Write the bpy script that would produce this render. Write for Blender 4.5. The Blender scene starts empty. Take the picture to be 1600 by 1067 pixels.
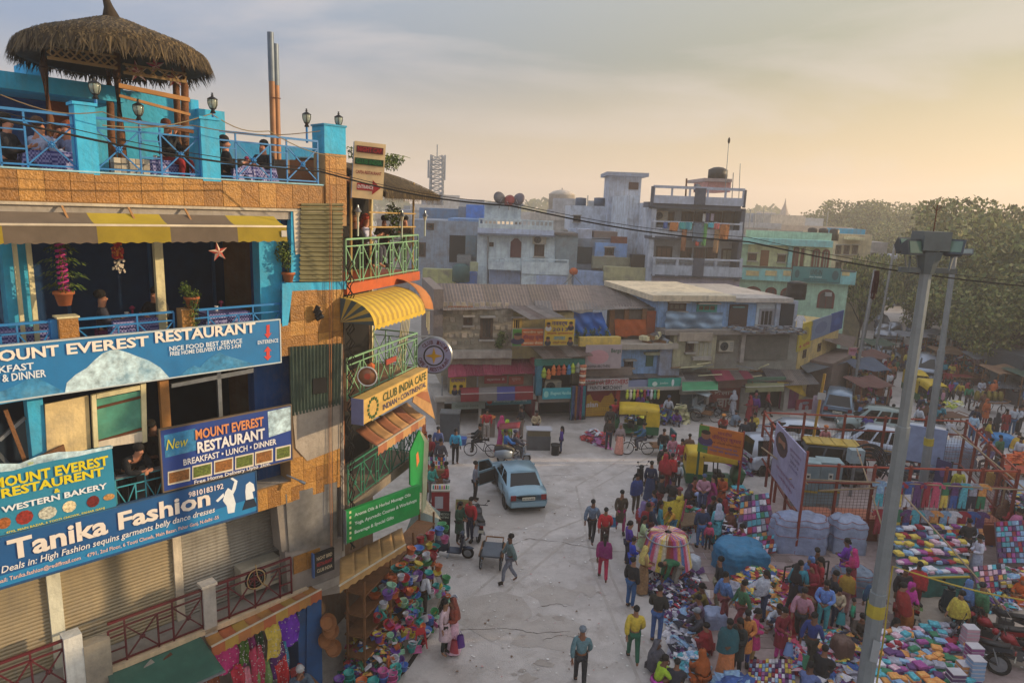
import bpy, math, random
from math import sin, cos, pi, radians as R
from mathutils import Vector, Matrix
random.seed(7); rnd=random.random; U=random.uniform
S=bpy.context.scene; COL=S.collection
# ---- camera
CAMP=Vector((0,0,12.0)); PT=math.atan(208.5/1067); CR=Matrix.Rotation(pi/2-PT,3,'X')@Matrix.Rotation(.038,3,'Z')
cd=bpy.data.cameras.new('camera'); cam=bpy.data.objects.new('camera',cd); COL.objects.link(cam)
cam.matrix_world=Matrix.Translation(CAMP)@CR.to_4x4(); cd.lens=24; cd.sensor_width=36; cd.clip_end=4000; cd.clip_start=.1
S.camera=cam
# ---- daylight: low hazy sun from the right
SUN_EL,SUN_AZ=R(13),R(84)          # azimuth measured from +Y towards +X
W=bpy.data.worlds.new("World"); S.world=W; W.use_nodes=True
nt=W.node_tree; nt.nodes.clear(); N=nt.nodes.new; L=nt.links.new
sky=N('ShaderNodeTexSky'); sky.sky_type='NISHITA'; sky.sun_disc=False; sky.sun_elevation=SUN_EL; sky.sun_rotation=SUN_AZ
sky.air_density=1.2; sky.dust_density=4.0; sky.ozone_density=1.5; sky.altitude=200
bg=N('ShaderNodeBackground'); bg.inputs[1].default_value=.15; wo=N('ShaderNodeOutputWorld')
tc=N('ShaderNodeTexCoord'); mp=N('ShaderNodeMapping'); mp.inputs['Scale'].default_value=(1.1,2.6,5.5); mp.inputs['Rotation'].default_value=(0,R(18),R(20))
ns=N('ShaderNodeTexNoise'); ns.inputs['Scale'].default_value=1.5; ns.inputs['Detail'].default_value=7; ns.inputs['Roughness'].default_value=.55; ns.inputs['Distortion'].default_value=.5
rp=N('ShaderNodeValToRGB'); rp.color_ramp.elements[0].position=.5; rp.color_ramp.elements[0].color=(0,0,0,1); rp.color_ramp.elements[1].position=.66; rp.color_ramp.elements[1].color=(1,1,1,1)
mx=N('ShaderNodeMixRGB'); mx.blend_type='MIX'; mu=N('ShaderNodeMath'); mu.operation='MULTIPLY'; mu.inputs[1].default_value=.4
# dust veil: blue grey away from the sun, gold towards it; unseen upper dome brightened to lift the shaded ground
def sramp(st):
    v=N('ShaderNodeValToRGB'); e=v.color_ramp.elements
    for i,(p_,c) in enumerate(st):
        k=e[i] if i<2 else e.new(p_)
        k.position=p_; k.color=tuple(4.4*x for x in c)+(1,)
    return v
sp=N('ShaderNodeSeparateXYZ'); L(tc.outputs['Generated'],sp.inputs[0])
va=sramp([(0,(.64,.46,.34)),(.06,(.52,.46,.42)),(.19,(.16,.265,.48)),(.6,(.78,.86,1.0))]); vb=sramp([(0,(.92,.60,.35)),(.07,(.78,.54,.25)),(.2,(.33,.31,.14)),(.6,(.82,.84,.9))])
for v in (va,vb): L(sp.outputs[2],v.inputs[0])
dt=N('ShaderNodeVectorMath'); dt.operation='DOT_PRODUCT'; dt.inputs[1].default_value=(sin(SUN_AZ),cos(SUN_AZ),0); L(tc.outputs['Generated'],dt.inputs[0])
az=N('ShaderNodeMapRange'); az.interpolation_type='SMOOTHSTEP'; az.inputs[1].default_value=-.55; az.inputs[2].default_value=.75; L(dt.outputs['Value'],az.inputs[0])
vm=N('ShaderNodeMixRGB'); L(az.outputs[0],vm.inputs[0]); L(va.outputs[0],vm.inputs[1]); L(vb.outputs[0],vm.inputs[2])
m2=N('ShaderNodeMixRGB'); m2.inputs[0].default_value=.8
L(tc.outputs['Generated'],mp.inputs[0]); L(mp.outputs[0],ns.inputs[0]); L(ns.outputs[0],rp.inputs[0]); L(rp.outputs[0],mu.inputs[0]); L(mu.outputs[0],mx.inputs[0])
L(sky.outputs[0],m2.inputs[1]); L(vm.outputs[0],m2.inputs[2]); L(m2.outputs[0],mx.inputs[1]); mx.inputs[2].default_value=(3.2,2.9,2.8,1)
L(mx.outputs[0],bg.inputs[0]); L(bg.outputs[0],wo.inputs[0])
sl=bpy.data.lights.new('sun','SUN'); sl.energy=3.1; sl.angle=R(.6); sl.color=(1,.74,.45)
so=bpy.data.objects.new('sun',sl); COL.objects.link(so)
so.rotation_euler=Vector((sin(SUN_AZ)*cos(SUN_EL),cos(SUN_AZ)*cos(SUN_EL),sin(SUN_EL))).to_track_quat('Z','Y').to_euler()
vs=S.view_settings; vs.view_transform='Standard'; vs.look='None'; vs.gamma=1; vs.use_curve_mapping=False; vs.exposure=.72
S.cycles.max_bounces=6; S.cycles.diffuse_bounces=3; S.cycles.glossy_bounces=2; S.cycles.transmission_bounces=4; S.cycles.volume_bounces=1; S.cycles.transparent_max_bounces=12
S.cycles.caustics_reflective=False; S.cycles.caustics_refractive=False
# ---- photo pixel (1600 x 1067) to place in the world
def ray(px,py):
    u=(px-800)/1067; v=(py-533.5)/1067
    return CR@Vector((u,-v,-1))
def G(px,py,z=0):
    d=ray(px,py); return CAMP+d*((z-CAMP.z)/d.z)
def VY(px,py,Y):
    d=ray(px,py); p=CAMP+d*(Y/d.y); return p.x,p.z
class Fr:                              # a wall's own frame: x along it, y into the building, z up
    def __init__(s,x,y,ang,z=0):
        s.O=Vector((x,y,z)); s.ang=ang; s.M=Matrix.Translation(s.O)@Matrix.Rotation(ang,4,'Z'); s.I=s.M.inverted()
    def p(s,px,py,y=0):
        o=s.I@CAMP; d=s.I.to_3x3()@ray(px,py); t=(y-o.y)/d.y; q=o+d*t; return q.x,q.z
# ---- materials
def hx(h,k=1.0):
    c=[int(h[i:i+2],16)/255 for i in (0,2,4)]
    return tuple(k*(x/12.92 if x<=.04045 else ((x+.055)/1.055)**2.4) for x in c)+(1,)
_M={}
def mat(col,rough=.8,metal=0,var=.18,scale=2.5,bump=.0,dirt=0,dcol='4a4238',streak=0,emit=0,alpha=1,trans=0,spec=None,bscale=None,dsc=.9):
    key=(col,rough,metal,var,scale,bump,dirt,dcol,streak,emit,alpha,trans,dsc)
    if key in _M: return _M[key]
    m=bpy.data.materials.new('mat_'+str(col)); m.use_nodes=True; _M[key]=m
    nt=m.node_tree; b=nt.nodes['Principled BSDF']; N=nt.nodes.new; L=nt.links.new
    c=hx(col); b.inputs['Roughness'].default_value=rough; b.inputs['Metallic'].default_value=metal
    if spec is not None: b.inputs['Specular IOR Level'].default_value=spec
    if alpha<1: b.inputs['Alpha'].default_value=alpha
    if trans: b.inputs['Transmission Weight'].default_value=trans
    if emit: b.inputs['Emission Color'].default_value=c; b.inputs['Emission Strength'].default_value=emit
    b.inputs['Base Color'].default_value=c
    if var or dirt or bump or streak:
        g=N('ShaderNodeNewGeometry'); n=N('ShaderNodeTexNoise'); n.inputs['Scale'].default_value=scale; n.inputs['Detail'].default_value=4; n.inputs['Roughness'].default_value=.65
        L(g.outputs['Position'],n.inputs['Vector'])
        mr=N('ShaderNodeMapRange'); mr.inputs[1].default_value=.3; mr.inputs[2].default_value=.7; mr.inputs[3].default_value=1-var; mr.inputs[4].default_value=1+var
        L(n.outputs[0],mr.inputs[0])
        v=N('ShaderNodeVectorMath'); v.operation='SCALE'; v.inputs[0].default_value=c[:3]; L(mr.outputs[0],v.inputs['Scale'])
        out=v.outputs[0]
        for amt,sc,st in ((dirt,(dsc,dsc,dsc),0),(streak,(5,5,.35),1)):
            if not amt: continue
            mpg=N('ShaderNodeMapping'); mpg.inputs['Scale'].default_value=sc; L(g.outputs['Position'],mpg.inputs[0])
            n2=N('ShaderNodeTexNoise'); n2.inputs['Scale'].default_value=1.3; n2.inputs['Detail'].default_value=6; n2.inputs['Roughness'].default_value=.7; L(mpg.outputs[0],n2.inputs['Vector'])
            m3=N('ShaderNodeMapRange'); m3.inputs[1].default_value=.48; m3.inputs[2].default_value=.68; m3.inputs[3].default_value=0; m3.inputs[4].default_value=amt; L(n2.outputs[0],m3.inputs[0])
            x=N('ShaderNodeMixRGB'); L(m3.outputs[0],x.inputs[0]); L(out,x.inputs[1]); x.inputs[2].default_value=hx(dcol); out=x.outputs[0]
        L(out,b.inputs['Base Color'])
        if bump:
            nb=N('ShaderNodeTexNoise'); nb.inputs['Scale'].default_value=bscale or scale*5; nb.inputs['Detail'].default_value=5; L(g.outputs['Position'],nb.inputs['Vector'])
            bp=N('ShaderNodeBump'); bp.inputs['Strength'].default_value=bump; bp.inputs['Distance'].default_value=.05; L(nb.outputs[0],bp.inputs['Height']); L(bp.outputs[0],b.inputs['Normal'])
    return m
def wall(c,d=.5,s=.3,dcol='7b756d'): return mat(''.join('%02x'%min(215,int(int(c[i:i+2],16)*1.14+6)) for i in (0,2,4)),.9,dirt=d,streak=s,bump=.35,scale=2,dcol=dcol)
def paint(c,**k): return mat(c,.45,**{**dict(dirt=.25,var=.1),**k})
def br(c,k):
    v=[int(c[i:i+2],16) for i in (0,2,4)]; g=sum(v)/3; return ''.join('%02x'%min(225,int((x*.87+g*.13)*k+4)) for x in v)
def cloth(c): return mat(br(c,1.12),.9,var=.25,scale=14,bump=.4,bscale=22,**(dict(dirt=.65,dcol=br(c,.55) if int(c,16)%2 else br(c,1.6),dsc=9.0) if int(c,16)%5<2 else {}))
def plastic(c): return mat(br(c,1.02),.35,var=.08,scale=4)
def flat(c): return mat(c,.75,var=.06,scale=6)
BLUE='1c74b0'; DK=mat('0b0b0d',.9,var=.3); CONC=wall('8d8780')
METAL=mat('8a8f94',.4,.7,var=.2,scale=6); RUST=mat('5a3420',.9,dirt=.5,bump=.3); WOODM=mat('7a5230',.8,scale=5,dirt=.4,bump=.4)
GLASSD=mat('0c1014',.08,0,var=0); BLACKP=mat('101012',.5,var=.1); TYRE=mat('141414',.9,var=.2); CHROME=mat('b8bcc0',.15,1,var=.05)
# ---- mesh building
class MB:
    def __init__(s,M=None): s.v=[];s.f=[];s.m=[];s.mats=[];s.mi=0;s.T=M
    def use(s,m):
        if m not in s.mats: s.mats.append(m)
        s.mi=s.mats.index(m); return s
    def add(s,vs,fs,T=None):
        b=len(s.v); T=T if s.T is None else (s.T if T is None else s.T@T)
        s.v+= [tuple(T@Vector(p)) for p in vs] if T is not None else [tuple(p) for p in vs]
        s.f+=[tuple(b+i for i in f) for f in fs]; s.m+=[s.mi]*len(fs); return s
    def box(s,x0,y0,z0,x1,y1,z1,T=None):
        return s.add([(x0,y0,z0),(x1,y0,z0),(x1,y1,z0),(x0,y1,z0),(x0,y0,z1),(x1,y0,z1),(x1,y1,z1),(x0,y1,z1)],
          [(0,3,2,1),(4,5,6,7),(0,1,5,4),(1,2,6,5),(2,3,7,6),(3,0,4,7)],T)
    def cb(s,x,y,z,w,d,h,T=None): return s.box(x-w/2,y-d/2,z-h/2,x+w/2,y+d/2,z+h/2,T)
    def bar(s,a,b,w,d=None):             # square bar between two points
        a,b=Vector(a),Vector(b); dv=b-a; q=dv.to_track_quat('Z','Y').to_matrix().to_4x4(); l=dv.length; d=d or w
        return s.add([(x,y,z) for z in (0,l) for x,y in ((-w/2,-d/2),(w/2,-d/2),(w/2,d/2),(-w/2,d/2))],[(0,3,2,1),(4,5,6,7),(0,1,5,4),(1,2,6,5),(2,3,7,6),(3,0,4,7)],Matrix.Translation(a)@q)
    def cyl(s,a,b,r,r2=None,n=8,T=None):
        a,b=Vector(a),Vector(b); r2=r if r2 is None else r2; dv=b-a; q=Matrix.Translation(a)@dv.to_track_quat('Z','Y').to_matrix().to_4x4(); l=dv.length
        vs=[(cos(2*pi*i/n)*rr,sin(2*pi*i/n)*rr,z) for rr,z in ((r,0),(r2,l)) for i in range(n)]
        return s.add(vs,[(i,(i+1)%n,n+(i+1)%n,n+i) for i in range(n)]+[tuple(range(n-1,-1,-1)),tuple(range(n,2*n))],q if T is None else T@q)
    def tube(s,pts,r,n=5):
        pts=[Vector(p) for p in pts]; vs=[]; k=len(pts)
        for i,p in enumerate(pts):
            d=(pts[min(i+1,k-1)]-pts[max(i-1,0)]).normalized(); q=d.to_track_quat('Z','Y')
            rr=r[i] if isinstance(r,(list,tuple)) else r
            vs+=[p+q@Vector((cos(2*pi*j/n)*rr,sin(2*pi*j/n)*rr,0)) for j in range(n)]
        return s.add(vs,[(i*n+j,i*n+(j+1)%n,(i+1)*n+(j+1)%n,(i+1)*n+j) for i in range(k-1) for j in range(n)]+[tuple(range(n-1,-1,-1)),tuple(range((k-1)*n,k*n))])
    def lathe(s,prof,n=10,c=(0,0,0),T=None,sx=1,sy=1):
        vs=[(c[0]+cos(2*pi*i/n)*r*sx,c[1]+sin(2*pi*i/n)*r*sy,c[2]+z) for r,z in prof for i in range(n)]; k=len(prof)
        return s.add(vs,[(a*n+i,a*n+(i+1)%n,(a+1)*n+(i+1)%n,(a+1)*n+i) for a in range(k-1) for i in range(n)]+[tuple(range(n-1,-1,-1)),tuple(range((k-1)*n,k*n))],T)
    def ell(s,c,rx,ry,rz,n=8,T=None):
        return s.lathe([(max(.02,sin(pi*i/6))*1,-cos(pi*i/6)) for i in range(7)],n,T=(T or Matrix())@Matrix.Translation(c)@Matrix.Diagonal((rx,ry,rz,1)))
    def prism(s,poly,y0,y1,T=None):       # outline in x,z given depth along y
        n=len(poly); vs=[(x,y0,z) for x,z in poly]+[(x,y1,z) for x,z in poly]
        return s.add(vs,[tuple(range(n)),tuple(range(2*n-1,n-1,-1))]+[(i,n+i,n+(i+1)%n,(i+1)%n) for i in range(n)],T)
    def grid(s,fn,nu,nv,th=0):            # sheet fn(u,v) -> point; th: thickness down
        vs=[fn(i/nu,j/nv) for j in range(nv+1) for i in range(nu+1)]; w=nu+1
        fs=[(j*w+i,j*w+i+1,(j+1)*w+i+1,(j+1)*w+i) for j in range(nv) for i in range(nu)]
        if th:
            b=len(vs); vs=[Vector(p) for p in vs]; vs+=[p-Vector((0,0,th)) if isinstance(th,(int,float)) else p-Vector(th) for p in vs]
            fs+=[tuple(b+i for i in reversed(f)) for f in fs]
            rim=[i for i in range(w)]+[w*(j+1)-1 for j in range(1,nv+1)]+[nv*w+i for i in range(nu-1,-1,-1)]+[w*j for j in range(nv-1,0,-1)]
            fs+=[(rim[i],rim[i-1],b+rim[i-1],b+rim[i]) for i in range(len(rim))]
        return s.add(vs,fs)
    def mesh(s,name='mesh',smooth=False):
        me=bpy.data.meshes.new(name); me.from_pydata(s.v,[],s.f)
        for m in s.mats: me.materials.append(m)
        if len(s.mats)>1: me.polygons.foreach_set('material_index',s.m)
        if smooth: me.polygons.foreach_set('use_smooth',[True]*len(me.polygons))
        me.update(); return me
    def build(s,name,parent=None,smooth=False,M=None,**t):
        return link(name,s.mesh(name,smooth),parent,M,**t)
KIDS={}
def link(name,me,parent=None,M=None,label=None,cat=None,group=None,kind=None):
    o=bpy.data.objects.new(name,me); COL.objects.link(o)
    if parent: o.parent=parent; KIDS.setdefault(parent.name,[]).append(o)
    if M is not None: o.matrix_local=M
    return tag(o,label,cat,group,kind)
def tag(o,label=None,cat=None,group=None,kind=None):
    if label: o['label']=label
    if cat: o['category']=cat
    if group: o['group']=group
    if kind: o['kind']=kind
    return o
def thing(name,label,cat,M=None,group=None,kind=None): return link(name,None,None,M,label,cat,group,kind)
def TR(x,y,z=0,a=0,s=1): return Matrix.Translation((x,y,z))@Matrix.Rotation(a,4,'Z')@Matrix.Scale(s,4)
def RX(a): return Matrix.Rotation(a,4,'X')
def RY(a): return Matrix.Rotation(a,4,'Y')
def RZ(a): return Matrix.Rotation(a,4,'Z')
def copy_tree(o,parent=None,M=None):
    c=o.copy(); COL.objects.link(c); c.parent=parent
    if parent: KIDS.setdefault(parent.name,[]).append(c)
    if M is not None: c.matrix_local=M
    for ch in list(KIDS.get(o.name,())): copy_tree(ch,c)
    return c
_T={}
def glyphs(body,bold=0,shear=0):
    k=(body,bold,shear)
    if k not in _T:
        c=bpy.data.curves.new('t','FONT'); c.body=body; c.resolution_u=2; c.offset=bold; c.shear=shear; c.space_line=.95; c.align_x='CENTER'
        o=bpy.data.objects.new('t',c); COL.objects.link(o); dg=bpy.context.evaluated_depsgraph_get()
        m=bpy.data.meshes.new_from_object(o.evaluated_get(dg)); bpy.data.objects.remove(o)
        v=[x.co for x in m.vertices]; xs=[p.x for p in v] or [0,1]; ys=[p.y for p in v] or [0,1]
        _T[k]=([((p.x-min(xs))/(max(xs)-min(xs)),(p.y-min(ys))/(max(ys)-min(ys))) for p in v],[tuple(q.vertices) for q in m.polygons]); bpy.data.meshes.remove(m)
    return _T[k]
def text(mb,body,x0,z0,x1,z1,y=0,bold=.012,shear=0,slope=0,th=.004):
    "lettering that fills the box x0..x1, z0..z1 on the plane y, facing -y; raised by th"
    v,f=glyphs(body,bold,shear); sl=slope
    mb.add([(x0+a*(x1-x0),y-th,z0+b*(z1-z0)+sl*a*(x1-x0)) for a,b in v],f)

_UC={}
def ucube(m,r=0):
    if m.name not in _UC: _UC[m.name]=MB().use(m).box(-.5,-.5,-.5,.5,.5,.5).mesh('block')
    return _UC[m.name]
def ubox(name,x0,y0,z0,x1,y1,z1,m,parent=None,**t):
    return link(name,ucube(m),parent,Matrix.Translation(((x0+x1)/2,(y0+y1)/2,(z0+z1)/2))@Matrix.Diagonal((abs(x1-x0),abs(y1-y0),abs(z1-z0),1)),**t)
def ubar(name,a,b,w,m,parent=None,d=None,**t):
    a,b=Vector(a),Vector(b); dv=b-a
    if abs(dv.x)<1e-6 and abs(dv.y)<1e-6: q=Matrix()
    else:
        z=dv.normalized(); x=Vector((0,1,0)) if abs(z.y)<.9 else Vector((0,0,1)); y=z.cross(x).normalized(); x=y.cross(z)
        q=Matrix((y,x,z)).transposed().to_4x4()
    return link(name,ucube(m),parent,Matrix.Translation((a+b)/2)@q@Matrix.Diagonal((w,d or w,dv.length,1)),**t)
_TU={}
def utube(name,a,b,r,m,parent=None,n=8,**t):
    k=(m.name,n)
    if k not in _TU: _TU[k]=MB().use(m).cyl((0,0,-.5),(0,0,.5),1,n=n).mesh('rod',True)
    a,b=Vector(a),Vector(b); dv=b-a
    return link(name,_TU[k],parent,Matrix.Translation((a+b)/2)@dv.to_track_quat('Z','Y').to_matrix().to_4x4()@Matrix.Diagonal((r,r,dv.length,1)),**t)
def ptext(mb,fr,y,body,xl,xr,xm,yt,yb,bold=.012,shear=0,th=.004):
    "lettering between pixel columns xl and xr of the photo, its height read at column xm"
    x0=fr.p(xl,yb,y)[0]; x1=fr.p(xr,yb,y)[0]; z1=fr.p(xm,yt,y)[1]; z0=fr.p(xm,yb,y)[1]
    text(mb,body,x0,z0,x1,z1,y,bold,shear,0,th)
def pbox(fr,xl,xr,xm,yt,yb,y):          # plane rectangle read the same way: x0,z0,x1,z1
    return fr.p(xl,yb,y)[0],fr.p(xm,yb,y)[1],fr.p(xr,yb,y)[0],fr.p(xm,yt,y)[1]
def sign(fr,name,label,px,y,board,lines=(),pics=(),depth=.06,border=None,cat='sign',group=None):
    "a board with lettering: px=(xl,xr,xm,yt,yb); lines=(body,colour,xl,xr,xm,yt,yb[,bold,shear]); pics=(colour,[(px,py)...])"
    x0,z0,x1,z1=pbox(fr,*px,y); t=thing(name,label,cat,fr.M@Matrix.Translation((x0,y,z0)),group); T=Matrix.Translation((-x0,-y,-z0))
    MB(T).use(mat(board,.5,var=.07,dirt=.12) if isinstance(board,str) else board).box(x0,y,z0,x1,y+depth,z1).build('board',t)
    if border:
        m=MB(T).use(flat(border)); w=.025
        for a in ((x0-w,z0-w,x1+w,z0),(x0-w,z1,x1+w,z1+w),(x0-w,z0,x0,z1),(x1,z0,x1+w,z1)): m.box(a[0],y-.012,a[1],a[2],y+depth,a[3])
        m.build('frame',t)
    for i,(c,pts) in enumerate(pics):
        MB(T).use(flat(c) if isinstance(c,str) else c).prism([fr.p(a,b,y) for a,b in pts],y-.004-.0011*i,y-.001).build('picture',t)
    for ln in lines:
        m=MB(T).use(flat(ln[1])); ptext(m,fr,y,*((ln[0],)+tuple(ln[2:7])),**dict(zip(('bold','shear'),ln[7:])),th=.024); m.build('lettering',t)
    return t
def tiles(par,x0,z0,x1,z1,y,sz=.3,mats=None,skip=None,off=0):
    nx=max(1,round((x1-x0)/sz)); nz=max(1,round((z1-z0)/sz)); a=(x1-x0)/nx; b=(z1-z0)/nz
    for i in range(nx):
        for j in range(nz):
            if skip and skip(x0+(i+.5)*a,z0+(j+.5)*b): continue
            d=U(0,.006)
            ubox('tile',x0+i*a+.004,y-.016-d,z0+j*b+.004,x0+(i+1)*a-.004,y-.002,z0+(j+1)*b-.004,random.choice(mats),par)
# ================= ground
m=MB().use(mat('a8a29b',.92,var=.16,scale=.35,dirt=.5,dcol='6e655c',bump=.3,bscale=30)); nx,ny=70,70
def gfn(u,v):
    x=-130+u*330; y=-20+(v**1.6)*700
    return (x,y,0.0)
m.grid(gfn,20,30).build('ground',kind='structure')
_g=mat('b8b1ad',.93,var=.16,scale=1.1,dirt=.6,dcol='938880',bump=.6,bscale=28)
def gp(px,py,z=0): q=G(px,py,z); return (q.x,q.y)
# the open square and the roads: dusty asphalt
MB().use(_g).add([(-2.2,8,.006),(30,8,.006),(30,36,.006),(70,90,.006),(52,110,.006),(19,44,.006),(17,40,.006),(-5,38.3,.006),(-5,30,.006),(-2.6,20,.006)],[(0,1,2,3,4,5,6,7,8,9)]).build('road',kind='structure')
# worn patches, cracks
pm=mat('aba39d',.95,var=.1,scale=1.2,dirt=.5,dcol='978c84',bump=.5,bscale=25)
for k,(px,py,r) in enumerate([(860,990,1.3),(870,930,.9),(800,800,2.2),(1010,700,1.6),(760,960,1.5),(900,690,2.5)]):
    q=G(px,py); n=14; MB().use(pm).add([(q.x+cos(a*2*pi/n)*r*U(.6,1.2),q.y+sin(a*2*pi/n)*r*.8*U(.6,1.2),.010+.0005*k) for a in range(n)],[tuple(range(n))]).build('ground_patch',kind='structure')
cm=mat('4a443e',.95,var=.2); 
for pts in ([(770,860),(830,842),(880,848),(960,862),(1010,858)],[(720,985),(790,982),(840,990),(900,985)],[(760,700),(800,730),(850,745),(930,740)],[(850,1000),(880,992),(905,1000)],[(840,950),(870,942),(890,950)]):
    P=[]
    for a,b in zip(pts,pts[1:]):
        for i in range(6): P.append((a[0]+(b[0]-a[0])*i/6+U(-2,2),a[1]+(b[1]-a[1])*i/6+U(-1.5,1.5)))
    c=MB().use(cm); W=[Vector((*gp(*q),.017)) for q in P]
    for a,b in zip(W,W[1:]):
        d=(b-a).normalized().cross(Vector((0,0,1)))*U(.003,.011); c.add([a-d,b-d,b+d,a+d],[(0,1,2,3)])
    c.build('ground_crack',kind='structure')
# dark stains, oil spots and dusty tyre trails
sm=mat('9c938c',.9,var=.2,scale=3); 
for i in range(40):
    q=G(U(690,1100),U(660,1067)); n=9; r=U(.05,.28)*(1 if i%6 else 2); MB().use(sm if i%3 else pm).add([(q.x+cos(a*2*pi/n)*r*U(.5,1.3),q.y+sin(a*2*pi/n)*r*U(.4,1),.0145+.00002*i) for a in range(n)],[tuple(range(n))]).build('ground_stain',kind='structure')
tm=mat('aaa29c',.95,var=.15,dirt=.4,dcol='958b84')
for k,pts in enumerate(([(1000,1067),(930,900),(900,760),(1000,700)],[(1030,1067),(955,900),(925,765),(1030,705)],[(700,960),(860,830),(1050,760)],[(720,985),(880,850),(1060,780)])):
    c=MB().use(tm); W=[Vector((*gp(a[0]+(b[0]-a[0])*i/8,a[1]+(b[1]-a[1])*i/8),.0125+.0004*k)) for a,b in zip(pts,pts[1:]) for i in range(9)]
    for a,b in zip(W,W[1:]):
        if (b-a).length>.01: d=(b-a).normalized().cross(Vector((0,0,1)))*.045; c.add([a-d,b-d,b+d,a+d],[(0,1,2,3)])
    c.build('tyre_trail',kind='structure')
# raised footpath on the left with kerb stones and an open drain
kb=[gp(560,1110),gp(628,1040),gp(655,1000),gp(692,925),gp(668,872),gp(655,820),gp(660,770),gp(668,730)]
fp=MB().use(CONC); n=len(kb); inner=[(x-6,y+1.5) for x,y in kb]
for i in range(n-1):
    a,b,c,d=kb[i],kb[i+1],inner[i+1],inner[i]; fp.add([(*a,.13),(*b,.13),(*c,.13),(*d,.13)],[(0,1,2,3)])
fp.build('footpath',kind='structure')
KM=[wall('7f7972'),wall('9a938b'),wall('6b655f')]; foot=thing('kerb','pale concrete kerb stones edging the footpath below the buckets','kerb',kind='structure')
for i in range(n-1):
    a,b=Vector((*kb[i],0)),Vector((*kb[i+1],0)); L_=(b-a).length; k=max(1,int(L_/.6)); d=(b-a)/L_
    for j in range(k):
        p0=a+d*(j*L_/k+.012); p1=a+d*((j+1)*L_/k-.012); ubar('kerb_stone',p0+Vector((0,0,.07)),p1+Vector((0,0,.07)),.15,random.choice(KM),foot,.15+U(0,.015))
dr=MB().use(mat('2a2622',.95))
for i in range(n-1):
    a,b=Vector((*kb[i],.012)),Vector((*kb[i+1],.012)); o=(b-a).cross(Vector((0,0,1))).normalized(); dr.add([a+o*.09,b+o*.09,b+o*.22,a+o*.22],[(0,1,2,3)])
dr.build('drain',kind='structure')
# litter scattered over the square
lt=MB(); lm=[flat('d8d6d2'),flat('b9b3aa'),flat('6d5540'),flat('b88a8a')]
for i in range(650):
    lt.use(lm[min(3,int(rnd()**2*4))]); q=G(U(700,1080),U(700,1060)) if rnd()<.6 else Vector((U(-2,20),U(15,38),0)); s=U(.015,.06); a=U(0,6.3)
    lt.add([(q.x+cos(a+t)*s*U(.5,1),q.y+sin(a+t)*s*U(.5,1),.03+U(0,.02)) for t in (0,1.6,3.1,4.6)],[(0,1,2,3)])
tag(lt.build('litter'),'scraps of paper and leaf litter scattered over the dusty square','litter',kind='stuff')
# brick paving of the market island
pv=[gp(1075,1100),gp(1110,940),gp(1108,870),gp(1180,800),gp(1240,720),gp(1600,770),gp(1760,1100)]
MB().use(mat('998784',.9,var=.2,scale=3,dirt=.35,dcol='5c4f4a',bump=.3)).add([(x,y,.011) for x,y in pv],[tuple(range(len(pv)))]).build('paving',kind='structure')
pav=thing('paving_slabs','reddish grey paving slabs between the stalls and the fence','paving',kind='structure')
PM=[mat(c,.9,var=.15,dirt=.3,bump=.25) for c in ('857370','917f7a','7b6a68','8c7b7b')]
for i in range(9):
    for j in range(16):
        x=6.6+i*.62; y=17.4+j*.5
        if len([1 for k in range(1)]) and (x<7 and y<19 or y>25.2): continue
        ubox('paving_stone',x+.01+(j%2)*.3,y+.01,.012,x+.6+(j%2)*.3,y+.49,.022+U(0,.008),random.choice(PM),pav)
# sandy strip at lower right
MB().use(mat('a3968a',.95,var=.15,dirt=.4,dcol='857565',bump=.4,bscale=30)).add([(*gp(1340,985),.02),(*gp(1660,1060),.02),(*gp(1700,900),.02),(*gp(1400,880),.02)],[(0,1,2,3)]).build('sand_strip',kind='structure')
# ================= the restaurant building, left
LF=Fr(-3.87,15.2,R(46.2),-.13); lf=LF.p
rb=thing('restaurant_building','tall building on the left with blue balconies and ochre tiled bands','building',LF.M); LI=None
TL=[mat(c,.45,var=.28,scale=9,bump=.5,bscale=30) for c in ('a3722f','9a6a2c','ac7c38','8f6228')]; GROUT=mat('a8855c',.9)
TURQ=wall('2f93b8',.35,.3,'5f8a98'); DBLUE=wall('123c72',.4,.2); BLU=paint('1d78b8'); INT=mat('0c2438',.9); CREAM=wall('c9b08a',.3,.3)
z4=11.94; z4t=12.44; X0=-9.5
zf=[0,3.25,6.0,9.05,11.94,]             # floors
def part(name,m,x0,y0,z0,x1,y1,z1,mt,par=rb,**k): return ubox(name,x0,y0,z0,x1,y1,z1,mt,par,**k)
for i,z in enumerate(zf[1:],1): part('floor_slab',0,X0,.06 if i!=1 else -.0,z-.22,.0,7,z,CONC)
part('roof_slab',0,X0,.06,z4+.001,0,7,z4+.08,wall('8f8f8c'))
part('back_wall',0,X0,6.9,0,0,7.1,z4-.25,INT)
for i in range(1,4): part('room_wall',0,X0,3.0,zf[i],-.8,3.1,zf[i+1]-.23,[0,wall('7a7468'),INT,mat('0f3a66',.9)][i])
part('side_wall',0,-.02,0.05,3.2,.06,7.1,z4-.25,CONC)
part('side_wall',0,-.7,.7,zf[1],-.6,3.0,z4-.25,DBLUE)
part('ground_wall',0,X0,1.2,0,-1.3,1.3,3.02,wall('6a5f58'))
# ---- ochre tiled band below the terrace
bx0,bx1=X0,lf(505,300)[0]
part('parapet_band',0,bx0,0,z4,bx1,.16,z4t,GROUT); tiles(rb,-6.9,z4+.01,bx1,z4t-.01,0,.36,TL)
part('band_edge',0,bx0,-.02,z4-.05,bx1,.1,z4-.003,wall('a39a8a'))
part('band_cap',0,bx0,-.03,z4t+.002,bx1,.14,z4t+.03,wall('7da7b5'))
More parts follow.
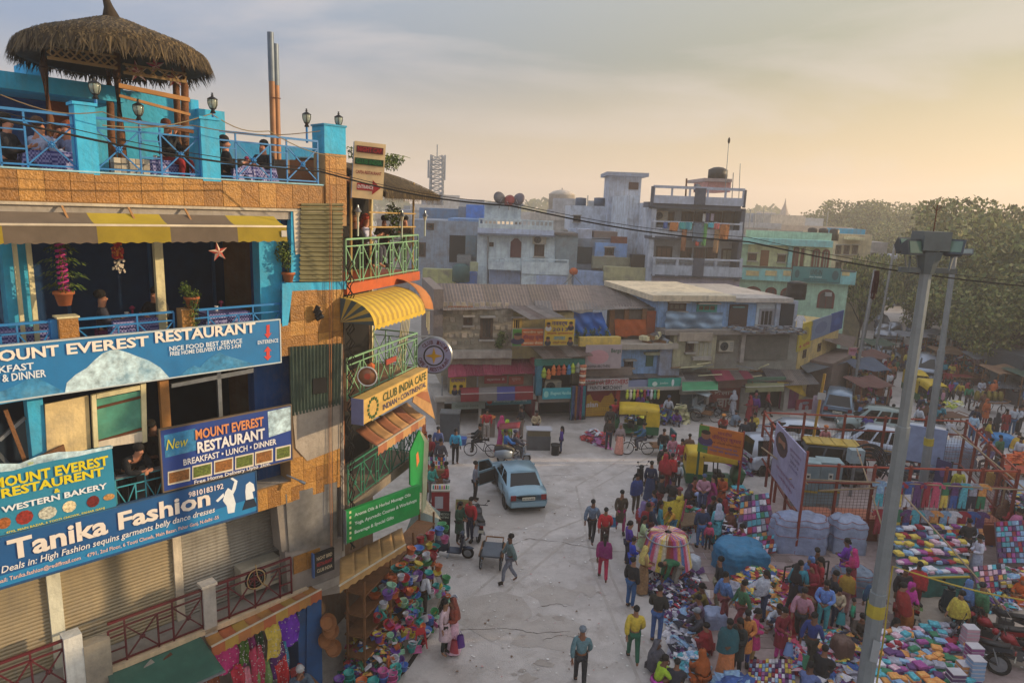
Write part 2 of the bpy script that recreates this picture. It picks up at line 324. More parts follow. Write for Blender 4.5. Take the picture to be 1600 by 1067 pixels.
# corner column
cx0,cx1=lf(508,300)[0],lf(541,300)[0]
zt=lf(525,198)[1]; zb=lf(525,241)[1]
part('corner_pier',0,cx0,.0,zb,cx1,.5,zt,TURQ); part('pier_cap',0,cx0-.02,-.02,zt+.002,cx1+.02,.52,zt+.04,wall('2a7fa0'))
part('corner_column',0,cx0,0,11.6,cx1,.45,zb-.002,GROUT); tiles(rb,cx0,z4-.1,cx1,zb,0,.33,TL)
def poly(name,pts,y0,y1,m,par=rb,fr=LF,**k): return MB().use(m).prism([fr.p(a,b,y0) for a,b in pts],y0,y1).build(name,par,**k)
# wall strips beside the corrugated sheets
poly('wall_strip',[(455,318),(472,318),(470,440),(455,440)],.02,.2,TURQ)
poly('plaster_scar',[(458,320),(476,316),(474,395),(462,398),(460,370)],.0,.05,wall('b3aa98'))
def corr(name,pts4,y,m,n,vertical=True,amp=.02,par=rb,fr=LF):
    "corrugated sheet over four photo corners (tl,tr,br,bl)"
    P=[fr.p(a,b,y) for a,b in pts4]; mb=MB().use(m)
    def fn(u,v):
        a=[P[3][i]*(1-u)+P[2][i]*u for i in (0,1)]; b=[P[0][i]*(1-u)+P[1][i]*u for i in (0,1)]
        t=(u if vertical else v)*n; return (a[0]*(1-v)+b[0]*v, y+amp*sin(t*2*pi), a[1]*(1-v)+b[1]*v)
    if vertical: mb.grid(fn,n*4,1)
    else: mb.grid(fn,1,n*4)
    return mb.build(name,par,True)
OLIVE=mat('6b6748',.6,.2,var=.25,dirt=.35,dcol='3a3a2a')
corr('corrugated_sheet',[(470,318),(536,318),(534,440),(468,440)],-.05,OLIVE,17,False,.035)
corr('corrugated_sheet',[(452,542),(534,536),(532,632),(455,650)],-.04,mat('4a5a4c',.6,.2,var=.3,dirt=.4,dcol='2a3a34'),15,True,.03)
poly('vent_hole',[(489,592),(510,589),(511,613),(489,616)],-.08,-.06,DK)
# tiled panels
def tpanel(x0,y0,x1,y1,xm,skip=None,depth=.45):
    a=pbox(LF,x0,x1,xm,y0,y1,-.02); part('tiled_pier',0,a[0],0,a[1],a[2],depth,a[3],GROUT); tiles(rb,a[0],a[1],a[2],a[3],0,.33,TL,skip)
tpanel(455,452,538,543,500); tpanel(438,505,456,556,448)
tpanel(455,640,532,770,500,lambda x,z:z>lf(500,712)[1])
poly('bare_plaster',[(457,645),(531,630),(531,700),(500,712),(480,720),(462,700)],-.03,.0,wall('8d8377',.7))
tpanel(378,762,458,795,420,None,.2)
poly('blue_coping',[(447,442),(541,440),(541,452),(447,455)],-.02,.4,TURQ)
poly('blue_edge',[(441,443),(458,444),(450,508),(441,510)],-.03,-.001,TURQ)
# sheet metal and concrete below
corr('metal_sheet',[(446,772),(527,752),(527,846),(452,862)],-.02,mat('8d8a84',.35,.6,var=.35,scale=2,dirt=.4),2,True,.02)
poly('concrete_pier',[(430,765),(446,770),(458,862),(440,862)],.02,.4,wall('6f6860'))
poly('concrete_wall',[(445,860),(535,838),(535,925),(452,940)],.02,.3,wall('77706a'))
a=pbox(LF,458,520,490,858,885,0); tiles(rb,a[0],a[1],a[2],a[3],0,.3,TL,lambda x,z:rnd()<.25)
# ---- railings
def rosette(par,x,y,z,m,r=.055):
    k='ros'+m.name
    if k not in _UC:
        b=MB().use(m); b.lathe([(.02,-.5),(.55,-.5),(.55,.2),(.3,.5),(.02,.5)],8,T=RX(pi/2))
        for i in range(8): b.ell((cos(i*pi/4)*.75,0,sin(i*pi/4)*.75),.32,.3,.32,5)
        _UC[k]=b.mesh('rosette',True)
    return link('rosette',_UC[k],par,Matrix.Translation((x,y,z))@Matrix.Scale(r,4))
def railing(par,a,b,z0,z1,m,pat='XL',w=.028,pw=(.72,.36),ros=True,lift=.16,gap=.0):
    "railing between local points a and b (x,y), X panels with a rosette (X) and ladder panels (L)"
    a,b=Vector((*a,0)),Vector((*b,0)); L_=(b-a).length; ang=math.atan2(b.y-a.y,b.x-a.x)
    t=link('railing',None,par,Matrix.Translation(a)@Matrix.Rotation(ang,4,'Z')); h=z1-z0; zm=z1-lift
    ubar('top_rail',(0,0,z1),(L_,0,z1),w*1.5,m,t); ubar('mid_rail',(0,0,zm),(L_,0,zm),w,m,t); ubar('bottom_rail',(0,0,z0+.05),(L_,0,z0+.05),w,m,t)
    tot=0; i=0; seg=[]
    while tot<L_-.02:
        k=pat[i%len(pat)]; wd=pw[0] if k=='X' else pw[1]; seg.append([k,wd]); tot+=wd; i+=1
    s=L_/tot; x=0
    for k,wd in seg:
        wd*=s; ubar('post',(x,0,z0),(x,0,zm if k!='X' else z1),w,m,t)
        if k=='X':
            ubar('brace',(x,0,z0+.05),(x+wd,0,zm),w*.8,m,t); ubar('brace',(x+.001,.004,zm),(x+wd,.004,z0+.05),w*.8,m,t)
            if ros: rosette(t,x+wd/2,-.02,(z0+.05+zm)/2,m)
        elif k=='L':
            for f in (.33,.66): ubar('rung',(x,0,z0+h*f),(x+wd,0,z0+h*f),w*.8,m,t)
        elif k=='B':
            for f in (.25,.5,.75): ubar('baluster',(x+wd*f,0,z0+.05),(x+wd*f,0,zm),w*.6,m,t)
        x+=wd
    ubar('post',(L_,0,z0),(L_,0,z1),w,m,t)
    return t
# terrace railing: pieces between turquoise piers
zr=lf(400,212)[1]
P=[lf(x,290)[0] for x in (-80,125,157,317,345,500)]
zr=13.35
railing(rb,(P[0],.08),(P[1],.08),z4t+.03,zr,BLU); railing(rb,(P[2],.08),(P[3],.08),z4t+.03,zr,BLU); railing(rb,(P[4],.08),(P[5],.08),z4t+.03,zr,BLU,'LXLX')
for x0,x1 in ((P[1],P[2]),(P[3],P[4])):
    part('terrace_pier',0,x0,-.02,z4t-.03,x1,.3,13.52,TURQ); part('pier_cap',0,x0-.03,-.05,13.522,x1+.03,.33,13.57,TURQ)
# second-floor restaurant: railing
z3=zf[3]; P=[lf(x,480)[0] for x in (-60,88,120,282,302,442)]
part('blue_post',0,P[1]-.1,.05,z3,P[1],.2,z3+.95,BLU)
railing(rb,(P[0],.1),(P[1]-.1,.1),z3-.02,z3+.92,BLU); railing(rb,(P[2],.1),(P[3]-.1,.1),z3-.02,z3+.92,BLU); railing(rb,(P[4],.1),(P[5],.1),z3-.02,z3+.92,BLU,'LXLX')
for k,(x0,x1) in enumerate(((P[1],P[2]),(P[3],P[4]))):
    part('balcony_pier',0,x0,-.02,z3-.1,x1,.22,z3+.97,GROUT); tiles(rb,x0,z3-.1,x1,z3+.95,-.02,.3,TL)
part('pier_cap',0,P[1]-.02,-.05,z3+.972,P[2]+.02,.25,z3+1.0,CREAM)
# posts and columns of the open floors
def vcol(name,px0,px1,py,za,zb_,y,m,d=.12):
    x0=lf(px0,py,y)[0]; x1=lf(px1,py,y)[0]; part(name,0,x0,y,za,x1,y+d,zb_,m)
vcol('wooden_post',245,258,450,z3,z4-.25,.5,CREAM); vcol('blue_column',8,50,450,z3,z4-.25,.7,TURQ,.4); vcol('wooden_post',26,33,450,z3,z4-.25,.55,CREAM,.06); vcol('wooden_post',47,55,450,z3,z4-.25,.55,CREAM,.06)
vcol('wooden_post',395,404,420,z3,z4-.25,1.2,DBLUE); vcol('blue_column',405,440,400,z3,z4-.25,.25,TURQ,.3)
poly('blue_wall',[(437,330),(470,318),(468,450),(440,460)],.28,.4,DBLUE)
# dining room: dark blue inner wall panels, pictures
for x in (-6.2,-4.6,-3.0,-1.6): part('wall_panel',0,x-.02,2.94,z3+.1,x+.04,2.995,z4-.4,mat('16568c',.6))
# first floor
z2=zf[2]
vcol('wooden_post',252,266,640,z2,z3-.25,.15,mat('a8743a',.7,dirt=.3,bump=.3)); vcol('blue_column',45,70,660,z2,z3-.25,.25,TURQ,.3); vcol('grey_post',340,346,600,z2,z3-.25,.3,METAL,.06)
vcol('blue_column',397,452,600,z2,z3-.25,.5,DBLUE,.3); 
poly('window_rail',[(268,600),(396,575),(396,582),(268,606)],.3,.36,METAL)
poly('cream_board',[(70,632),(138,618),(142,700),(74,720)],.2,.24,wall('b8a476',.5))
poly('window_frame',[(143,618),(150,616),(154,698),(147,700)],.12,.2,CREAM); poly('window_frame',[(220,600),(228,598),(230,690),(223,692)],.12,.2,CREAM)
poly('window_frame',[(151,616),(219,602),(219,609),(151,623)],.12,.2,CREAM); poly('window_frame',[(154,690),(223,674),(223,690),(154,700)],.13,.19,wall('b5ab98'))
poly('painted_glass',[(150,624),(222,610),(222,684),(153,696)],.17,.18,mat('4f8f7c',.25,var=.35,scale=2,dirt=.4,dcol='7a9a70'))
for a in ((150,636,222,618),(153,688,222,668)): poly('rust_strip',[(a[0],a[1]),(a[2],a[3]),(a[2],a[3]+4),(a[0],a[1]+4)],.15,.168,RUST)
for k,(a,b) in enumerate((((8,640),(40,722)),((0,690),(42,655)),((0,712),(30,745)))):
    p,q=lf(*a,.3),lf(*b,.3); ubar('stored_plank',(p[0],.3+k*.1,p[1]),(q[0],.35+k*.1,q[1]),.06,[WOODM,METAL,METAL][k],rb)
poly('stored_board',[(42,722),(100,695),(104,712),(60,745)],.1,.16,WOODM)
P=[lf(x,750)[0] for x in (181,258)]; railing(rb,(P[0],.06),(P[1],.06),z2-.02,z2+.95,mat('3f98a8',.5),'XLX',.022,(.5,.26))
railing(rb,(X0,.06),(P[0]-.02,.06),z2-.02,z2+.95,mat('3f98a8',.5),'XL',.022,(.7,.3))
part('hand_rail',0,P[0],.0,z2+.97,P[1],.12,z2+1.0,wall('4a4d50'))
part('balcony_edge',0,X0,-.02,z2-.3,lf(378,780)[0],.05,z2-.02,wall('8a6a48'))
# ---- shutter storey
z1=zf[1]; y_s=.75
SHM=mat('a39476',.5,.3,var=.12,dirt=.35,dcol='7f7c74',streak=.3); SHG=mat('9a968c',.5,.3,var=.12,dirt=.3,streak=.3)
def shutter(x0,x1,za,zb_,y,m,par=rb,fr=None,pitch=.075):
    n=int((zb_-za)/pitch); mb=MB().use(m); st=[]
    for i in range(n):
        z=za+i*pitch; st+= [(0,z),(-.018,z+pitch*.25),(-.02,z+pitch*.6),(0,z+pitch*.95)]
    vs=[(x,y+d,z) for d,z in st for x in (x0,x1)]; mb.add(vs,[(2*i,2*i+1,2*i+3,2*i+2) for i in range(len(st)-1)])
    return mb.build('roller_shutter',par)
P=[lf(x,900,y_s)[0] for x in (-60,70,92,271,284,437)]
shutter(P[0]-1,P[1],z1,z2-.3,y_s,SHM); shutter(P[2],P[3],z1,z2-.3,y_s,SHM); shutter(P[4],P[5],z1,z2-.3,y_s,SHG)
part('shop_pillar',0,P[1],y_s-.1,z1,P[2],y_s+.2,z2-.3,wall('c8bda6',.2)); part('shop_pillar',0,P[3],y_s-.08,z1,P[4],y_s+.2,z2-.3,wall('b5ab98'))
part('balcony_kerb',0,X0,-.1,z1-.05,-1.0,.05,z1+.06,wall('b09a7c',.4)); part('slab_edge',0,X0,-.05,z1-.55,-.95,.1,z1-.052,wall('756c62',.8))
MAR=mat('5c1620',.5,dirt=.3,var=.15)
P=[lf(x,950,-.02)[0] for x in (-30,92,122,165,316,336,456)]
railing(rb,(P[0]-.6,-.03),(P[1],-.03),z1+.06,z1+.95,MAR,'XLX',.03,(.5,.2)); railing(rb,(P[3],-.03),(P[4],-.03),z1+.06,z1+.95,MAR,'LXLXL',.03,(.62,.3)); railing(rb,(P[5],-.03),(P[6],-.03),z1+.06,z1+.95,MAR,'LXXL',.03,(.62,.3))
part('concrete_post',0,P[1],-.12,z1-.3,P[2],.15,z1+1.0,wall('c2bdb2',.4)); part('plaster_wall',0,P[2]+.001,-.14,z1-.5,P[3],.1,z1+.72,wall('8c8272',.8))
part('concrete_post',0,P[4],-.1,z1-.1,P[5],.1,z1+1.0,wall('958f88',.5)); part('post_cap',0,P[4]-.03,-.13,z1+1.002,P[5]+.03,.13,z1+1.06,wall('b0aaa0'))
for k in range(6):
    x=-6.3+k*.35; ubar('roofing_scrap',(x,-.3,z1-.45+U(0,.2)),(x+.5,-.2,z1-.3+U(0,.2)),.2,[METAL,wall('7b766e'),RUST][k%3],rb,.03)
# ---- thatched roof hut on the terrace
hut=thing('thatched_hut','round thatched lookout hut on rough posts standing on the roof terrace','hut',LF.M)
hx0=lf(72,230,1.6)[0]; 
HP=[(lf(80,230,1.1)[0],1.15),(lf(190,230,.9)[0],.9),(lf(295,230,.9)[0],.95),(lf(180,230,2.6)[0],2.7),(lf(283,230,2.3)[0],2.4)]
WD=mat('6a4326',.85,var=.3,dirt=.3,bump=.6); zt=lf(190,100,.9)[1]
for k,(x,y) in enumerate(HP):
    MB().use(WD).tube([(x+U(-.04,.04),y,z4+.08),(x+U(-.05,.05),y,13.2),(x,y,14.2),(x+U(-.03,.03),y,zt+.2)],[.085,.075,.07,.06],7).build('post',hut,True)
cyh=1.75; _l,_r=lf(26,100,1.7)[0],lf(314,110,1.7)[0]; cxh=(_l+_r)/2; rx=(_r-_l)/2; zE=lf(180,92,0)[1]+.38; zA=lf(185,26,1.7)[1]; rz=zA-zE
ry=1.75
th=MB(); TH=[mat(c,.95,var=.3,scale=6) for c in ('52452f','362c20','6e5c3e','42361f')]
# base cone and straw blades in rows
core=MB().use(TH[1]); n=28
prof=[(.02,rz),(.22,rz*.8),(.55,rz*.5),(.85,rz*.24),(1.0,0),(.98,-.2),(.85,-.22),(.5,.2),(.02,.6)]
core.add([(cxh+cos(2*pi*i/n)*r*rx,cyh+sin(2*pi*i/n)*r*ry,zE+z) for r,z in prof for i in range(n)],[(a*n+i,a*n+(i+1)%n,(a+1)*n+(i+1)%n,(a+1)*n+i) for a in range(len(prof)-1) for i in range(n)])
core.build('thatch_core',hut,True)
def rz_at(r): 
    pr=[(0,rz),(.22,rz*.8),(.55,rz*.5),(.85,rz*.24),(1.0,0)]
    for (a,za),(b,zb_) in zip(pr,pr[1:]):
        if r<=b: return za+(zb_-za)*(r-a)/(b-a)
    return -(r-1)*2.2
for i in range(15000):
    a=U(0,2*pi); r=U(.05,1)**.6; 
    if rnd()<.3: r=U(.92,1.03)
    l=U(.2,.5); th.use(TH[min(3,int(rnd()*2)+(2 if rnd()<.35 else 0))]); da=U(-.12,.12)
    pts=[]; w=U(.008,.02)
    for t in (0,.5,1):
        rr=r+t*l/ry*(.75 if r<.9 else .3); z=zE+rz_at(min(rr,1.12))+U(.0,.05)-(t*l*.3 if r>.9 else 0)-(.04*t)
        aa=a+da*t; pts.append(Vector((cxh+cos(aa)*rr*rx,cyh+sin(aa)*rr*ry,z)))
    tv=Vector((-sin(a),cos(a),0))*w
    th.add([pts[0]-tv,pts[0]+tv,pts[1]+tv,pts[1]-tv,pts[2]],[(0,1,2,3),(3,2,4)])
th.build('thatch',hut,kind='stuff')
fin=MB().use(TH[1]).tube([(cxh,cyh,zA-.15),(cxh-.05,cyh,zA+.15),(cxh-.16,cyh,zA+.55)],[.2,.08,.02],7).build('thatch_tip',hut,True)
# lattice fascia
LAT=mat('8c7148',.8,dirt=.3)
def lattice(par,x0,x1,z0,z1,y,st=.13,m=LAT):
    ubox('lattice_rail',x0,y-.02,z0,x1,y+.03,z0+.05,m,par); ubox('lattice_rail',x0,y-.02,z1-.03,x1,y+.03,z1,m,par)
    h=z1-z0; x=x0-h
    while x<x1:
        for s in (1,-1):
            a=(x,z0) if s==1 else (x,z1); b=(x+h,z1) if s==1 else (x+h,z0); t0=max(0,(x0-x)/h); t1=min(1,(x1-x)/h)
            if t1-t0>.1: ubar('lath',(a[0]+(b[0]-a[0])*t0,y+.006*s,a[1]+(b[1]-a[1])*t0),(a[0]+(b[0]-a[0])*t1,y+.006*s,a[1]+(b[1]-a[1])*t1),.028,m,par,.01)
        x+=st
z0=lf(130,102,.9)[1]; z1_=lf(130,80,.9)[1]; lattice(hut,HP[0][0],HP[1][0],z0,z1_,.84); lattice(hut,HP[1][0]+.1,HP[2][0],z0-.05,z1_-.1,.86,.2)
lz=[lf(240,y_,.9)[1] for y_ in (149,164)]
for z,dz in zip(lz,(.0,-.1)): ubar('hut_rail',(HP[1][0],.86,z+.08),(HP[2][0]+.05,.9,z+dz),.08 if dz==0 else .05,mat('a87a48',.8,dirt=.3),hut)
ubar('hut_rail',(HP[1][0],.84,lf(240,196,.9)[1]+.05),(HP[2][0]+.1,.9,lf(240,200,.9)[1]),.06,WD,hut)
# penthouse: turquoise stair room behind the hut
ph=thing('roof_room','turquoise painted stair room with mosaic awning at the back of the terrace','rooftop room',LF.M)
xa,xb=lf(-30,160,3.2)[0],lf(128,160,3.2)[0]; zh=lf(60,125,3.2)[1]
ubox('wall',xb-.2,3.2,z4+.08,lf(312,200,3.2)[0],3.4,lf(260,150,3.2)[1],TURQ,ph); ubox('wall',lf(305,200,3.2)[0]+.01,3.0,z4+.08,lf(312,200,3.2)[0]+.5,3.5,lf(260,165,3.2)[1],TURQ,ph)
ubox('canopy_slab',xa-1,2.6,zh-.3,xb+.6,6,zh,TURQ,ph); ubox('back_panel',xa-1,3.9,z4+.08,xb-.1,4.0,zh-.31,DBLUE,ph); ubox('door',xa+1.2,3.82,z4+.08,xa+1.9,3.88,z4+2,mat('9a4a22',.7,bump=.3),ph)
ubox('upper_wall',lf(40,110,3.6)[0],3.6,zh+.002,lf(75,110,3.6)[0],4.6,lf(60,98,3.6)[1],TURQ,ph)
ubox('parapet_wall',lf(340,250,3.3)[0],3.3,z4+.08,lf(505,250,3.3)[0],3.45,lf(400,218,3.3)[1]-.1,wall('1f6f9c',.4),rb)
# steel chimney pipes
cp=thing('chimney_pipes','pair of tall grey and buff flue pipes rising behind the terrace railing','flue pipes',LF.M)
PM_=mat('9a6f4e',.6,.2,dirt=.3); PG=mat('6d7a88',.5,.3,dirt=.25); 
for k,(px,top) in enumerate(((428,52),(435,68))):
    x=lf(px,250,1.8+k*.12)[0]; zz=lf(px,top,1.8)[1]; zm=lf(px,128+k*5,1.8)[1]
    utube('pipe_lower',(x,1.8+.12*k,z4),(x,1.8+.12*k,zm),.065-.0*k,PM_,cp,12); utube('pipe_upper',(x,1.8+.12*k,zm),(x,1.8+.12*k,zz),.07,PG,cp,12)
ubar('pipe_strap',(lf(424,152,1.7)[0],1.72,lf(424,152,1.7)[1]),(lf(439,152,1.7)[0],1.72,lf(424,152,1.7)[1]),.02,RUST,cp)
# lanterns
def lantern(px,py,y,label,pz,h=.36):
    x,z=lf(px,py,y); t=thing('terrace_lantern',label,'lantern',LF.M@Matrix.Translation((x,y,z)),'lanterns along the terrace railing')
    utube('stem',(0,0,pz-z),(0,0,-h*.42),.025,BLU,t); k=h/.36
    MB().use(BLACKP).lathe([(.02,-.18),(.055,-.17),(.03,-.12),(.05,-.1),(.06,-.09),(.04,-.085)],8).lathe([(.02,.19),(.012,.16),(.03,.15),(.015,.13),(.09,.085),(.1,.07),(.02,.07)],8).build('cap',t,True)
    g=MB().use(mat('b9c4b4',.1,trans=.5,var=0)).lathe([(.055,-.09),(.085,-.02),(.092,.04),(.085,.07)],10).build('glass',t,True)
    for i in range(6):
        a=i*pi/3; MB().use(BLACKP).tube([(cos(a)*r*1.03,sin(a)*r*1.03,zz) for r,zz in ((.055,-.09),(.085,-.02),(.092,.04),(.088,.07))],.006,4).build('rib',t)
lantern(148,138,.1,'black lantern with clear glass in front of the lattice of the thatched hut',13.57)
lantern(332,162,.1,'black lantern on the terrace pier nearest the two flue pipes',13.57)
lantern(479,185,.12,'black lantern on a blue stem above the terrace railing near the corner pier',13.3)
lantern(529,189,.25,'black lantern on top of the turquoise corner pier',zt if False else lf(525,198)[1]+.03)
lantern(216,172,.5,'unlit lantern hanging low under the thatch of the hut',13.0)
# ---- awning of the second floor
aw=thing('striped_awning','long roller awning in faded brown and yellow bands over the blue restaurant','awning',LF.M)
AB=mat('6e6152',.85,var=.12,dirt=.25,dcol='4d453b'); AY=mat('b09a2a',.85,var=.1,dirt=.2,dcol='8a7a3a')
ya=-.55; xs=[lf(x,352,ya)[0] for x in (-60,2,150,265,370,447)]; zt_=lf(200,352,ya)[1]; xr=xs[-1]
for k in range(5):
    x0,x1=xs[k],xs[k+1]; m=[AY,AB,AY,AB,AY][k]; off=.12
    g=MB().use(m); n=max(3,int((x1-x0)/.08))
    g.grid(lambda u,v:(x0+(x1-x0)*u-(1-v)*.0,.0-.05+(ya+.05)*v+.0,z4-.16-( z4-.16-zt_)*v-.03*sin(pi*v)),n,4); g.build('canvas',aw,True)
    g=MB().use(mat('8d7a1e' if m is AY else '5f5346',.9,var=.15)); g.grid(lambda u,v:(x0+(x1-x0)*u,ya-.01-.03*v,zt_-.02-v*(.27+.012*cos(u*(x1-x0)*2*pi/.2))),n*2,2); g.build('valance',aw,True)
ubar('front_bar',(xs[0],ya,zt_),(xr,ya,zt_),.035,mat('cfc4b0',.4,.4),aw)
for px in (96,288,200): x=lf(px,320,0)[0]; ubar('bracket',(x,0,z4-.05),(x+.03,-.25,z4-.3),.03,mat('a97c4a',.6),aw)
ubox('logo_patch',xr-.13,ya-.055,zt_-.2,xr-.02,ya-.05,zt_-.08,flat('b9b4ac'),aw)
# ---- signs
MTN=mat('b9d3dc',.6,var=.5,scale=7,dirt=.6,dcol='2f86ad'); MTB=mat('2d7fae',.6,var=.4,scale=8,dirt=.5,dcol='7fb8cc')
WH='dcdad6'
sign(LF,'restaurant_banner','long sky blue restaurant banner with snowy mountains below the restaurant railing',(-60,438,438,500,565),-.16,'1673ad',
 [('MOUNT','e6ddd0',-30,92,104,536.5,554,.03),('EVEREST','e6ddd0',104,233,104,536.5,554,.03),('RESTAURANT','e6ddd0',242,399,242,518,536,.03),('NICE FOOD BEST SERVICE','d8e0e6',264,378,264,541,548.5,.02),('FREE HOME DELIVERY UP-TO 2-KM','d8e0e6',265,376,265,549.5,556,.02),
  ('BREAKFAST','d8e0e6',-52,53,30,568,579,.02),('LUNCH & DINNER','d8e0e6',-56,72,40,580,592,.02),('ENTERENCE','dfe4e8',402,434,402,532,538,.01)],
 [(MTB,[(-60,630),(0,612),(20,604),(40,594),(55,588),(70,596),(100,611.5),(98,615),(-60,642)]),(MTN,[(101,614.5),(104,598),(118,585),(135,575),(148,562),(160,552),(172,547),(184,546),(200,551),(215,557),(232,563),(250,574),(264,589.5)]),
  (MTB,[(280,587.5),(292,577),(303,571),(312,574),(322,563),(332,556),(343,550),(352,555),(365,559),(385,565),(398,568.5),(392,571)]),
  (flat('c9413a'),[(416,508),(421,507),(421,521),(424,520),(418,529),(413,522),(416,521.5)]),(flat('c9413a'),[(418,541),(424,548),(421,548),(421,556),(424,556),(418,563),(412,557),(416,556.5),(416,549),(412,549.5)])],border='b8c4c8')
F=lambda c:mat(c,.5,var=.6,scale=25)
sign(LF,'bakery_signboard','turquoise bakery signboard with yellow lettering and cakes on the lower left balcony',(-40,182,182,695,793),-.14,'2585a6',
 [('MOUNT EVEREST','d9c813',-12,172,0,745,762,.035),('RESTAURENT','d9c813',2,165,2,763,778,.035),('&','d9c813',84,94,84,763,770,.03),('WESTERN BAKERY','dfe3e6',2,170,2,791,801,.03),('4792, MAIN BAZAR, 6 TOOTI CHOWK, PAHAR GANJ','d6c41c',9,166,9,829.5,834,.02),('NEW','a8b010',43,52,43,722,726,.02)],
 [(MTN,[(-40,732),(0,724),(30,724),(60,712),(90,706),(130,704),(176,696),(176,700),(120,713),(90,718),(60,724),(20,735),(-40,742)])]+
 [(F(c),[(cx+rx_*cos(a*pi/5),cy+ry_*sin(a*pi/5)-(rx_*cos(a*pi/5))*.2) for a in range(10)]) for c,cx,cy,rx_,ry_ in (('9c5a2a',6,817,11,9),('8c2a20',38,808,14,11),('b8b8a8',74,801,15,10),('d8c8a0',108,791,11,9),('6a1c18',145,783,10,9),('b88a50',170,776,9,5))])
sign(LF,'breakfast_signboard','blue restaurant signboard with food photographs to the right of the leaning man',(253,456,456,633,717),-.15,'1c3f8c',
 [('MOUNT EVEREST','d58a52',305,412,305,671,687,.03),('RESTAURANT','e4e2e0',308,414,308,690,708,.035),('BREAKFAST • LUNCH • DINNER','e4e2e0',286,432,286,717,727,.02),('Free Home Delivery Upto 2km.','e4e2e0',303,423,303,750,757.5,.015),('New','d8cc2a',259,294,259,687,703,.0,.3)],
 [(MTB,[(256,680),(305,669),(307,703),(258,715)]),(MTN,[(418,643),(454,635),(454,672),(420,683)])]+
 [(flat('d8cfb8'),[(a,yt),(b,yt-(b-a)*.21),(b,yt-(b-a)*.21+21),(a,yt+21)]) for a,b,yt in ((262,297,737),(300,331,728),(334,364,720),(367,396,713),(398,426,706),(430,454,699))]+
 [(F('5c6a28' if k%2 else '8a5a2a'),[(a+2,yt+2),(b-2,yt-(b-a)*.2+2),(b-2,yt-(b-a)*.2+18),(a+2,yt+18)]) for k,(a,b,yt) in enumerate(((262,297,737),(300,331,728),(334,364,720),(367,396,713),(398,426,706),(430,454,699)))],border='6a5a48')
sign(LF,'fashion_banner','deep blue clothing shop banner with big white lettering above the roller shutters',(-40,401,401,736,799),-.13,'15558e',
 [('Tanika','e2d8cc',13,172,13,843,876,.03),('Fashion','e2d8cc',185,330,185,800,828,.03),('Deals in: High Fashion sequins garments belly dance dresses','dfdcd8',2,340,2,884,898,.01,.2),('E-mail: Tanika.fashion@rediffmail.com    4791, 2nd Floor, 6 Tooti Chowk, Main Bazar, Pahar Ganj, N.delhi -55','e0b8a8',-14,346,0,903,912,.015),('9810183192','e6d8d4',294,349,294,768,777,.02)],
 [(mat('1f7fb5',.5,var=.1),[(-40,912),(401,776),(401,797),(-40,929)])]+[(flat('dfe6ea'),pp) for pp in (
  [(348,782),(352,768),(356,762),(362,766),(366,752),(360,748),(362,745),(371,751),(368,764),(364,772),(368,786),(366,800),(356,802),(354,790)],
  [(350,775),(340,784),(337,782),(349,770)],[(383,768),(384,757),(390,752),(396,756),(398,766),(394,768),(396,778),(384,781)])]+
  [(flat('16263c'),[(383,781.5),(397,778.5),(401,790),(378,797)])],border='2a4a6a')
# ================= foliage helper
LFC=[mat(c,.7,var=.35,scale=5) for c in ('4f6a26','3a5220','6d7d33','2c3d1a')]
def leaves(mb,c,rx,ry,rz,n,s,mats=LFC,clump=6,shell=.5):
    cs=[]
    for _ in range(clump):
        a=U(0,2*pi); h=U(-1,1); r=math.sqrt(1-h*h)*U(.2,.8); cs.append((cos(a)*r*rx,sin(a)*r*ry,h*rz*.7,U(.35,.6)))
    for i in range(n):
        q=random.choice(cs); v=Vector((random.gauss(0,1),random.gauss(0,1),random.gauss(0,1))).normalized()*(U(shell,1)*q[3])
        p=Vector((c[0]+q[0]+v.x*rx,c[1]+q[1]+v.y*ry,c[2]+q[2]+v.z*rz))
        mb.use(random.choice(mats)); a=Vector((U(-1,1),U(-1,1),U(-1,1))).normalized()*s*U(.6,1.3); b=a.cross(Vector((U(-1,1),U(-1,1),U(-1,1)))).normalized()*s*.6
        mb.add([p-a,p-b,p+a,p+b],[(0,1,2,3)])
    return mb
POT=mat('a85f35',.8,dirt=.3)
def pot(par,z=0,r=.13,h=.22): MB().use(POT).lathe([(r*.65,z),(r*.95,z+h*.8),(r*1.1,z+h*.8),(r*1.1,z+h),(r*.9,z+h),(.02,z+h*.9)],12).build('pot',par,True)
def fpl(fr,px,py,y): x,z=fr.p(px,py,y); return fr.M@Matrix.Translation((x,y,z))
t=thing('potted_conifer','tiered potted conifer wound with pink tinsel on the tiled balcony pier','potted plant',fpl(LF,101,477,.1)); pot(t,0,.15,.24)
utube('trunk',(0,0,.2),(0,0,1.15),.015,WOODM,t)
m=MB()
for k,(z,r) in enumerate(((.38,.33),(.58,.36),(.8,.36),(1.02,.24),(1.13,.08))):
    for i in range(130):
        a=U(0,6.28); l=r*U(.3,1); p=Vector((cos(a)*l,sin(a)*l,z-.12*(l/r)**2+U(-.02,.03))); m.use(random.choice(LFC)); d=Vector((cos(a)*.06,sin(a)*.06,-.03)); q=Vector((-sin(a)*.012,cos(a)*.012,0)); m.add([p-q,p+d,p+q+Vector((0,0,.01))],[(0,1,2)])
m.build('foliage',t); m=MB().use(flat('b0327c'))
for i in range(160): a=i*.35; z=.25+i*.005; m.cb(cos(a)*.07,sin(a)*.07-.04,z,.022,.022,.03)
m.build('tinsel',t)
t=thing('trailing_plant','trailing green creeper spilling over the second tiled balcony pier','plant',fpl(LF,300,480,-.02)); m=leaves(MB(),(0,.05,.28),.2,.16,.3,900,.022); leaves(m,(0,-.1,-.12),.16,.08,.4,600,.02); m.build('foliage',t)
pot(t,-.0,.13,.2)
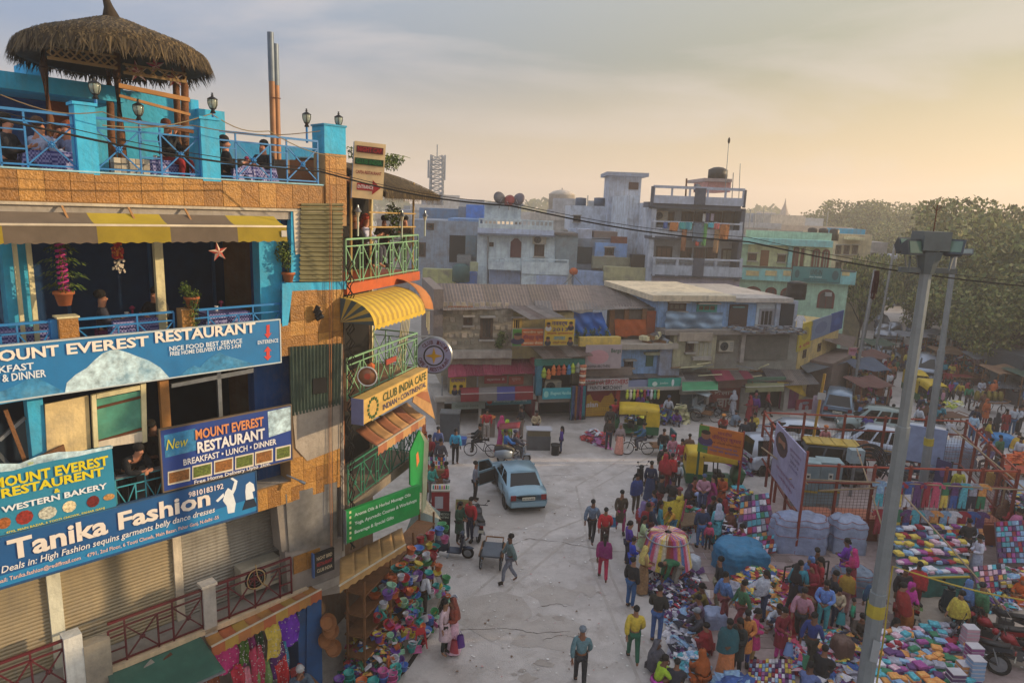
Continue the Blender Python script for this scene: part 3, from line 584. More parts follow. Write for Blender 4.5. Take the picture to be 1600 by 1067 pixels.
t=thing('potted_shrub','leafy shrub in a clay pot beside the ribbed olive sheet','potted plant',fpl(LF,451,443,.1)); pot(t,0,.13,.24); m=leaves(MB(),(0,0,.6),.24,.2,.4,800,.025); m.build('foliage',t); utube('stem',(0,0,.2),(0,0,.6),.012,WOODM,t)
t=thing('potted_palm','small dark palm in a pot behind the restaurant railing','potted plant',fpl(LF,432,470,.5)); pot(t,-.3,.13,.24); m=MB().use(LFC[3])
for i in range(14):
    a=U(0,6.28); m.tube([(0,0,-.08),(cos(a)*.15,sin(a)*.15,.25),(cos(a)*.34,sin(a)*.34,.22)],[.012,.02,.003],3)
m.build('fronds',t)
def starlamp(px,py,y,s,label,c='b8483c'):
    t=thing('paper_star',label,'star lantern',fpl(LF,px,py,y)); n=5
    for k in range(5):
        a=pi/2+k*2*pi/5+.15; b=MB().use(mat(c,.5)); f=MB().use(mat('d8c0b0',.4)); T=(cos(a)*s,0,sin(a)*s); l=(cos(a+.63)*s*.38,0,sin(a+.63)*s*.38); r_=(cos(a-.63)*s*.38,0,sin(a-.63)*s*.38)
        b.add([(0,-s*.2,0),l,T],[(0,1,2)]); b.add([(0,s*.2,0),T,l],[(0,1,2)]); f.add([(0,-s*.2,0),T,r_],[(0,1,2)]); f.add([(0,s*.2,0),r_,T],[(0,1,2)]); b.build('point',t); f.build('point',t)
    utube('cord',(0,0,s),(0,0,s+.4),.004,DK,t)
starlamp(341,394,.4,.2,'red and silver paper star hanging in the dark blue restaurant opening')
starlamp(214,112,.9,.2,'paper star hung beside the centre post of the thatched hut','8a3a44'); starlamp(243,103,1.1,.18,'narrow pink paper star hung in the middle of the hut opening','b03a5a'); starlamp(272,122,1.2,.2,'deep red paper star hung nearest the outer hut post','8a2038')
t=thing('tinsel_garland','red and gold tinsel garland hanging from the restaurant ceiling','garland',fpl(LF,184,400,.6)); m=MB()
for i in range(240): m.use([flat('b02a2a'),flat('c87a3a'),flat('c9bfae')][0 if i<110 else (1 if i<190 else 2)]); a=U(0,6.3); z=U(-.05,.28) if i<190 else U(-.3,-.05); r=U(.02,.1); m.cb(cos(a)*r,sin(a)*r,z,.025,.01,.035)
m.build('tinsel',t)
t=thing('spot_lamps','cluster of small black floodlights on the ochre tiled pier','floodlight',fpl(LF,495,490,-.14))
for k in range(3): MB().use(BLACKP).lathe([(.02,-.09),(.05,-.08),(.06,.06),(.065,.08),(.02,.07)],8,T=Matrix.Translation((.03*k,0,.09*(1-k)))@RY(.5+.3*k)).build('lamp_head',t,True)
utube('bracket',(0,.13,.0),(0,0,0),.015,BLACKP,t)
t=thing('wall_spike_lamp','thin grey lamp arm on the tiled band under the breakfast signboard','lamp',fpl(LF,448,742,-.02)); utube('arm',(0,0,0),(.2,-.3,-.12),.02,METAL,t); utube('head',(.17,-.26,-.1),(.24,-.36,-.15),.035,METAL,t)
# dining tables with chequered cloths
CHK=bpy.data.materials.new('mat_checked_cloth'); CHK.use_nodes=True; _n=CHK.node_tree; _b=_n.nodes['Principled BSDF']; _c=_n.nodes.new('ShaderNodeTexChecker'); _c.inputs['Scale'].default_value=26; _c.inputs[1].default_value=hx('2a2f7c'); _c.inputs[2].default_value=hx('8a8cc0'); _g2=_n.nodes.new('ShaderNodeNewGeometry'); _n.links.new(_g2.outputs['Position'],_c.inputs[0]); _n.links.new(_c.outputs[0],_b.inputs['Base Color'])
def dtable(fr,x,y,z,label,cl=CHK,grp=None):
    t=thing('dining_table',label,'table',fr.M@Matrix.Translation((x,y,z)),grp); ubox('tabletop',-.42,-.35,.72,.42,.35,.75,WOODM,t)
    for a in (-.35,.35):
        for b in (-.28,.28): ubox('leg',a-.02,b-.02,0,a+.02,b+.02,.72,WOODM,t)
    m=MB().use(cl)
    def cf(u,v):
        a=u*2*pi; rx_=.44; k=1/max(abs(cos(a)),abs(sin(a))); e=1+.12*v*abs(sin(6*a)); return (cos(a)*k*rx_*e,sin(a)*k*.37*e,.757-v*.3)
    m.grid(cf,40,2); m.box(-.43,-.36,.752,.43,.36,.76); o=m.build('tablecloth',None,M=fr.M@Matrix.Translation((x,y,z)),label=label.replace('table','tablecloth',1) if 0 else 'blue chequered cloth on the '+label.split(' ',1)[1][:60],cat='tablecloth',group=grp and 'chequered tablecloths')
    c=thing('table_caddy','cup and napkin holder on the '+label.split(' ',1)[1][:50],'cup',fr.M@Matrix.Translation((x-.1,y,z+.76))); MB().use(flat('d0d0d0')).lathe([(.03,0),(.04,.1),(.035,.1),(.02,.01)],8).build('cup',c); MB().use(flat('8a2a50')).lathe([(.02,0),(.02,.12),(.06,.16),(.02,.2)],6,c=(.12,.05,0)).build('flowers',c)
    return t
for px,py,y,zf_,lb in ((20,470,1.0,z3,'small dining table at the far end of the blue balcony'),(205,470,.9,z3,'small dining table between the two seated women'),(345,470,.8,z3,'empty dining table by the last stretch of blue railing'),(75,230,1.0,z4+.08,'terrace dining table where the two men eat'),(385,230,.9,z4+.08,'terrace dining table near the flue pipes'),(250,230,1.4,z4+.08,'wooden dining table inside the thatched hut'),(305,600,1.2,z2,'dark dining table behind the lower signboard')):
    dtable(LF,LF.p(px,py,y)[0],y,zf_,lb)
t=thing('stone_planter','squat planter of stacked pale stones under the hut rail','planter',fpl(LF,208,274,.45))
for i in range(5):
    for j in range(3): ubox('stone',-.3+i*.12,0,.0+j*.1,-.19+i*.12,.2+U(0,.03),.09+j*.1,[wall('b0a898'),wall('8f887c')][(i+j)%2],t)
# air conditioner behind the maroon rail
def aircon(fr,px,py,y,label,s=1,name='air_conditioner'):
    t=thing(name,label,'air conditioner',fpl(fr,px,py,y)@Matrix.Scale(s,4)); MB().use(mat('b5ae9c',.5,dirt=.3)).box(-.42,0,-.28,.42,.3,.28).build('case',t)
    MB().use(DK).cyl((-.12,-.005,0),(-.12,-.02,0),.23,n=16).build('fan_opening',t); m=MB().use(METAL)
    for r in (.08,.14,.2): 
        for i in range(16): a=i*pi/8; m.bar((-.12+cos(a)*r,-.03,sin(a)*r),(-.12+cos(a+pi/8)*r,-.03,sin(a+pi/8)*r),.008)
    m.build('fan_grille',t); m=MB().use(METAL)
    for k in range(5): m.box(.2,-.012,-.2+k*.09,.38,-.002,-.16+k*.09)
    m.build('louvres',t); return t
aircon(LF,408,900,.35,'outdoor unit with a round fan behind the maroon balcony railing',1.1)
t=thing('cable_coil','loose coil of pale cable hung on the maroon railing','cable',fpl(LF,400,905,-.08)); m=MB().use(mat('a58a5c',.7))
m.tube([(cos(a*.4)*.2,-.02*sin(a),sin(a*.4)*.22) for a in range(17)],.012,5); m.tube([(.0,0,.35),(.02,-.03,.1),(.1,-.04,-.1),(.25,-.02,-.25)],.012,5); m.build('coil',t)
# ropes and service cables down the corner
for k,(px,c,r) in enumerate(((514,'8a5a3a',.008),(517,'b0703a',.007),(520,'2a2a2a',.006),(536,'1c1c1c',.01))):
    a=lf(px,250+40*k,-.1)[:2]; b=lf(px+2-k,860,-.1); m=MB().use(flat(c)).tube([(a[0]+(b[0]-a[0])*i/8+U(-.01,.01),-.1-.02*sin(i),a[1]+(b[1]-a[1])*i/8) for i in range(9)],r,4); m.build('hanging_cable',None,M=LF.M,label=['brown rope running down the ochre corner column','orange rope running down the ochre corner column','thin black wire beside the two corner ropes','thick black cable bundle at the building seam'][k],cat='cable')
t=thing('cable_ladder','black coiled cables strapped up the seam between the two buildings','cables',LF.M); m=MB().use(DK)
for k in range(3):
    z=3.8
    m.tube([(lf(537,600)[0]+.06+.05*k+.05*sin(i*1.9+k),-.12-.03*cos(i*2+k),3.9+i*.11) for i in range(64)],.014,4)
m.build('coils',t)
# ================= the club restaurant building
CF=Fr(-3.8,15.35,R(73),-.13); cp_=CF.p
cb=thing('club_building','narrow cafe building with green balconies, striped awnings and a thatched top','building',CF.M); cl=cp_(652,430)[0]
GRL=mat('7fae86',.5,dirt=.25); GRD=mat('2f7a62',.5,dirt=.25); BRN=wall('7a4a28',.4); f1,f2,f3=4.95,7.55,10.3
ubox('main_wall',.0,1.5,0,cl+.2,6,13.0-.0,wall('5f4a38'),cb); 
for z,c in ((f1,wall('6f6455')),(f2,wall('7a5a3c')),(f3,mat('b5521e',.6,dirt=.3))): ubox('balcony_slab',.02,-.02,z-.24,cl+.12,1.49,z,c,cb)
ubox('roof_slab',.02,.3,12.6,cl+.1,1.49,12.7,BRN,cb)
for z in (f1,f2,f3):
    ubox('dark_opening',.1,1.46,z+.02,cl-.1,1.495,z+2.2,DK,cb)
    for x in (.05,.9,1.8,cl-.05): ubox('door_post',x,1.38,z,x+.07,1.455,z+2.3,[WOODM,CREAM][int(x)%2],cb)
for z,m_,(w0,w1) in ((f1,GRD,(.06,.3)),(f2,GRL,(.04,.3)),(f3,GRL,(.05,.3))):
    railing(cb,(.06,.03),(cl+.08,.03),z,z+1.0,m_,'XL',.026,(.62,.14),z!=f2,.16); railing(cb,(cl+.08,.03),(cl+.08,1.4),z,z+1.0,m_,'XL',.026,(.5,.14),z!=f2)
for x in (.4,1.3,cl-.1): utube('bamboo_post',(x,.1,f3),(x+.03,.1,12.7),.03,mat('a88a50',.7),cb)
for z in (11.55,11.9): ubar('bamboo_rail',(1.2,.08,z),(cl,.08,z-.03),.035,mat('a88a50',.7),cb)
ubox('green_screen',.05,.9,11.9,1.5,.93,12.6,mat('0f6a3c',.7),cb); ubox('brick_corner',-.0,.1,f1,.05,1.4,13,BRN,cb)
# carved shutters on the middle floor
for k in range(6): ubar('bamboo_lattice',(cl-.9+.1*k,.2,f2+.1),(cl-.3+.1*k,.25,f2+1.9),.02,CREAM,cb)
th=thing('thatch_canopy','shaggy thatched canopy over the top cafe balcony','canopy',CF.M); m=MB(); 
x0=cp_(592,290)[0]; z0=cp_(655,300)[1]
MB().use(TH[1]).grid(lambda u,v:(x0-.6+(cl+.9-x0)*u,-.5+2.4*v,z0-.1+.75*sin(min(1,v*1.2)*pi/2)*(1-.25*u*u)),8,5,.12).build('thatch_core',th)
for i in range(5000):
    u,v=rnd(),rnd()**1.6; p=Vector((x0-.6+(cl+.95-x0)*u,-.5+2.4*v,z0-.07+.75*sin(min(1,v*1.2)*pi/2)*(1-.25*u*u))); m.use(random.choice(TH)); l=U(.15,.35); d=Vector((U(-.08,.08)+(.1 if u>.9 else 0),-l*(.7 if v>.1 else .15),-l*(.35 if v>.1 else .9))); q=Vector((.01,0,0))
    m.add([p-q,p+q,p+d],[(0,1,2)])
m.build('thatch',th,kind='stuff')
t=thing('roof_garden','spiky green plants growing on the thatched cafe canopy','plants',CF.M); m=MB()
for k in range(5): leaves(m,(x0+.2+k*.5,.7,z0+.75),.3,.3,.25,260,.035)
for k in range(26): a=U(0,6.3); x=x0+.2+U(0,2.2); m.use(LFC[2]).tube([(x,.7,z0+.6),(x+cos(a)*.2,.7+sin(a)*.2,z0+.95),(x+cos(a)*.4,.7+sin(a)*.4,z0+.9)],[.01,.015,.002],3)
m.build('foliage',t)
t=thing('balcony_palms','dark green palms and creepers filling the cafe balcony behind the entrance sign','plants',CF.M); m=MB(); leaves(m,(.4,.6,f3+1.2),.4,.35,.8,900,.045); leaves(m,(cl-.3,.6,f3+1.5),.25,.3,.6,500,.04); m.build('foliage',t)
for px in (559,628,664):
    x,z=cp_(px,331 if px<600 else 338,-.02); t=thing('balcony_lamp','conical lamp on %s of the cafe balcony'%{559:'the near post',628:'the middle post',664:'the corner post'}[px],'lamp',CF.M@Matrix.Translation((x,-.02,z))); utube('post',(0,0,-.55),(0,0,0),.022,mat('b9c4b4',.5),t); MB().use(METAL).lathe([(.1,0),(.03,.1),(.02,.15)],8).build('shade',t); MB().use(mat('c0b9a0',.3)).lathe([(.03,-.12),(.06,-.01),(.02,0)],8).build('glass',t)
# dome awning with yellow stripes
YS=[mat('c8a838',.8,var=.12),mat('a98a3a',.8,var=.12)]; t=thing('yellow_dome_awning','rounded yellow striped awning with a dark striped side over the cafe windows','awning',CF.M)
yo=-.85; xa=cp_(585,512,yo)[0]; xb=cp_(664,490,yo)[0]; zb=cp_(585,512,yo)[1]+.05; zt2=cp_(565,455,0)[1]-.05
def dome(u,v): a=v*pi/2; return (xa+(xb-xa)*u,yo*sin(a),zb+(zt2-zb)*cos(a))
n=22
for k in range(n): MB().use(YS[k%2]).grid(lambda u,v:dome((k+u)/n,v),1,6,.01).build('canvas_stripe',t)
for k in range(9):
    a0=k*pi/18; a1=(k+1)*pi/18
    for x,mm in ((xa-.01,[mat('3f4a4a',.8),YS[1]]),(xb+.01,[mat('9a6438',.8),mat('8a5a30',.8)])): MB().use(mm[k%2]).add([(x,0,zb),(x,yo*sin(a0),zb+(zt2-zb)*cos(a0)),(x,yo*sin(a1),zb+(zt2-zb)*cos(a1))],[(0,1,2)]).build('side_stripe',t)
MB().use(YS[0]).grid(lambda u,v:(xa+(xb-xa)*u,yo-.01,zb-v*(.1+.02*cos(u*80))),60,1).build('valance',t)
t=thing('brown_corner_awning','tan rounded awning turning the corner beyond the yellow one','awning',CF.M@Matrix.Translation((xb+.03,0,0))); MB().use(mat('b0703a',.8,dirt=.2)).grid(lambda u,v:(.7*u,yo*.9*sin(v*pi/2),zb+.05+(zt2+.15-zb)*cos(v*pi/2)-.15*u),4,6,.01).build('canvas',t,True); ubar('frame_bar',(0,yo*.9,zb),(.7,yo*.9,zb-.1),.03,METAL,t)
for k in range(3): t2=ubar('awning_strap',(.45+.08*k,yo*.8,zb-.05),(.45+.08*k,yo*.8,zb-.55-.1*k),.015,CREAM,t)
# lower awnings
def slope_awning(fr,name,label,tl,tr,bl,br,y0,y1,cols,val=.16,n=8,seed=0,bar=True):
    t=thing(name,label,'awning',fr.M); a,b,c,d=[fr.p(*q,y0) for q in (tl,tr)]+[fr.p(*q,y1) for q in (bl,br)]
    for k in range(n):
        def f(u,v): w=(k+u)/n; p=(a[0]+(b[0]-a[0])*w,a[1]+(b[1]-a[1])*w); q=(c[0]+(d[0]-c[0])*w,c[1]+(d[1]-c[1])*w); return (p[0]*(1-v)+q[0]*v,y0+(y1-y0)*v,p[1]*(1-v)+q[1]*v-.04*sin(pi*v))
        MB().use(cols[k%len(cols)]).grid(f,4,4,.008).build('canvas',t,True)
        if val: MB().use(cols[(k+1)%len(cols)] if len(cols)>2 else cols[k%len(cols)]).grid(lambda u,v:(c[0]+(d[0]-c[0])*(k+u)/n,y1-.012,c[1]+(d[1]-c[1])*(k+u)/n-.02-v*(val+.02*cos(u*12.6))),10,1).build('valance',t)
    if bar: ubar('front_bar',(c[0],y1,c[1]),(d[0],y1,d[1]),.03,mat('cfc4b0',.4,.4),t)
    return t
BR=[mat('9a6040',.8,dirt=.2),mat('b58a58',.8,dirt=.2)]
slope_awning(CF,'brown_awning','brown and beige striped awning under the long cafe sign',(556,672),(636,628),(590,697),(664,650),0,-.75,BR,.2,6)
t=thing('beige_flap','beige striped awning flap hanging at the end of the long cafe sign','awning',CF.M); 
for k in range(4):
    P=[((648+4*k),640-6*k),((652+4*k),634-6*k)]; A=[cp_(655+k*2.5,585+k*12,-.6),cp_(657.5+k*2.5,597+k*12,-.6),cp_(677-k*3+2,652-k*1,-.6),cp_(680-k*3,654,-.6)]
MB().use(BR[1]).prism([cp_(a,b,-.7) for a,b in ((657,586),(664,592),(680,655),(645,628),(650,600))],-.7,-.68).build('canvas',t); MB().use(BR[0]).prism([cp_(a,b,-.7) for a,b in ((655,612),(668,612),(673,630),(650,618))],-.706,-.702).build('stripe',t)
# long cafe sign
sgn=mat('c9a458',.6,dirt=.25)
def rsign(fr,name,label,quad,y,board,lines,depth=.2,side=None,cat='sign'):
    t=thing(name,label,cat,fr.M); P=[fr.p(*q,y) for q in quad]; z0=(P[3][1]+P[2][1])/2; z1=(P[0][1]+P[1][1])/2; x0=P[0][0]; x1=P[1][0]
    MB().use(board).box(x0,y,z0,x1,y+depth,z1).build('board',t); MB().use(side or METAL).box(x0-.02,y-.005,z0-.02,x0-.002,y+depth,z1+.02).build('side_panel',t)
    for b,c,u0,u1,v0,v1 in lines: m=MB().use(flat(c)); text(m,b,x0+(x1-x0)*u0,z0+(z1-z0)*v0,x0+(x1-x0)*u1,z0+(z1-z0)*v1,y,.02,th=.008); m.build('lettering',t)
    return t,(x0,x1,z0,z1)
t,q=rsign(CF,'club_sign','long amber cafe sign with a ring of dots jutting over the street',((568,622),(668,578),(668,605),(568,665)),-.8,sgn,[('CLUB INDIA CAFE','3c4a28',.26,.97,.5,.88),('INDIAN • CONTINENTAL','3c3a5a',.26,.97,.14,.4)],.3,mat('6a6a8a',.5))
for i in range(14): a=i*2*pi/14; ubox('ring_dot',q[0]+.42+cos(a)*.22-.035,-.815,(q[2]+q[3])/2+sin(a)*.22-.035,q[0]+.42+cos(a)*.22+.035,-.801,(q[2]+q[3])/2+sin(a)*.22+.035,flat('3f5a30'),t)
# green boards
GB=mat('0f8a40',.5,dirt=.15); GF=Fr(-3.8,15.3,R(49),-.13)
t,q=rsign(GF,'green_signboard','bright green massage and courses signboard over the bucket stall',((541,800),(656,757),(656,800),(541,853)),-.35,GB,[('Aroma Oils & Herbal Massage Oils','d8e8d8',.1,.86,.72,.86),('Yoga, Ayurvedic Courses & Workshops','d8e8d8',.1,.95,.45,.6),('Beverage & Special Gifts','d8e8d8',.1,.62,.18,.32)],.1,METAL)
for k in range(6): ubox('bullet',q[0]+.08,-.36,q[2]+.08+k*.13,q[0]+.13,-.351,q[2]+.14+k*.13,flat('d8d8a0'),t)
t=thing('green_side_board','tall green board standing on edge beside the lower cafe balcony','sign',CF.M); e_=cp_(657,780,-.1)
MB().use(GB).prism([cp_(a,b,-.5) for a,b in ((655,672),(663,690),(659,770),(641,757),(641,705))],-.5,-.46).build('board',t)
MB().use(mat('b0b898',.5)).prism([cp_(a,b,-.46) for a,b in ((657,672),(670,690),(666,790),(660,802),(661,760))],-.46,-.42).build('edge_panel',t)
MB().use(flat('c8703a')).prism([cp_(a,b,-.5) for a,b in ((650,710),(653,705),(655,720),(651,730))],-.505,-.501).build('emblem',t)
slope_awning(CF,'tan_awning','tan awning with a scalloped edge shading the bucket stall',(531,872),(628,824),(530,915),(634,850),.05,-.9,[mat('a5814e',.85,dirt=.3)],.14,5)
# round signs
def disc(label,x,Y,z,r,ang=0,name='round_sign'):
    t=thing(name,label,'sign',Matrix.Translation((x,Y,z))@RZ(ang)); return t
x,z=VY(678,555,19.2); t=disc('round cafe sign with a gold four pointed star hanging over the street',x,19.2,z,.5,.1)
MB().use(METAL).cyl((0,.1,0),(0,-.06,0),.54,n=32).build('rim',t,True); MB().use(mat('8f8fb0',.5,var=.1)).cyl((0,-.061,0),(0,-.068,0),.5,n=32).build('face',t); MB().use(BLACKP).cyl((0,-.069,0),(0,-.074,0),.3,n=28).build('inner_ring',t); MB().use(mat('9a9abc',.5)).cyl((0,-.075,0),(0,-.08,0),.26,n=28).build('inner_face',t)
MB().use(mat('b08a1c',.3,.5)).prism([(cos(i*pi/4)*(.24 if i%2==0 else .07),sin(i*pi/4)*(.24 if i%2==0 else .07)) for i in range(8)],-.1,-.081).build('star',t)
for s_,a0,a1,fl in (('CLUB INDIA',2.5,.3,1),('CAFE & RESTAURANT',3.3,6.1,-1)):
    m=MB().use(flat('5c2a3c')); n=len(s_)
    for i,ch in enumerate(s_):
        if ch==' ': continue
        a=a0+(a1-a0)*(i+.5)/n; v,f=glyphs(ch,.02); w=.07; h=.11; T=Matrix.Translation((cos(a)*.4,0,sin(a)*.4))@RY(-(a-pi/2) if fl==1 else -(a+pi/2)); m.add([((p-.5)*w,-.078,(q_-.5)*h) for p,q_ in v],f,T)
    m.build('lettering',t)
ubar('bracket',(0,.05,.54),(-1.0,-.3,.6),.03,METAL,t)
x,z=cp_(574,588,-.9); t=thing('round_lamp_sign','small round lamp sign with a white rim on the middle cafe balcony','sign',Matrix.Translation(CF.M@Vector((x,-.9,z)))); MB().use(mat('8a5a3c',.4)).cyl((0,.12,0),(0,0,0),.2,n=24).build('drum',t,True); m=MB().use(flat('d8d8d0')); m.tube([(cos(i*pi/12)*.21,-.01,sin(i*pi/12)*.21) for i in range(25)],.014,5); m.build('rim',t,True); MB().use(flat('b04a30')).cyl((0,-.002,0),(0,-.01,0),.07,n=10).build('mark',t)
t=thing('lantern_box','orange lantern on the railing beside the round lamp sign','lantern',fpl(CF,580,572,-.7)); MB().use(flat('c8642a')).lathe([(.02,.08),(.09,.02),(.07,-.08),(.02,-.09)],8).build('shade',t)
t=thing('railing_plaque','red plaque fixed to the middle cafe railing','plaque',fpl(CF,610,563,-.05)); ubox('plate',-.28,-.03,-.07,.28,.0,.07,flat('9a4030'),t)
# tall entrance sign
x,z=VY(576,268,15.6); t=thing('entrance_sign','tall cream box sign with a red entrance arrow at the building corner','sign',Matrix.Translation((x,15.6,z))@RZ(.22)@RY(.06)); 
ubox('board',-.34,0,-.6,.34,.2,.62,mat('e0c08c',.5),t); ubox('side_panel',-.36,-.0,-.62,-.341,.3,.6,mat('70809c',.5),t)
for bd,c,zz,h,w in (('NIGHT CAP','a82020',.46,.1,.52),('CLUB INDIA','146a30',.2,.1,.56),('CAFEA RESTAURANT','8a2a2a',-.03,.07,.56)):
    if h==.1: ubox('letter_backing',-w/2-.03,-.03,zz-.07,w/2+.03,-.002,zz+.07,flat({'a82020':'5a1014','146a30':'0c3a1c'}[c]),t)
    m=MB().use(flat(c)); text(m,bd,-w/2,zz-h/2,w/2,zz+h/2,-.032 if h==.1 else 0,.02,th=.012); m.build('lettering',t)
MB().use(flat('9a2020')).prism([(-.24,-.42),(.1,-.42),(.1,-.5),(.28,-.34),(.1,-.18),(.1,-.27),(-.24,-.27)],-.01,-.002).build('arrow',t); m=MB().use(flat('e0d8d0')); text(m,'ENTRANCE',-.22,-.385,.12,-.305,-.011); m.build('lettering',t)
x,z=lf(507,878,-.2); t=thing('black_notice_board','small black notice board with pale lettering by the tan awning','sign',LF.M@Matrix.Translation((x,-.2,z))); ubox('board',-.26,0,-.28,.26,.06,.28,BLACKP,t)
for k,(s_,c) in enumerate((('NIGHT BIRD','b8a888'),('RESTAURANT','a02a2a'),('CLUB INDIA','b8a888'))): m=MB().use(flat(c)); text(m,s_,-.2,.1-k*.15,.2,.19-k*.15,0); m.build('lettering',t)
ubox('frame_side',-.29,-.01,-.3,-.261,.08,.3,mat('3a5a8a',.5),t)
# overhead cables crossing the whole view
def cable(pts,r,label,m=DK):
    W=[Vector((*VY(a,b,Y),)) for a,b,Y in pts]; P=[Vector((w[0],p[2],w[1])) for w,p in zip(W,pts)]; Q=[]
    for i in range(len(P)-1):
        for k in range(8): Q.append(P[i].lerp(P[i+1],k/8)-Vector((0,0,.12*sin(pi*k/8))))
    Q.append(P[-1]); MB().use(m).tube(Q,r,5).build('overhead_cable',None,label=label,cat='cable')
cable([(-20,182,9),(500,268,13.5),(800,322,15),(1170,378,16),(1620,449,15)],.017,'thick black cable sagging from the left terrace across to the far right')
cable([(-20,170,9.2),(500,264,13.7),(800,318,15.3),(1170,371,16.3),(1620,443,15.2)],.007,'thinner black cable running just above the thick one')
cable([(160,196,11.9),(330,178,13.2),(420,205,14),(540,246,15)],.01,'slack pale wire wound along the terrace top rail',flat('8a7a5a'))
cable([(0,148,10),(160,175,11.6),(300,196,12.8),(500,205,14.2)],.009,'slack brown wire crossing the front of the thatched hut',flat('6a5a44'))
t=thing('kite_scrap','torn dark kite scrap tangled on the overhead cable','scrap',Matrix.Translation((VY(1369,430,15.6)[0],15.6,VY(1369,430,15.6)[1]))); m=MB().use(mat('4a3030',.9))
for k in range(12): a=U(-.06,.06); m.tube([(a,0,.1),(a+U(-.05,.05),U(-.03,.03),-.15),(a*.5+U(-.04,.04),0,-.3-U(0,.3))],.015,3)
m.build('rags',t)
# ================= market row across the square
MF=Fr(-3.4,35.9,R(14)); mp_=MF.p
def pr(t,name,fr,xl,xr,yt,yb,y0,d,m,**k):
    "box whose front face covers the given pixel rectangle on the wall plane y0, d deep"
    xm,ym=(xl+xr)/2,(yt+yb)/2; x0=fr.p(xl,ym,y0)[0]; x1=fr.p(xr,ym,y0)[0]; z1=fr.p(xm,yt,y0)[1]; z0=fr.p(xm,yb,y0)[1]
    return ubox(name,x0,y0,max(z0,0),x1,y0+d,z1,m,t,**k)
def win(t,fr,xl,xr,yt,yb,y,pane=None,frm=None,bars=2,sill=True):
    xm,ym=(xl+xr)/2,(yt+yb)/2; x0=fr.p(xl,ym,y)[0]; x1=fr.p(xr,ym,y)[0]; z1=fr.p(xm,yt,y)[1]; z0=fr.p(xm,yb,y)[1]; fm=frm or mat('4a3a30',.8)
    w=link('window',None,t,Matrix.Translation((x0,y,z0))); W_,H=x1-x0,z1-z0; f=.07
    ubox('pane',f,-.01,f,W_-f,.0,H-f,pane or mat('1a1c20',.25),w)
    ubox('frame',-f,-.07,-f,f,.0,H+f,fm,w); ubox('frame',W_-f,-.07,-f,W_+f,.0,H+f,fm,w); ubox('frame',f,-.068,H-f,W_-f,.0,H+f,fm,w); ubox('frame',f,-.068,-f,W_-f,.0,f,fm,w)
    for k in range(bars): ubox('bar',W_*(k+1)/(bars+1)-.02,-.05,f,W_*(k+1)/(bars+1)+.02,-.012,H-f,fm,w)
    if sill: ubox('sill',-.15,-.25,-.16,W_+.15,.0,-.071,CONC,w); ubox('shade',-.15,-.4,H+.071,W_+.15,.0,H+.15,CONC,w)
    return w
def door(t,fr,xl,xr,yt,yb,y,m=None): pr(t,'door',fr,xl,xr,yt,yb,y-.06,.059,m or mat('5a3a2c',.7))
TIN=[mat(c,.65,.25,var=.25,dirt=.5,dcol='4a3a30',streak=.3) for c in ('6b6460','7a706a','5d5a5c','6a5a54')]
def tin(t,quad,n,mats=TIN,th=.02,name='roofing_sheet',amp=.03,cor=5):
    "corrugated roof: quad = (px,py,depth Y) back-left, back-right, front-right, front-left; n sheets"
    P=[Vector((VY(a,b,Y)[0],Y,VY(a,b,Y)[1])) for a,b,Y in quad]; I=t.matrix_basis.inverted(); P=[I@p for p in P]
    for k in range(n):
        l=U(-.06,.06); dz=U(0,.03)
        def f(u,v):
            w=(k+u*1.03)/n; a=P[0].lerp(P[1],w); b=P[3].lerp(P[2],w); b=b+(b-a)*l*.3; q=a.lerp(b,v); return Vector((q.x,q.y,q.z+amp*.5*sin(u*cor*2*pi)+dz))
        MB().use(random.choice(mats)).grid(f,cor*3,1,th).build(name,t)
STONE=wall('7f7768',.8,.5); OBLUE=wall('6f8fb5',.6,.5,'5f6a70'); OCH=wall('b59a4a',.5)
b1=thing('stone_house','old rubble stone house with a dark window under the long brown roof','house',MF.M)
pr(b1,'stone_wall',MF,690,800,483,600,1.6,6,STONE); pr(b1,'stone_wall',MF,800,895,488,560,1.8,5,wall('8f855c',.8)); pr(b1,'side_wall',MF,677,692,452,560,1.2,6,wall('5d5552'))
# rubble stones proud of the wall
for i in range(11):
    for j in range(7):
        px=697+i*9.5+U(-1,1)+(j%2)*4; py=475+j*12+U(-1,1)
        if 722<px<738 and 490<py<508 or 748<px<772 and 492<py<560: continue
        x,z=mp_(px,py,1.6); ubox('stone',x-.14,1.56-U(0,.04),z-.13,x+U(.05,.14),1.62,z+U(.05,.13),random.choice([STONE,wall('8c8273'),wall('6f6a5c'),wall('94887a')]),b1)
win(b1,MF,726,736,496,506,1.6); win(b1,MF,752,768,497,528,1.6,mat('3c3833',.8)); win(b1,MF,801,813,498,516,1.8,mat('3a3020',.9),OCH)
for k in range(9): x,z=mp_(700+k*4.4,480,1.55); ubox('brick',x,1.5,z,x+.13,1.56,z+.07,mat('8a5a40',.9),b1)
tin(b1,[(676,443,44),(1018,447,49.5),(1030,478,42.3),(684,484,36.9)],15,[mat(c,.8,dirt=.5,dcol='3c3430',streak=.4) for c in ('6a5e58','5f5450','736660','64584f')])
tin(b1,[(835,470,40.6),(1022,470,44.6),(1028,482,41.6),(838,486,38)],8); tin(b1,[(690,472,38.5),(800,474,40.2),(806,483,38.6),(692,485,36.6)],7,[TIN[1]])
tin(b1,[(790,478,38.3),(848,478,38.9),(882,496,36.9),(828,500,36.1)],4)
t=thing('wall_creeper','dark weeds growing from the stone house wall','plant',MF.M); x,z=mp_(783,532,1.4); leaves(MB(),(x,1.35,z),.5,.25,.7,700,.05).build('foliage',t)
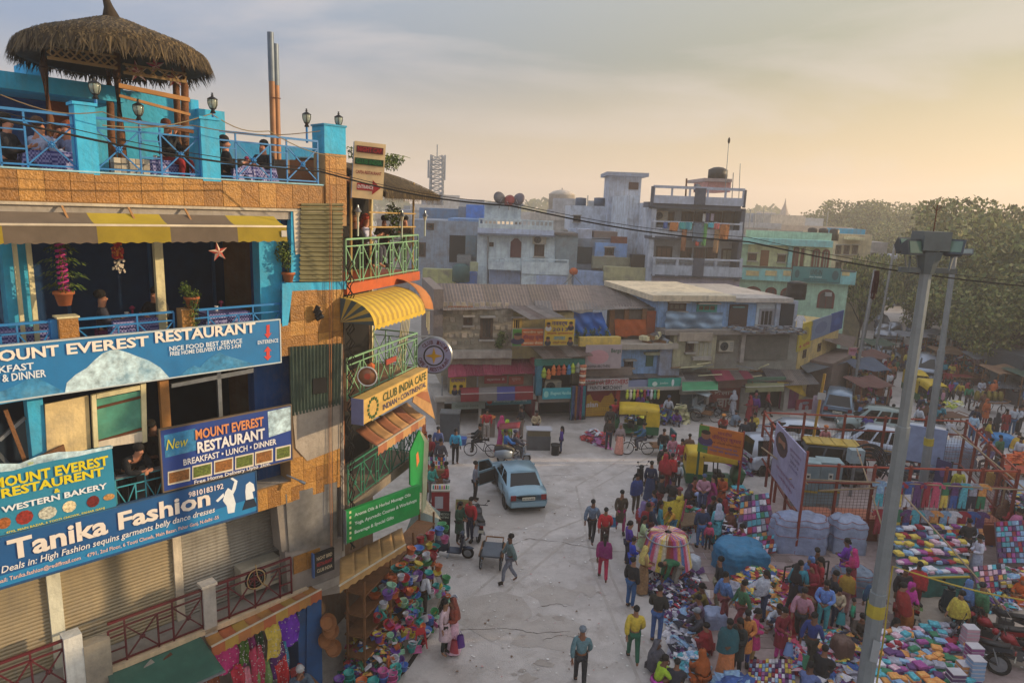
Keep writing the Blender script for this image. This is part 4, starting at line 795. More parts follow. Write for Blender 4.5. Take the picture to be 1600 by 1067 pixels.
# first floor porch with pinkish roof
MAG=[mat(c,.7,dirt=.25,dcol='4a2030') for c in ('8a3048','7c2a40','943a50')]
tin(b1,[(705,557,38.6),(838,556,40.2),(836,583,37.6),(716,588,36.2)],9,MAG,amp=.05,cor=4); tin(b1,[(700,555,38.6),(716,555,38.8),(728,588,36.3),(700,590,36.2)],1,MAG)
pr(b1,'porch_wall',MF,700,836,586,620,1.2,.2,wall('7d7364')); pr(b1,'floor_slab',MF,680,838,618,626,.3,3,CONC); pr(b1,'roof_deck',MF,690,800,548,560,1.2,.4,CONC)
for px in (690,745,833): pr(b1,'porch_post',MF,px,px+2,588,620,.5,.08,METAL)
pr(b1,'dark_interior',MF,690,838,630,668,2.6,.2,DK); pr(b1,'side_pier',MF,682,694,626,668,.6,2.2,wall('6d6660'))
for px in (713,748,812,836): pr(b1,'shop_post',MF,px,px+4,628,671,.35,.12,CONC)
pr(b1,'side_pier',MF,836,842,566,670,.5,2.2,wall('7a2030',.3))
def awn(fr,name,label,xl,xr,yt,yf,yb,y0,y1,cols,cat='awning'):
    "flat sloping awning: top edge row yt on y0, front edge row yf on y1, valance to row yb"
    t=thing(name,label,cat,fr.M); n=len(cols)
    for k,c in enumerate(cols):
        a,b=xl+(xr-xl)*k/n,xl+(xr-xl)*(k+1)/n; q=[fr.p(a,yt,y0),fr.p(b,yt,y0),fr.p(b,yf,y1),fr.p(a,yf,y1)]; za=fr.p((xl+xr)/2,yt,y0)[1]; zb_=fr.p((xl+xr)/2,yf,y1)[1]; zc=fr.p((xl+xr)/2,yb,y1)[1]
        m=mat(c,.85,dirt=.2); MB().use(m).add([(q[0][0],y0,za),(q[1][0],y0,za),(q[2][0],y1,zb_),(q[3][0],y1,zb_)],[(0,1,2,3)]).build('canvas',t)
        if yb>yf: ubox('valance',q[3][0],y1-.02,zc,q[2][0],y1,zb_-.01,m,t)
    ubox('front_bar',q[2][0]-(q[2][0]-fr.p(xl,yf,y1)[0]),y1-.03,zb_-.01,q[2][0],y1-.0,zb_+.02,mat('b8b4b0',.5),t); return t
awn(MF,'tricolour_awning','red, grey and navy roller awning over the dark food shop',720,833,604,614,626,.4,-.5,['7a1c28','7a1c28','6f6a68','6f6a68','3a3f7c','3a3f7c','7a1c28','7a1c28'])
# small signs
def bsign(fr,label,xl,xr,yt,yb,y,board,lines=(),pics=(),name='sign',cat='sign',border=None,depth=.06,group=None):
    "lines: (text,colour,fx0,fx1,fz0,fz1) in fractions of the board; pics: (colour,fx,fz,rx,rz) ovals"
    xm,ym=(xl+xr)/2,(yt+yb)/2; x0=fr.p(xl,ym,y)[0]; x1=fr.p(xr,ym,y)[0]; z1=fr.p(xm,yt,y)[1]; z0=fr.p(xm,yb,y)[1]; W_,H=x1-x0,z1-z0
    t=thing(name,label,cat,fr.M@Matrix.Translation((x0,y,z0)),group); MB().use(mat(board,.6,dirt=.12,var=.08)).box(0,0,0,W_,depth,H).build('board',t)
    if border: MB().use(flat(border)).box(-.04,.01,-.04,W_+.04,depth+.01,0).box(-.04,.01,H,W_+.04,depth+.01,H+.04).box(-.04,.01,0,0,depth+.01,H).box(W_,.01,0,W_+.04,depth+.01,H).build('frame',t)
    for i,(c,fx,fz,rx_,rz_) in enumerate(pics): MB().use(flat(c)).prism([(W_*(fx+rx_*cos(a*pi/6)),H*(fz+rz_*sin(a*pi/6))) for a in range(12)] if rx_>0 else [(W_*(fx+s*rx_),H*(fz+q*rz_)) for s,q in ((1,-1),(-1,-1),(-1,1),(1,1))],-.004-.003*i,-.001).build('picture',t)
    for b,c,a0,a1,c0,c1 in lines: m=MB().use(flat(c)); text(m,b,W_*a0,H*c0,W_*a1,H*c1,-.004-.003*len(pics),.015,th=.01); m.build('lettering',t)
    return t
face=lambda fx,fz,r,coat='2a2a3a':[(coat,fx,fz-r*1.1,r*.9,r*.9),('8a5a40',fx,fz,r*.55,r*.8),('1c1410',fx,fz+r*.55,r*.55,r*.42)]
bsign(MF,'poster of two smiling faces on a pillar under the pink roof',703,728,590,615,.45,'c0a02a',[('समाचार','5a2a6a',.05,.95,.72,.95)],face(.3,.35,.22)+face(.7,.35,.22),name='poster')
bsign(MF,'small red banner in the porch of the pink roofed shop',757,792,587,599,1.1,'9a2c34',[('स्वागत है','d0c0b8',.1,.9,.3,.7)]); bsign(MF,'dull red notice beside the red banner in the porch',795,818,588,601,1.1,'a85040',[('सूचना','c9a89a',.2,.8,.4,.8)])
bsign(MF,'worn grey fascia sign left of the teal shop sign',706,758,628,639,.1,'7a857c',[('General Store','58615a',.1,.8,.3,.7)]); bsign(MF,'teal shop fascia sign under the three coloured awning',760,830,621,632,.1,'1f6470',[('Bombay Stores','a8c0c0',.16,.9,.25,.75)],[('a03028',.07,.5,.06,.35)])
bsign(MF,'orange political banner with a moustached man in front of the stone house',801,851,514,540,.6,'c0602a',[('भारतीय युवा','e0c8a0',.32,.95,.72,.9),('वीरेन्द्र कुमार','7a1c4a',.32,.97,.32,.66),('आपका सेवक','e0c8a0',.32,.95,.08,.26)],[('3a7a2c',.14,.5,-.14,.5)]+face(.16,.55,.24,'2a2448'),border='8a8a80')
bsign(MF,'yellow new year 2013 banner with four portraits next to the orange banner',851,897,499,539,.5,'c9a832',[('नववर्ष','2a246a',.22,.75,.72,.92),('2013','2a246a',.25,.78,.55,.68),('हार्दिक शुभकामनाएं','a02a20',.08,.95,.4,.52),('आपका','3a8aa0',.3,.7,.2,.34),('दिल्ली प्रदेश','7a2a2a',.28,.75,.04,.16)],face(.12,.78,.12,'d0d0d0')+face(.88,.8,.12)+face(.12,.22,.12)+face(.88,.2,.12),border='8a8a80')
# teal textile shop
b2=thing('textile_shop','open textile shop with a teal fascia and rows of hanging lanterns','shop',MF.M)
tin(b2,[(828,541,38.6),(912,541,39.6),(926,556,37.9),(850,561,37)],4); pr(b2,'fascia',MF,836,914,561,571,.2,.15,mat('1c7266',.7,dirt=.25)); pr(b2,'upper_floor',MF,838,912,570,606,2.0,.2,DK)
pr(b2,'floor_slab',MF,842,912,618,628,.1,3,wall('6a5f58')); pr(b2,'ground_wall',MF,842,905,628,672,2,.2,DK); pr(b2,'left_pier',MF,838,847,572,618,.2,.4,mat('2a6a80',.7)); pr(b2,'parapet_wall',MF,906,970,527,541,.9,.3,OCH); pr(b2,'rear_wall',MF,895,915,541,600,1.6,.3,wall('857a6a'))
bsign(MF,'turquoise textile shop sign under the hanging lanterns',848,903,606,623,-.1,'2a94a0',[('Bhagwati Handloom','a0d8d0',.22,.88,.3,.7)],[('8ac0b8',.1,.45,.07,.3)])
aircon(MF,864,604,.9,'outdoor unit behind the turquoise textile shop sign',1.2)
for k,(px,py,c,n_) in enumerate(((850,582,'8aa028','lime'),(857,584,'b8622a','dull orange'),(865,578,'c8642a','orange'),(873,578,'9a3a1c','rust'),(881,577,'b84a2a','red'),(889,577,'2a6a9a','blue'),(895,575,'9ab02a','yellow green'),(903,574,'7a7a74','grey'))):
    x,z=mp_(px,py,.15); t=thing('cloth_lantern','%s cloth lantern in the row hanging under the teal fascia'%n_,'lantern',MF.M@Matrix.Translation((x,.15,z)),'lanterns under the teal fascia'); MB().use(cloth(c)).lathe([(.02,.3),(.06,.25),(.1,.12),(.16,.05),(.1,.02),(.17,-.12),(.12,-.2),(.14,-.28),(.02,-.3)],8).build('shade',t,True); utube('cord',(0,0,.3),(0,0,.45),.01,DK,t)
x,z=mp_(910,592,.1); t=thing('patchwork_hanging','long orange and white patchwork tube hanging at the corner of the textile shop','hanging',MF.M@Matrix.Translation((x,.1,z)))
for k in range(12): MB().use(cloth(['a85a3a','b8a48a','8a3a2a'][k%3])).lathe([(.2-.004*k,-.065),(.22-.004*k,0),(.2-.004*k,.065)],9,c=(0,0,.75-k*.135)).build('band',t,True)
for k in range(16):
    x,z=mp_(892+k*1.35,640,-.05-.05*(k%3)); c=['5a3a6a','2a6a4a','3a5a8a','8a2a5a','2a2a4a','a0602a','2a8a9a','6a1a2a'][k%8]
    t=thing('hanging_scarf','%s scarf hanging in the curtain of cloth beside the red paint shutter'%['violet','green','steel blue','magenta','navy','orange','turquoise','maroon','plum','forest green','sky blue','pink','ink blue','rust','aqua','wine'][k],'scarf',MF.M@Matrix.Translation((x,-.1-.04*(k%3),0)),'scarves hanging by the paint shop'); MB().use(cloth(c)).grid(lambda u,v:(-.1+.2*u,.03*sin(u*9+k),.25+2.0*v),4,4,.01).build('cloth',t,True)
# paint shop
b3=thing('paint_shop','paint shop with a red roller shutter and a patched tin lean-to','shop',MF.M)
pr(b3,'front_wall',MF,905,985,575,672,1.0,.3,wall('6d6058')); pr(b3,'upper_wall',MF,968,1062,540,600,1.6,4,OBLUE); pr(b3,'terrace_slab',MF,965,1060,538,546,.9,4,wall('8d857a')); pr(b3,'side_wall',MF,1030,1062,545,600,1.3,.3,wall('7a8298',.8))
win(b3,MF,977,987,564,572,1.6); door(b3,MF,1010,1021,552,572,1.6,mat('3a5a4a',.8)); pr(b3,'door_shade',MF,1009,1032,551,555,1.3,.3,wall('8a8a70'))
x0,x1=mp_(912,640,.9)[0],mp_(962,640,.9)[0]; zt_=mp_(937,607,.9)[1]
MB().use(mat('8a1a1c',.55,dirt=.2)).box(x0,.88,.9,x1,.95,zt_).build('shutter_panel',b3); MB().use(mat('b88a1c',.6,dirt=.2)).prism([(x0,.1),(x1,.1),(x1,1.0)]+[(x1-(x1-x0)*(k+.5)/9,1.0+(.28 if k%2 else .1)+.25*sin(k)) for k in range(9)]+[(x0,1.1)],.86,.9).build('painted_band',b3)
for j in range(24): ubox('shutter_slat',x0,.855,.15+j*.11,x1,.859,.158+j*.11,mat('5a1416',.6),b3)
for s_,c,a0,a1,ya_,yb_ in (('asian','c8c0c0',912,934,628,636),('paints','b8902a',925,955,634,644)): m=MB().use(flat(c)); ptext(m,MF,.85,s_,a0,a1,(a0+a1)/2,ya_,yb_,.03); m.build('lettering',b3)
pr(b3,'red_pillar',MF,962,968,605,664,.7,.2,mat('a02a18',.6))
bsign(MF,'red and white paints merchant sign above the red shutter',912,982,592,610,.3,'b0a8a8',[('KRISHNA BROTHERS','9a1c28',.02,.98,.52,.95),('PAINTS MERCHANT','2a2a30',.14,.86,.08,.42)])
bsign(MF,'faded pink paint brand billboard under the planter wall',915,971,539,576,.5,'a5979c',[('Bergs','3a5a4a',.7,.97,.62,.85),('KRISHNA BROTHERS','4a4a4a',.02,.7,.05,.17)],[('b88a90',.35,.5,.3,.3)])
tin(b3,[(912,583,39.3),(990,578,40.8),(988,590,39.1),(914,600,37.8)],6); tin(b3,[(975,576,41.2),(1060,574,42.4),(1068,588,40.5),(986,592,39.2)],7)
bsign(MF,'teal shop sign beside the small blue panel under the tin lean-to',1013,1064,591,605,.5,'2f9484',[('Jewellers','c0d8d0',.35,.6,.3,.6)],[('c0d0c8',.2,.4,.08,.25),('d0d8d8',.75,.5,.04,.4)]); bsign(MF,'faded lilac shop panel left of the teal sign',982,1012,594,605,.6,'8088a8')
pr(b3,'lean_to_beam',MF,978,1066,605,610,.4,.2,CONC); pr(b3,'dark_opening',MF,968,1064,610,655,1.9,.1,DK)
# upper house behind: blue tarpaulin, orange screen
t=thing('blue_tarpaulin','crumpled bright blue tarpaulin hung under the brown roof','tarpaulin',MF.M); P=[mp_(a,b,2.2) for a,b in ((888,488),(938,487),(952,526),(896,526))]
def tf(P,y,am):
    def f(u,v): a=[P[0][i]*(1-u)+P[1][i]*u for i in (0,1)]; b=[P[3][i]*(1-u)+P[2][i]*u for i in (0,1)]; return (a[0]*(1-v)+b[0]*v,y+am*sin(u*9+v*3)+am*.8*sin(u*17-v*7)+am*.5*sin(v*13),a[1]*(1-v)+b[1]*v+am*.5*sin(u*13))
    return f
MB().use(mat('1060b8',.45,var=.15)).grid(tf(P,2.0,.1),20,12).build('sheet',t,True)
b1b=b1; pr(b1,'upper_wall',MF,950,1026,484,540,2.6,.3,wall('4a4038')); pr(b1,'corner_wall',MF,1024,1042,475,530,2.4,3,OBLUE)
for xl,xr in ((952,960),(975,982),(1003,1010)): pr(b1,'timber_post',MF,xl,xr,482,528,2.4,.15,WOODM)
t=thing('orange_screen','rust orange cloth screen across the attic opening','screen',MF.M); P=[mp_(a,b,2.3) for a,b in ((960,499),(1009,499),(1010,524),(962,526))]; MB().use(mat('a8501e',.9,dirt=.3)).grid(tf(P,2.3,.04),12,6).build('sheet',t,True)
pr(b1,'orange_panel',MF,1010,1024,486,525,2.35,.1,mat('8a4020',.9,dirt=.3)); pr(b1,'terrace_wall',MF,898,968,526,538,1.7,.3,wall('8f8a4a',.7))
t=thing('terrace_plants','row of straggly plants in front of the blue tarpaulin','plants',MF.M); m=MB(); 
for k in range(6): x,z=mp_(890+k*12,522,1.6); leaves(m,(x,1.6,z+.1),.25,.2,.35,130,.045)
m.build('foliage',t)
for k in range(9): x,z=mp_(1008+k*4.5,536-U(0,12),1.5); t=thing('roof_junk','%s thrown on the flat roof below the orange screen'%['cream box','broken board','brown crate','torn carton','grey plank','tin scrap','rusty sheet','wood offcut','pale panel'][k],'junk',MF.M@Matrix.Translation((x,1.5,z))@RY(U(-.6,.6))@RZ(U(0,3))); ubox('piece',-.3,-.2,-.12,.3,.2,.12,[CREAM,WOODM,mat('7a5a3a'),METAL][k%4],t)
# blue flat-roofed house
b4=thing('blue_flat_house','pale blue flat roofed house with a silver sheet over its balcony','house',MF.M)
pr(b4,'upper_wall',MF,1028,1212,470,520,2.2,7,OBLUE); pr(b4,'roof_slab',MF,1020,1150,462,471,1.7,8,wall('b0a48c',.5)); pr(b4,'roof_slab',MF,1150,1240,466,473,1.7,8,wall('9a938c',.6)); pr(b4,'mid_slab',MF,1040,1246,516,523,1.0,3,wall('6f6862')); pr(b4,'mid_wall',MF,1060,1246,522,580,1.8,5,wall('77756c',.8))
pr(b4,'dark_strip',MF,1140,1168,476,512,2.1,.1,mat('4a3c38',.9)); pr(b4,'blue_trim',MF,1146,1164,479,481,2.0,.09,mat('5a8a90')); pr(b4,'side_block',MF,1212,1245,470,520,1.9,5,wall('8790a0',.6)); pr(b4,'dark_opening',MF,1220,1240,475,512,1.8,.1,mat('22262c',.9)); pr(b4,'light_panel',MF,1182,1218,474,512,2.1,.1,wall('a0a8ac',.3))
win(b4,MF,1187,1207,484,509,2.1,mat('2a2420'),mat('8a8a90'),2,False); win(b4,MF,1045,1070,474,484,2.2,mat('6a6458')); win(b4,MF,1090,1118,476,486,2.2,mat('5a4a38'),mat('2a8a80'))
t=thing('silver_sheet','crumpled silver plastic sheet tied over the blue balcony','sheet',MF.M); P=[mp_(a,b,1.6) for a,b in ((1041,487),(1130,488),(1126,516),(1040,514))]; MB().use(mat('7088a0',.28,.3,var=.2)).grid(tf(P,1.6,.07),26,10).build('sheet',t,True)
pr(b4,'old_wall',MF,1052,1118,522,575,1.2,.6,wall('8f8a70',.8,.6)); pr(b4,'shutter_box',MF,1062,1114,520,533,.9,.3,wall('8a7f72')); win(b4,MF,1073,1082,536,548,1.2,mat('2a2420')); pr(b4,'ledge',MF,1084,1112,558,563,.9,.3,CONC)
for k in range(4): pr(b4,'wall_board',MF,1086+k*7,1091+k*7,535,557,1.17,.03,wall('858274'),)
pr(b4,'pillar',MF,1158,1164,523,566,1.5,.3,CONC); pr(b4,'dark_recess',MF,1165,1232,524,562,1.7,.1,wall('55524a'))
aircon(MF,1135,541,1.5,'window air conditioner with a red label on the old grey wall',1.2)
t=thing('rooftop_tank','black plastic water tank on the flat roof beside the green house','water tank',MF.M@Matrix.Translation((mp_(1243,467,2.6)[0],2.6,mp_(1243,467,2.6)[1]))); MB().use(BLACKP).lathe([(.02,0),(.6,0),(.62,.5),(.6,1.0),(.66,1.02),(.2,1.15),(.02,1.15)],14).build('drum',t,True)
t=thing('hanging_shirt','white shirt hung in the dark opening of the flat roofed house','shirt',MF.M@Matrix.Translation((mp_(1250,503,1.7)[0],1.7,mp_(1250,503,1.7)[1]))); MB().use(cloth('b8b8bc')).prism([(-.2,-.5),(.2,-.5),(.22,.2),(.35,.0),(.42,.1),(.2,.4),(-.2,.4),(-.42,.1),(-.35,0),(-.22,.2)],-.03,.03).build('cloth',t)
# roof clutter on the old row: rags, boards, poles
cl_=thing('roof_rags','heap of rags and scrap along the edge of the flat roof','scrap',MF.M); m=MB()
for i in range(400): x,z=mp_(U(1145,1250),U(514,520),U(.9,1.8)); m.use(flat(random.choice(['8a8a90','6a6a70','a09a90','5a4a4a','7a8a9a']))); m.cb(x,U(.9,1.8),z+U(0,.12),U(.1,.4),U(.1,.3),U(.02,.08),RZ(0))
m.build('scraps',cl_); cl_['kind']='stuff'
tin(b4,[(1062,574,42),(1200,582,43),(1240,596,41.4),(1072,594,40.2)],11); tin(b4,[(1110,578,41.2),(1168,580,41.6),(1178,592,40.3),(1120,596,39.8)],4,MAG[:2]+TIN[:2]); tin(b4,[(1190,575,42.6),(1262,578,43.6),(1280,600,41.5),(1205,604,40.8)],5)
for k in range(14): a=mp_(U(1060,1200),U(565,600),.8); b=(a[0]+U(-2,2),.3,a[1]+U(-.1,.6)); ubar('loose_pole',(a[0],.9,a[1]),b,.05,random.choice([CREAM,METAL,WOODM]),b4)
t=awn(MF,'green_awning','mint green canvas awning over the grey roller shutter',1066,1122,596,610,611,.5,-.7,['3f8a60'])
pr(b4,'lintel',MF,1064,1110,605,616,.7,.2,CONC)
x0,x1=mp_(1062,628,1)[0],mp_(1104,628,1)[0]; shutter(x0,x1,0.1,mp_(1080,612,1)[1],1,mat('34505c',.6,dirt=.3),b4,None,.12)
pr(b4,'red_shutter',MF,1108,1157,606,642,.8,.1,mat('7a3028',.7,dirt=.4)); pr(b4,'shop_fascia',MF,1118,1168,588,606,.5,.2,wall('6a4a44'))
for s_,ya_,yb_,a0,a1 in (('कैलाश',609,617,1116,1150),('चाय',622,636,1119,1147)): m=MB().use(flat('a89a90')); ptext(m,MF,.79,s_,a0,a1,(a0+a1)/2,ya_,yb_,.03); m.build('lettering',b4)
for xl,xr in ((1104,1108),(1157,1170),(1225,1232)): pr(b4,'shop_pier',MF,xl,xr,604,645,.7,.3,CONC)
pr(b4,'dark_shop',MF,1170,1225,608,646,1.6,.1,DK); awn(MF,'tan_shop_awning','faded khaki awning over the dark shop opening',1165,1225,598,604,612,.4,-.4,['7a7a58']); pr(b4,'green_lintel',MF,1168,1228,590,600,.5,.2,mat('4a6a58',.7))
pr(b4,'magenta_wall',MF,1220,1247,604,652,1.2,.2,wall('7a3058',.3)); MB().use(mat('b8962a',.7,dirt=.2)).prism([mp_(a,b,.3) for a,b in ((1214,597),(1252,598),(1254,608),(1260,618),(1256,619))],.28,.34).build('yellow_fascia',b4)
bsign(MF,'red poster covered kiosk front at the street corner',1244,1272,624,646,.8,'9a2a34',(),[('b0a8b0',.25,.5,.1,.3),('b0a8b0',.6,.4,.1,.2),('8a8a98',.5,.75,.2,.1)],name='poster')
bsign(MF,'tall pinkish white notice board standing behind the orange pole',1270,1292,618,652,-.3,'b09aa8',[('नोटिस','8a5a6a',.1,.9,.8,.9)],[('9a8aa0',.5,.5,-.35,.02),('9a8aa0',.5,.4,-.35,.02),('9a8aa0',.5,.3,-.35,.02)],name='notice_board')
# corner building running up the right-hand street
KF=Fr(*[VY(1246,560,43.5)[0],43.5],R(50)); kp=KF.p
b5=thing('corner_house','yellow washed corner house with hoardings turning into the side street','house',KF.M); L5=9
ubox('side_wall',0,.0,0,L5,4,kp(1250,522,0)[1],wall('a8925c',.5),b5)
for k,px in enumerate((1255,1278)): win(b5,KF,px,px+3,548-k*10,557-k*10,0,bars=0,sill=False)
bsign(KF,'yellow film hoarding on the corner house roof edge',1248,1268,505,545,-.05,'b8a42a',[('4 दिन','b03a4a',.1,.9,.1,.25)],[('9a8a3a',.5,.6,.3,.25)],name='hoarding'); bsign(KF,'long blue grey hoarding beside the yellow one',1268,1298,497,526,-.05,'6a7c9a',(),[('58688a',.5,.5,.3,.3)],name='hoarding'); bsign(KF,'deep blue hoarding at the far end of the corner house',1299,1317,488,516,-.05,'2a4a8a',(),[('3a5a9a',.5,.5,.3,.2)],name='hoarding')
tin(b5,[(1300,518,53),(1338,527,54),(1332,545,49),(1288,531,47)],4,TIN+MAG[:1]); tin(b5,[(1246,568,45),(1300,553,49),(1322,566,46.5),(1262,583,42.2)],5,[mat('5a6470',.5,.4,dirt=.3)]); ubox('street_shops',L5*.3,-1.5,0,L5,-.01,2.6,wall('5a4a44'),b5)
bsign(Fr(*VY(1325,560,48)[:1],48,.1) if 0 else Fr(VY(1325,560,48)[0],48,.1),'pink and yellow election poster on the street pole by the corner',1325,1345,543,569,0,'b0a030',[('जनता','8a2a3a',.05,.6,.75,.9)],[('b07a8a',.5,.75,-.5,.25)]+face(.75,.8,.2)+face(.25,.3,.2)+face(.72,.28,.2),name='poster')
# merchandise under the row
def heap(name,label,cat,pts,n,cols,s=.09,hmax=.5,flatness=.5,kind='stuff'):
    "n small cloth folds or packets spread over the ground polygon pts (photo pixels), piled up to hmax"
    W_=[G(*p) for p in pts]; c=sum(W_,Vector())/len(W_); t=MB(); ms=[cloth(x) for x in cols]
    for i in range(n):
        k=random.randrange(len(W_)); a,b=W_[k],W_[(k+1)%len(W_)]; u=rnd(); p=a.lerp(b,u); r=math.sqrt(rnd()); q=c.lerp(p,r); z=hmax*(1-r**2)*U(.3,1)+.02
        t.use(random.choice(ms)); e=s*U(.5,1.3)*(1.9 if rnd()<.15 else 1); ex=U(.5,1.6); T=Matrix.Translation((q.x,q.y,q.z+z))@RZ(U(0,6.3))@RX(U(-.5,.5)*flatness*2)@RY(U(-.5,.5)*flatness*2)
        j=lambda a,b,c:(e*ex*(a+U(-.25,.25)),e*(b+U(-.25,.25)),e*c*U(.5,1.3)); t.add([j(-1,-.7,0),j(1,-.7,.1),j(1.1,.6,0),j(-.9,.7,.1),j(-.5,-.35,.4),j(.5,-.3,.35),j(.5,.4,.4),j(-.5,.3,.35)],[(0,1,5,4),(1,2,6,5),(2,3,7,6),(3,0,4,7),(4,5,6,7)],T)
    o=t.build(name,None,label=label,cat=cat); 
    if kind: o['kind']=kind
    return o
heap('goods_heap','jumbled red boxes and cloth on a pink sheet by the paint shop','goods',[(905,684),(945,686),(950,700),(925,694)],160,['8a2030','b03a3a','a0a0a8','8a4a7a'],.13,.7)
MB().use(cloth('b05a90')).add([(*gp(908,684),.03),(*gp(946,682),.03),(*gp(958,704),.03),(*gp(930,697),.03)],[(0,1,2,3)]).build('ground_sheet',None,label='pink sheet spread beside the red paint shutter',cat='sheet')
heap('toy_heap','heap of toys and bags in front of the dark open shop','goods',[(975,655),(1010,650),(1050,652),(1060,662),(1000,670)],300,['8a2030','3a3a7a','b8b8c0','5a7a3a','a83a2a','2a6a9a','c8c030','1a1a22'],.14,1.1)
heap('fruit_heap','pale fruit heaped on a yellow stand by the grey shutter','goods',[(1048,655),(1075,655),(1078,662),(1050,664)],150,['a8a070','8a8a5a','b8b08a'],.1,1.3)
for k in range(10):
    c=['b8c030','c8b8a0','a0c03a','c85a3a','9ab82a','8a2030','5a3a8a','b8b8b8','3a8a5a','c0a030'][k]; x,z=mp_(980+k*5.4,618,.3); t=thing('hanging_toy','%s stuffed toy hanging from the beam of the toy shop'%['yellow','cream','lime','red and orange','green','crimson','purple','white','teal','gold'][k],'toy',MF.M@Matrix.Translation((x,.3,z)),'toys hanging from the beam'); MB().use(cloth(c)).ell((0,0,0),.1,.09,.25,7).ell((0,0,.28),.08,.08,.09,7).build('body',t,True)
# ================= houses behind the row
def house(name,label,Y,px,ang,cat='house'): return Fr(VY(px,400,Y)[0],Y,R(ang)),None
def mk(label,Y,px,ang,name='house',cat='house'):
    fr=Fr(VY(px,400,Y)[0],Y,R(ang)); return fr,thing(name,label,cat,fr.M)
WB=wall('a9b4cc',.45,.4,'7a86a0'); GB_=wall('8f97a4',.4,.5,'5f6878'); GD=mat('4a5160',.8,dirt=.3)
def parapet(t,fr,xl,xr,yt,yb,y,m,gaps=0,gm=None,d=.2):
    xm=(xl+xr)/2; x0=fr.p(xl,yt,y)[0]; x1=fr.p(xr,yt,y)[0]; z1=fr.p(xm,yt,y)[1]; z0=fr.p(xm,yb,y)[1]; h=z1-z0
    ubox('parapet_base',x0,y,z0,x1,y+d,z0+h*.45,m,t); ubox('parapet_rail',x0,y-.02,z1-h*.15,x1,y+d+.02,z1,m,t); n=max(2,int((x1-x0)/ (gaps or .6)))
    for i in range(n+1): x=x0+(x1-x0-.12)*i/n; ubox('baluster',x,y+.02,z0+h*.45,x+.12,y+d-.02,z1-h*.15,gm or m,t)
def dish(label,px,py,Y,r,c='4a4a50',a=.5):
    x,z=VY(px,py,Y); t=thing('satellite_dish',label,'satellite dish',Matrix.Translation((x,Y,z))@RZ(a),'satellite dishes on the pale blue house'); MB().use(mat(c,.5,.3)).lathe([(.02,.12*r),(r*.5,.05*r),(r,-.12*r),(r*.98,-.15*r),(r*.5,.0),(.02,.07*r)],16,T=RX(R(70))).build('bowl',t,True); utube('mast',(0,.05,-r*1.6),(0,.05,0),.05,METAL,t); utube('feed_arm',(0,-.05,-r*.7),(0,-r*.7,-.1),.03,METAL,t)
fr,t=mk('pale blue three storey house with a brown arched door','55' and 56,745,2); b6=t
pr(t,'main_wall',fr,745,870,366,446,0,8,WB); pr(t,'upper_block',fr,757,814,320,346,3,6,WB); pr(t,'block_cap',fr,753,818,317,321,2.6,6.5,wall('8a8f98')); parapet(t,fr,748,865,343,358,-.8,WB,.35); pr(t,'cornice',fr,746,866,358,368,-.8,.9,wall('97a3bd',.4)); pr(t,'slab',fr,746,868,366,368.5,-.85,1,wall('59606e'))
pr(t,'wing',fr,815,888,421,446,-1.5,3,WB); parapet(t,fr,763,814,404,414,-1.2,WB,.4); pr(t,'balcony_floor',fr,763,814,414,422,-1.2,1.2,WB); parapet(t,fr,815,889,405,414,-1.6,WB,2); pr(t,'wing_band',fr,815,889,414,429,-1.6,.3,WB); pr(t,'lower_recess',fr,764,813,422,446,-.3,.2,wall('7f8ca8')); pr(t,'lower_recess',fr,838,885,431,446,-1.62,.1,wall('8b98b4'))
x0,z0=fr.p(797,402,-.05); x1,z1=fr.p(815,373,-.05); MB().use(mat('5a3236',.7)).prism([(x0,z0),(x1,z0),(x1,z1-.3),(x1-.3,z1),(x0+.3,z1),(x0,z1-.3)],-.08,-.01).build('door',t); win(t,fr,836,849,383,399,0,mat('5a4a48')); win(t,fr,766,770,380,384,0,bars=0,sill=False); aircon(fr,843,375,-.3,'window air conditioner on the pale blue house',1.3); utube('drain_pipe',(fr.p(762,370,-.1)[0],-.12,fr.p(762,370)[1]),(fr.p(762,446,-.1)[0],-.12,fr.p(762,446)[1]),.07,METAL,t)
dish('black satellite dish at the left end of the pale blue house roof',781,309,58,.55); dish('red satellite dish between the two dark dishes',795,313,58,.5,'8a2a24',-.4); dish('grey satellite dish at the right end of the pale blue house roof',810,311,58,.55,'58505a',-.5)
fr,t=mk('mottled grey blue old house behind the thatched cafe canopy',58,655,0)
pr(t,'main_wall',fr,640,746,345,430,0,8,wall('74808f',.8,.6)); pr(t,'upper_wall',fr,700,748,342,372,.4,6,wall('5c7ea8',.7)); pr(t,'dark_doorway',fr,702,727,368,410,-.1,.09,mat('15181c',.9)); win(t,fr,655,664,380,400,0,sill=False); win(t,fr,668,677,350,358,0,bars=0,sill=False); pr(t,'side_strip',fr,727,744,368,405,-.15,.1,wall('55656f',.7)); pr(t,'yellow_wall',fr,660,712,421,446,-3,1,wall('8f8f62',.8)); pr(t,'blue_wall',fr,700,745,425,446,-2.6,1,wall('3f62a0',.5)); pr(t,'grey_cage',fr,714,736,399,412,-1.5,1.2,METAL); pr(t,'cream_box',fr,734,747,410,424,-2,1,wall('9a9a78'))
t=thing('green_tank','dark green water drum in front of the old blue wall','water tank',fpl(fr,720,440,-3.4)); MB().use(mat('2a5050',.6)).lathe([(.02,0),(.7,0),(.7,1.2),(.4,1.4),(.02,1.45)],12).build('drum',t,True)
fr,t=mk('bright blue rooftop room left of the pale blue house',66,728,0); pr(t,'room',fr,728,756,320,345,0,4,wall('3f6fc4',.4)); pr(t,'low_wall',fr,655,728,326,347,1,5,wall('54708f',.6)); pr(t,'grey_room',fr,716,729,323,346,.5,4,wall('6a7380'))
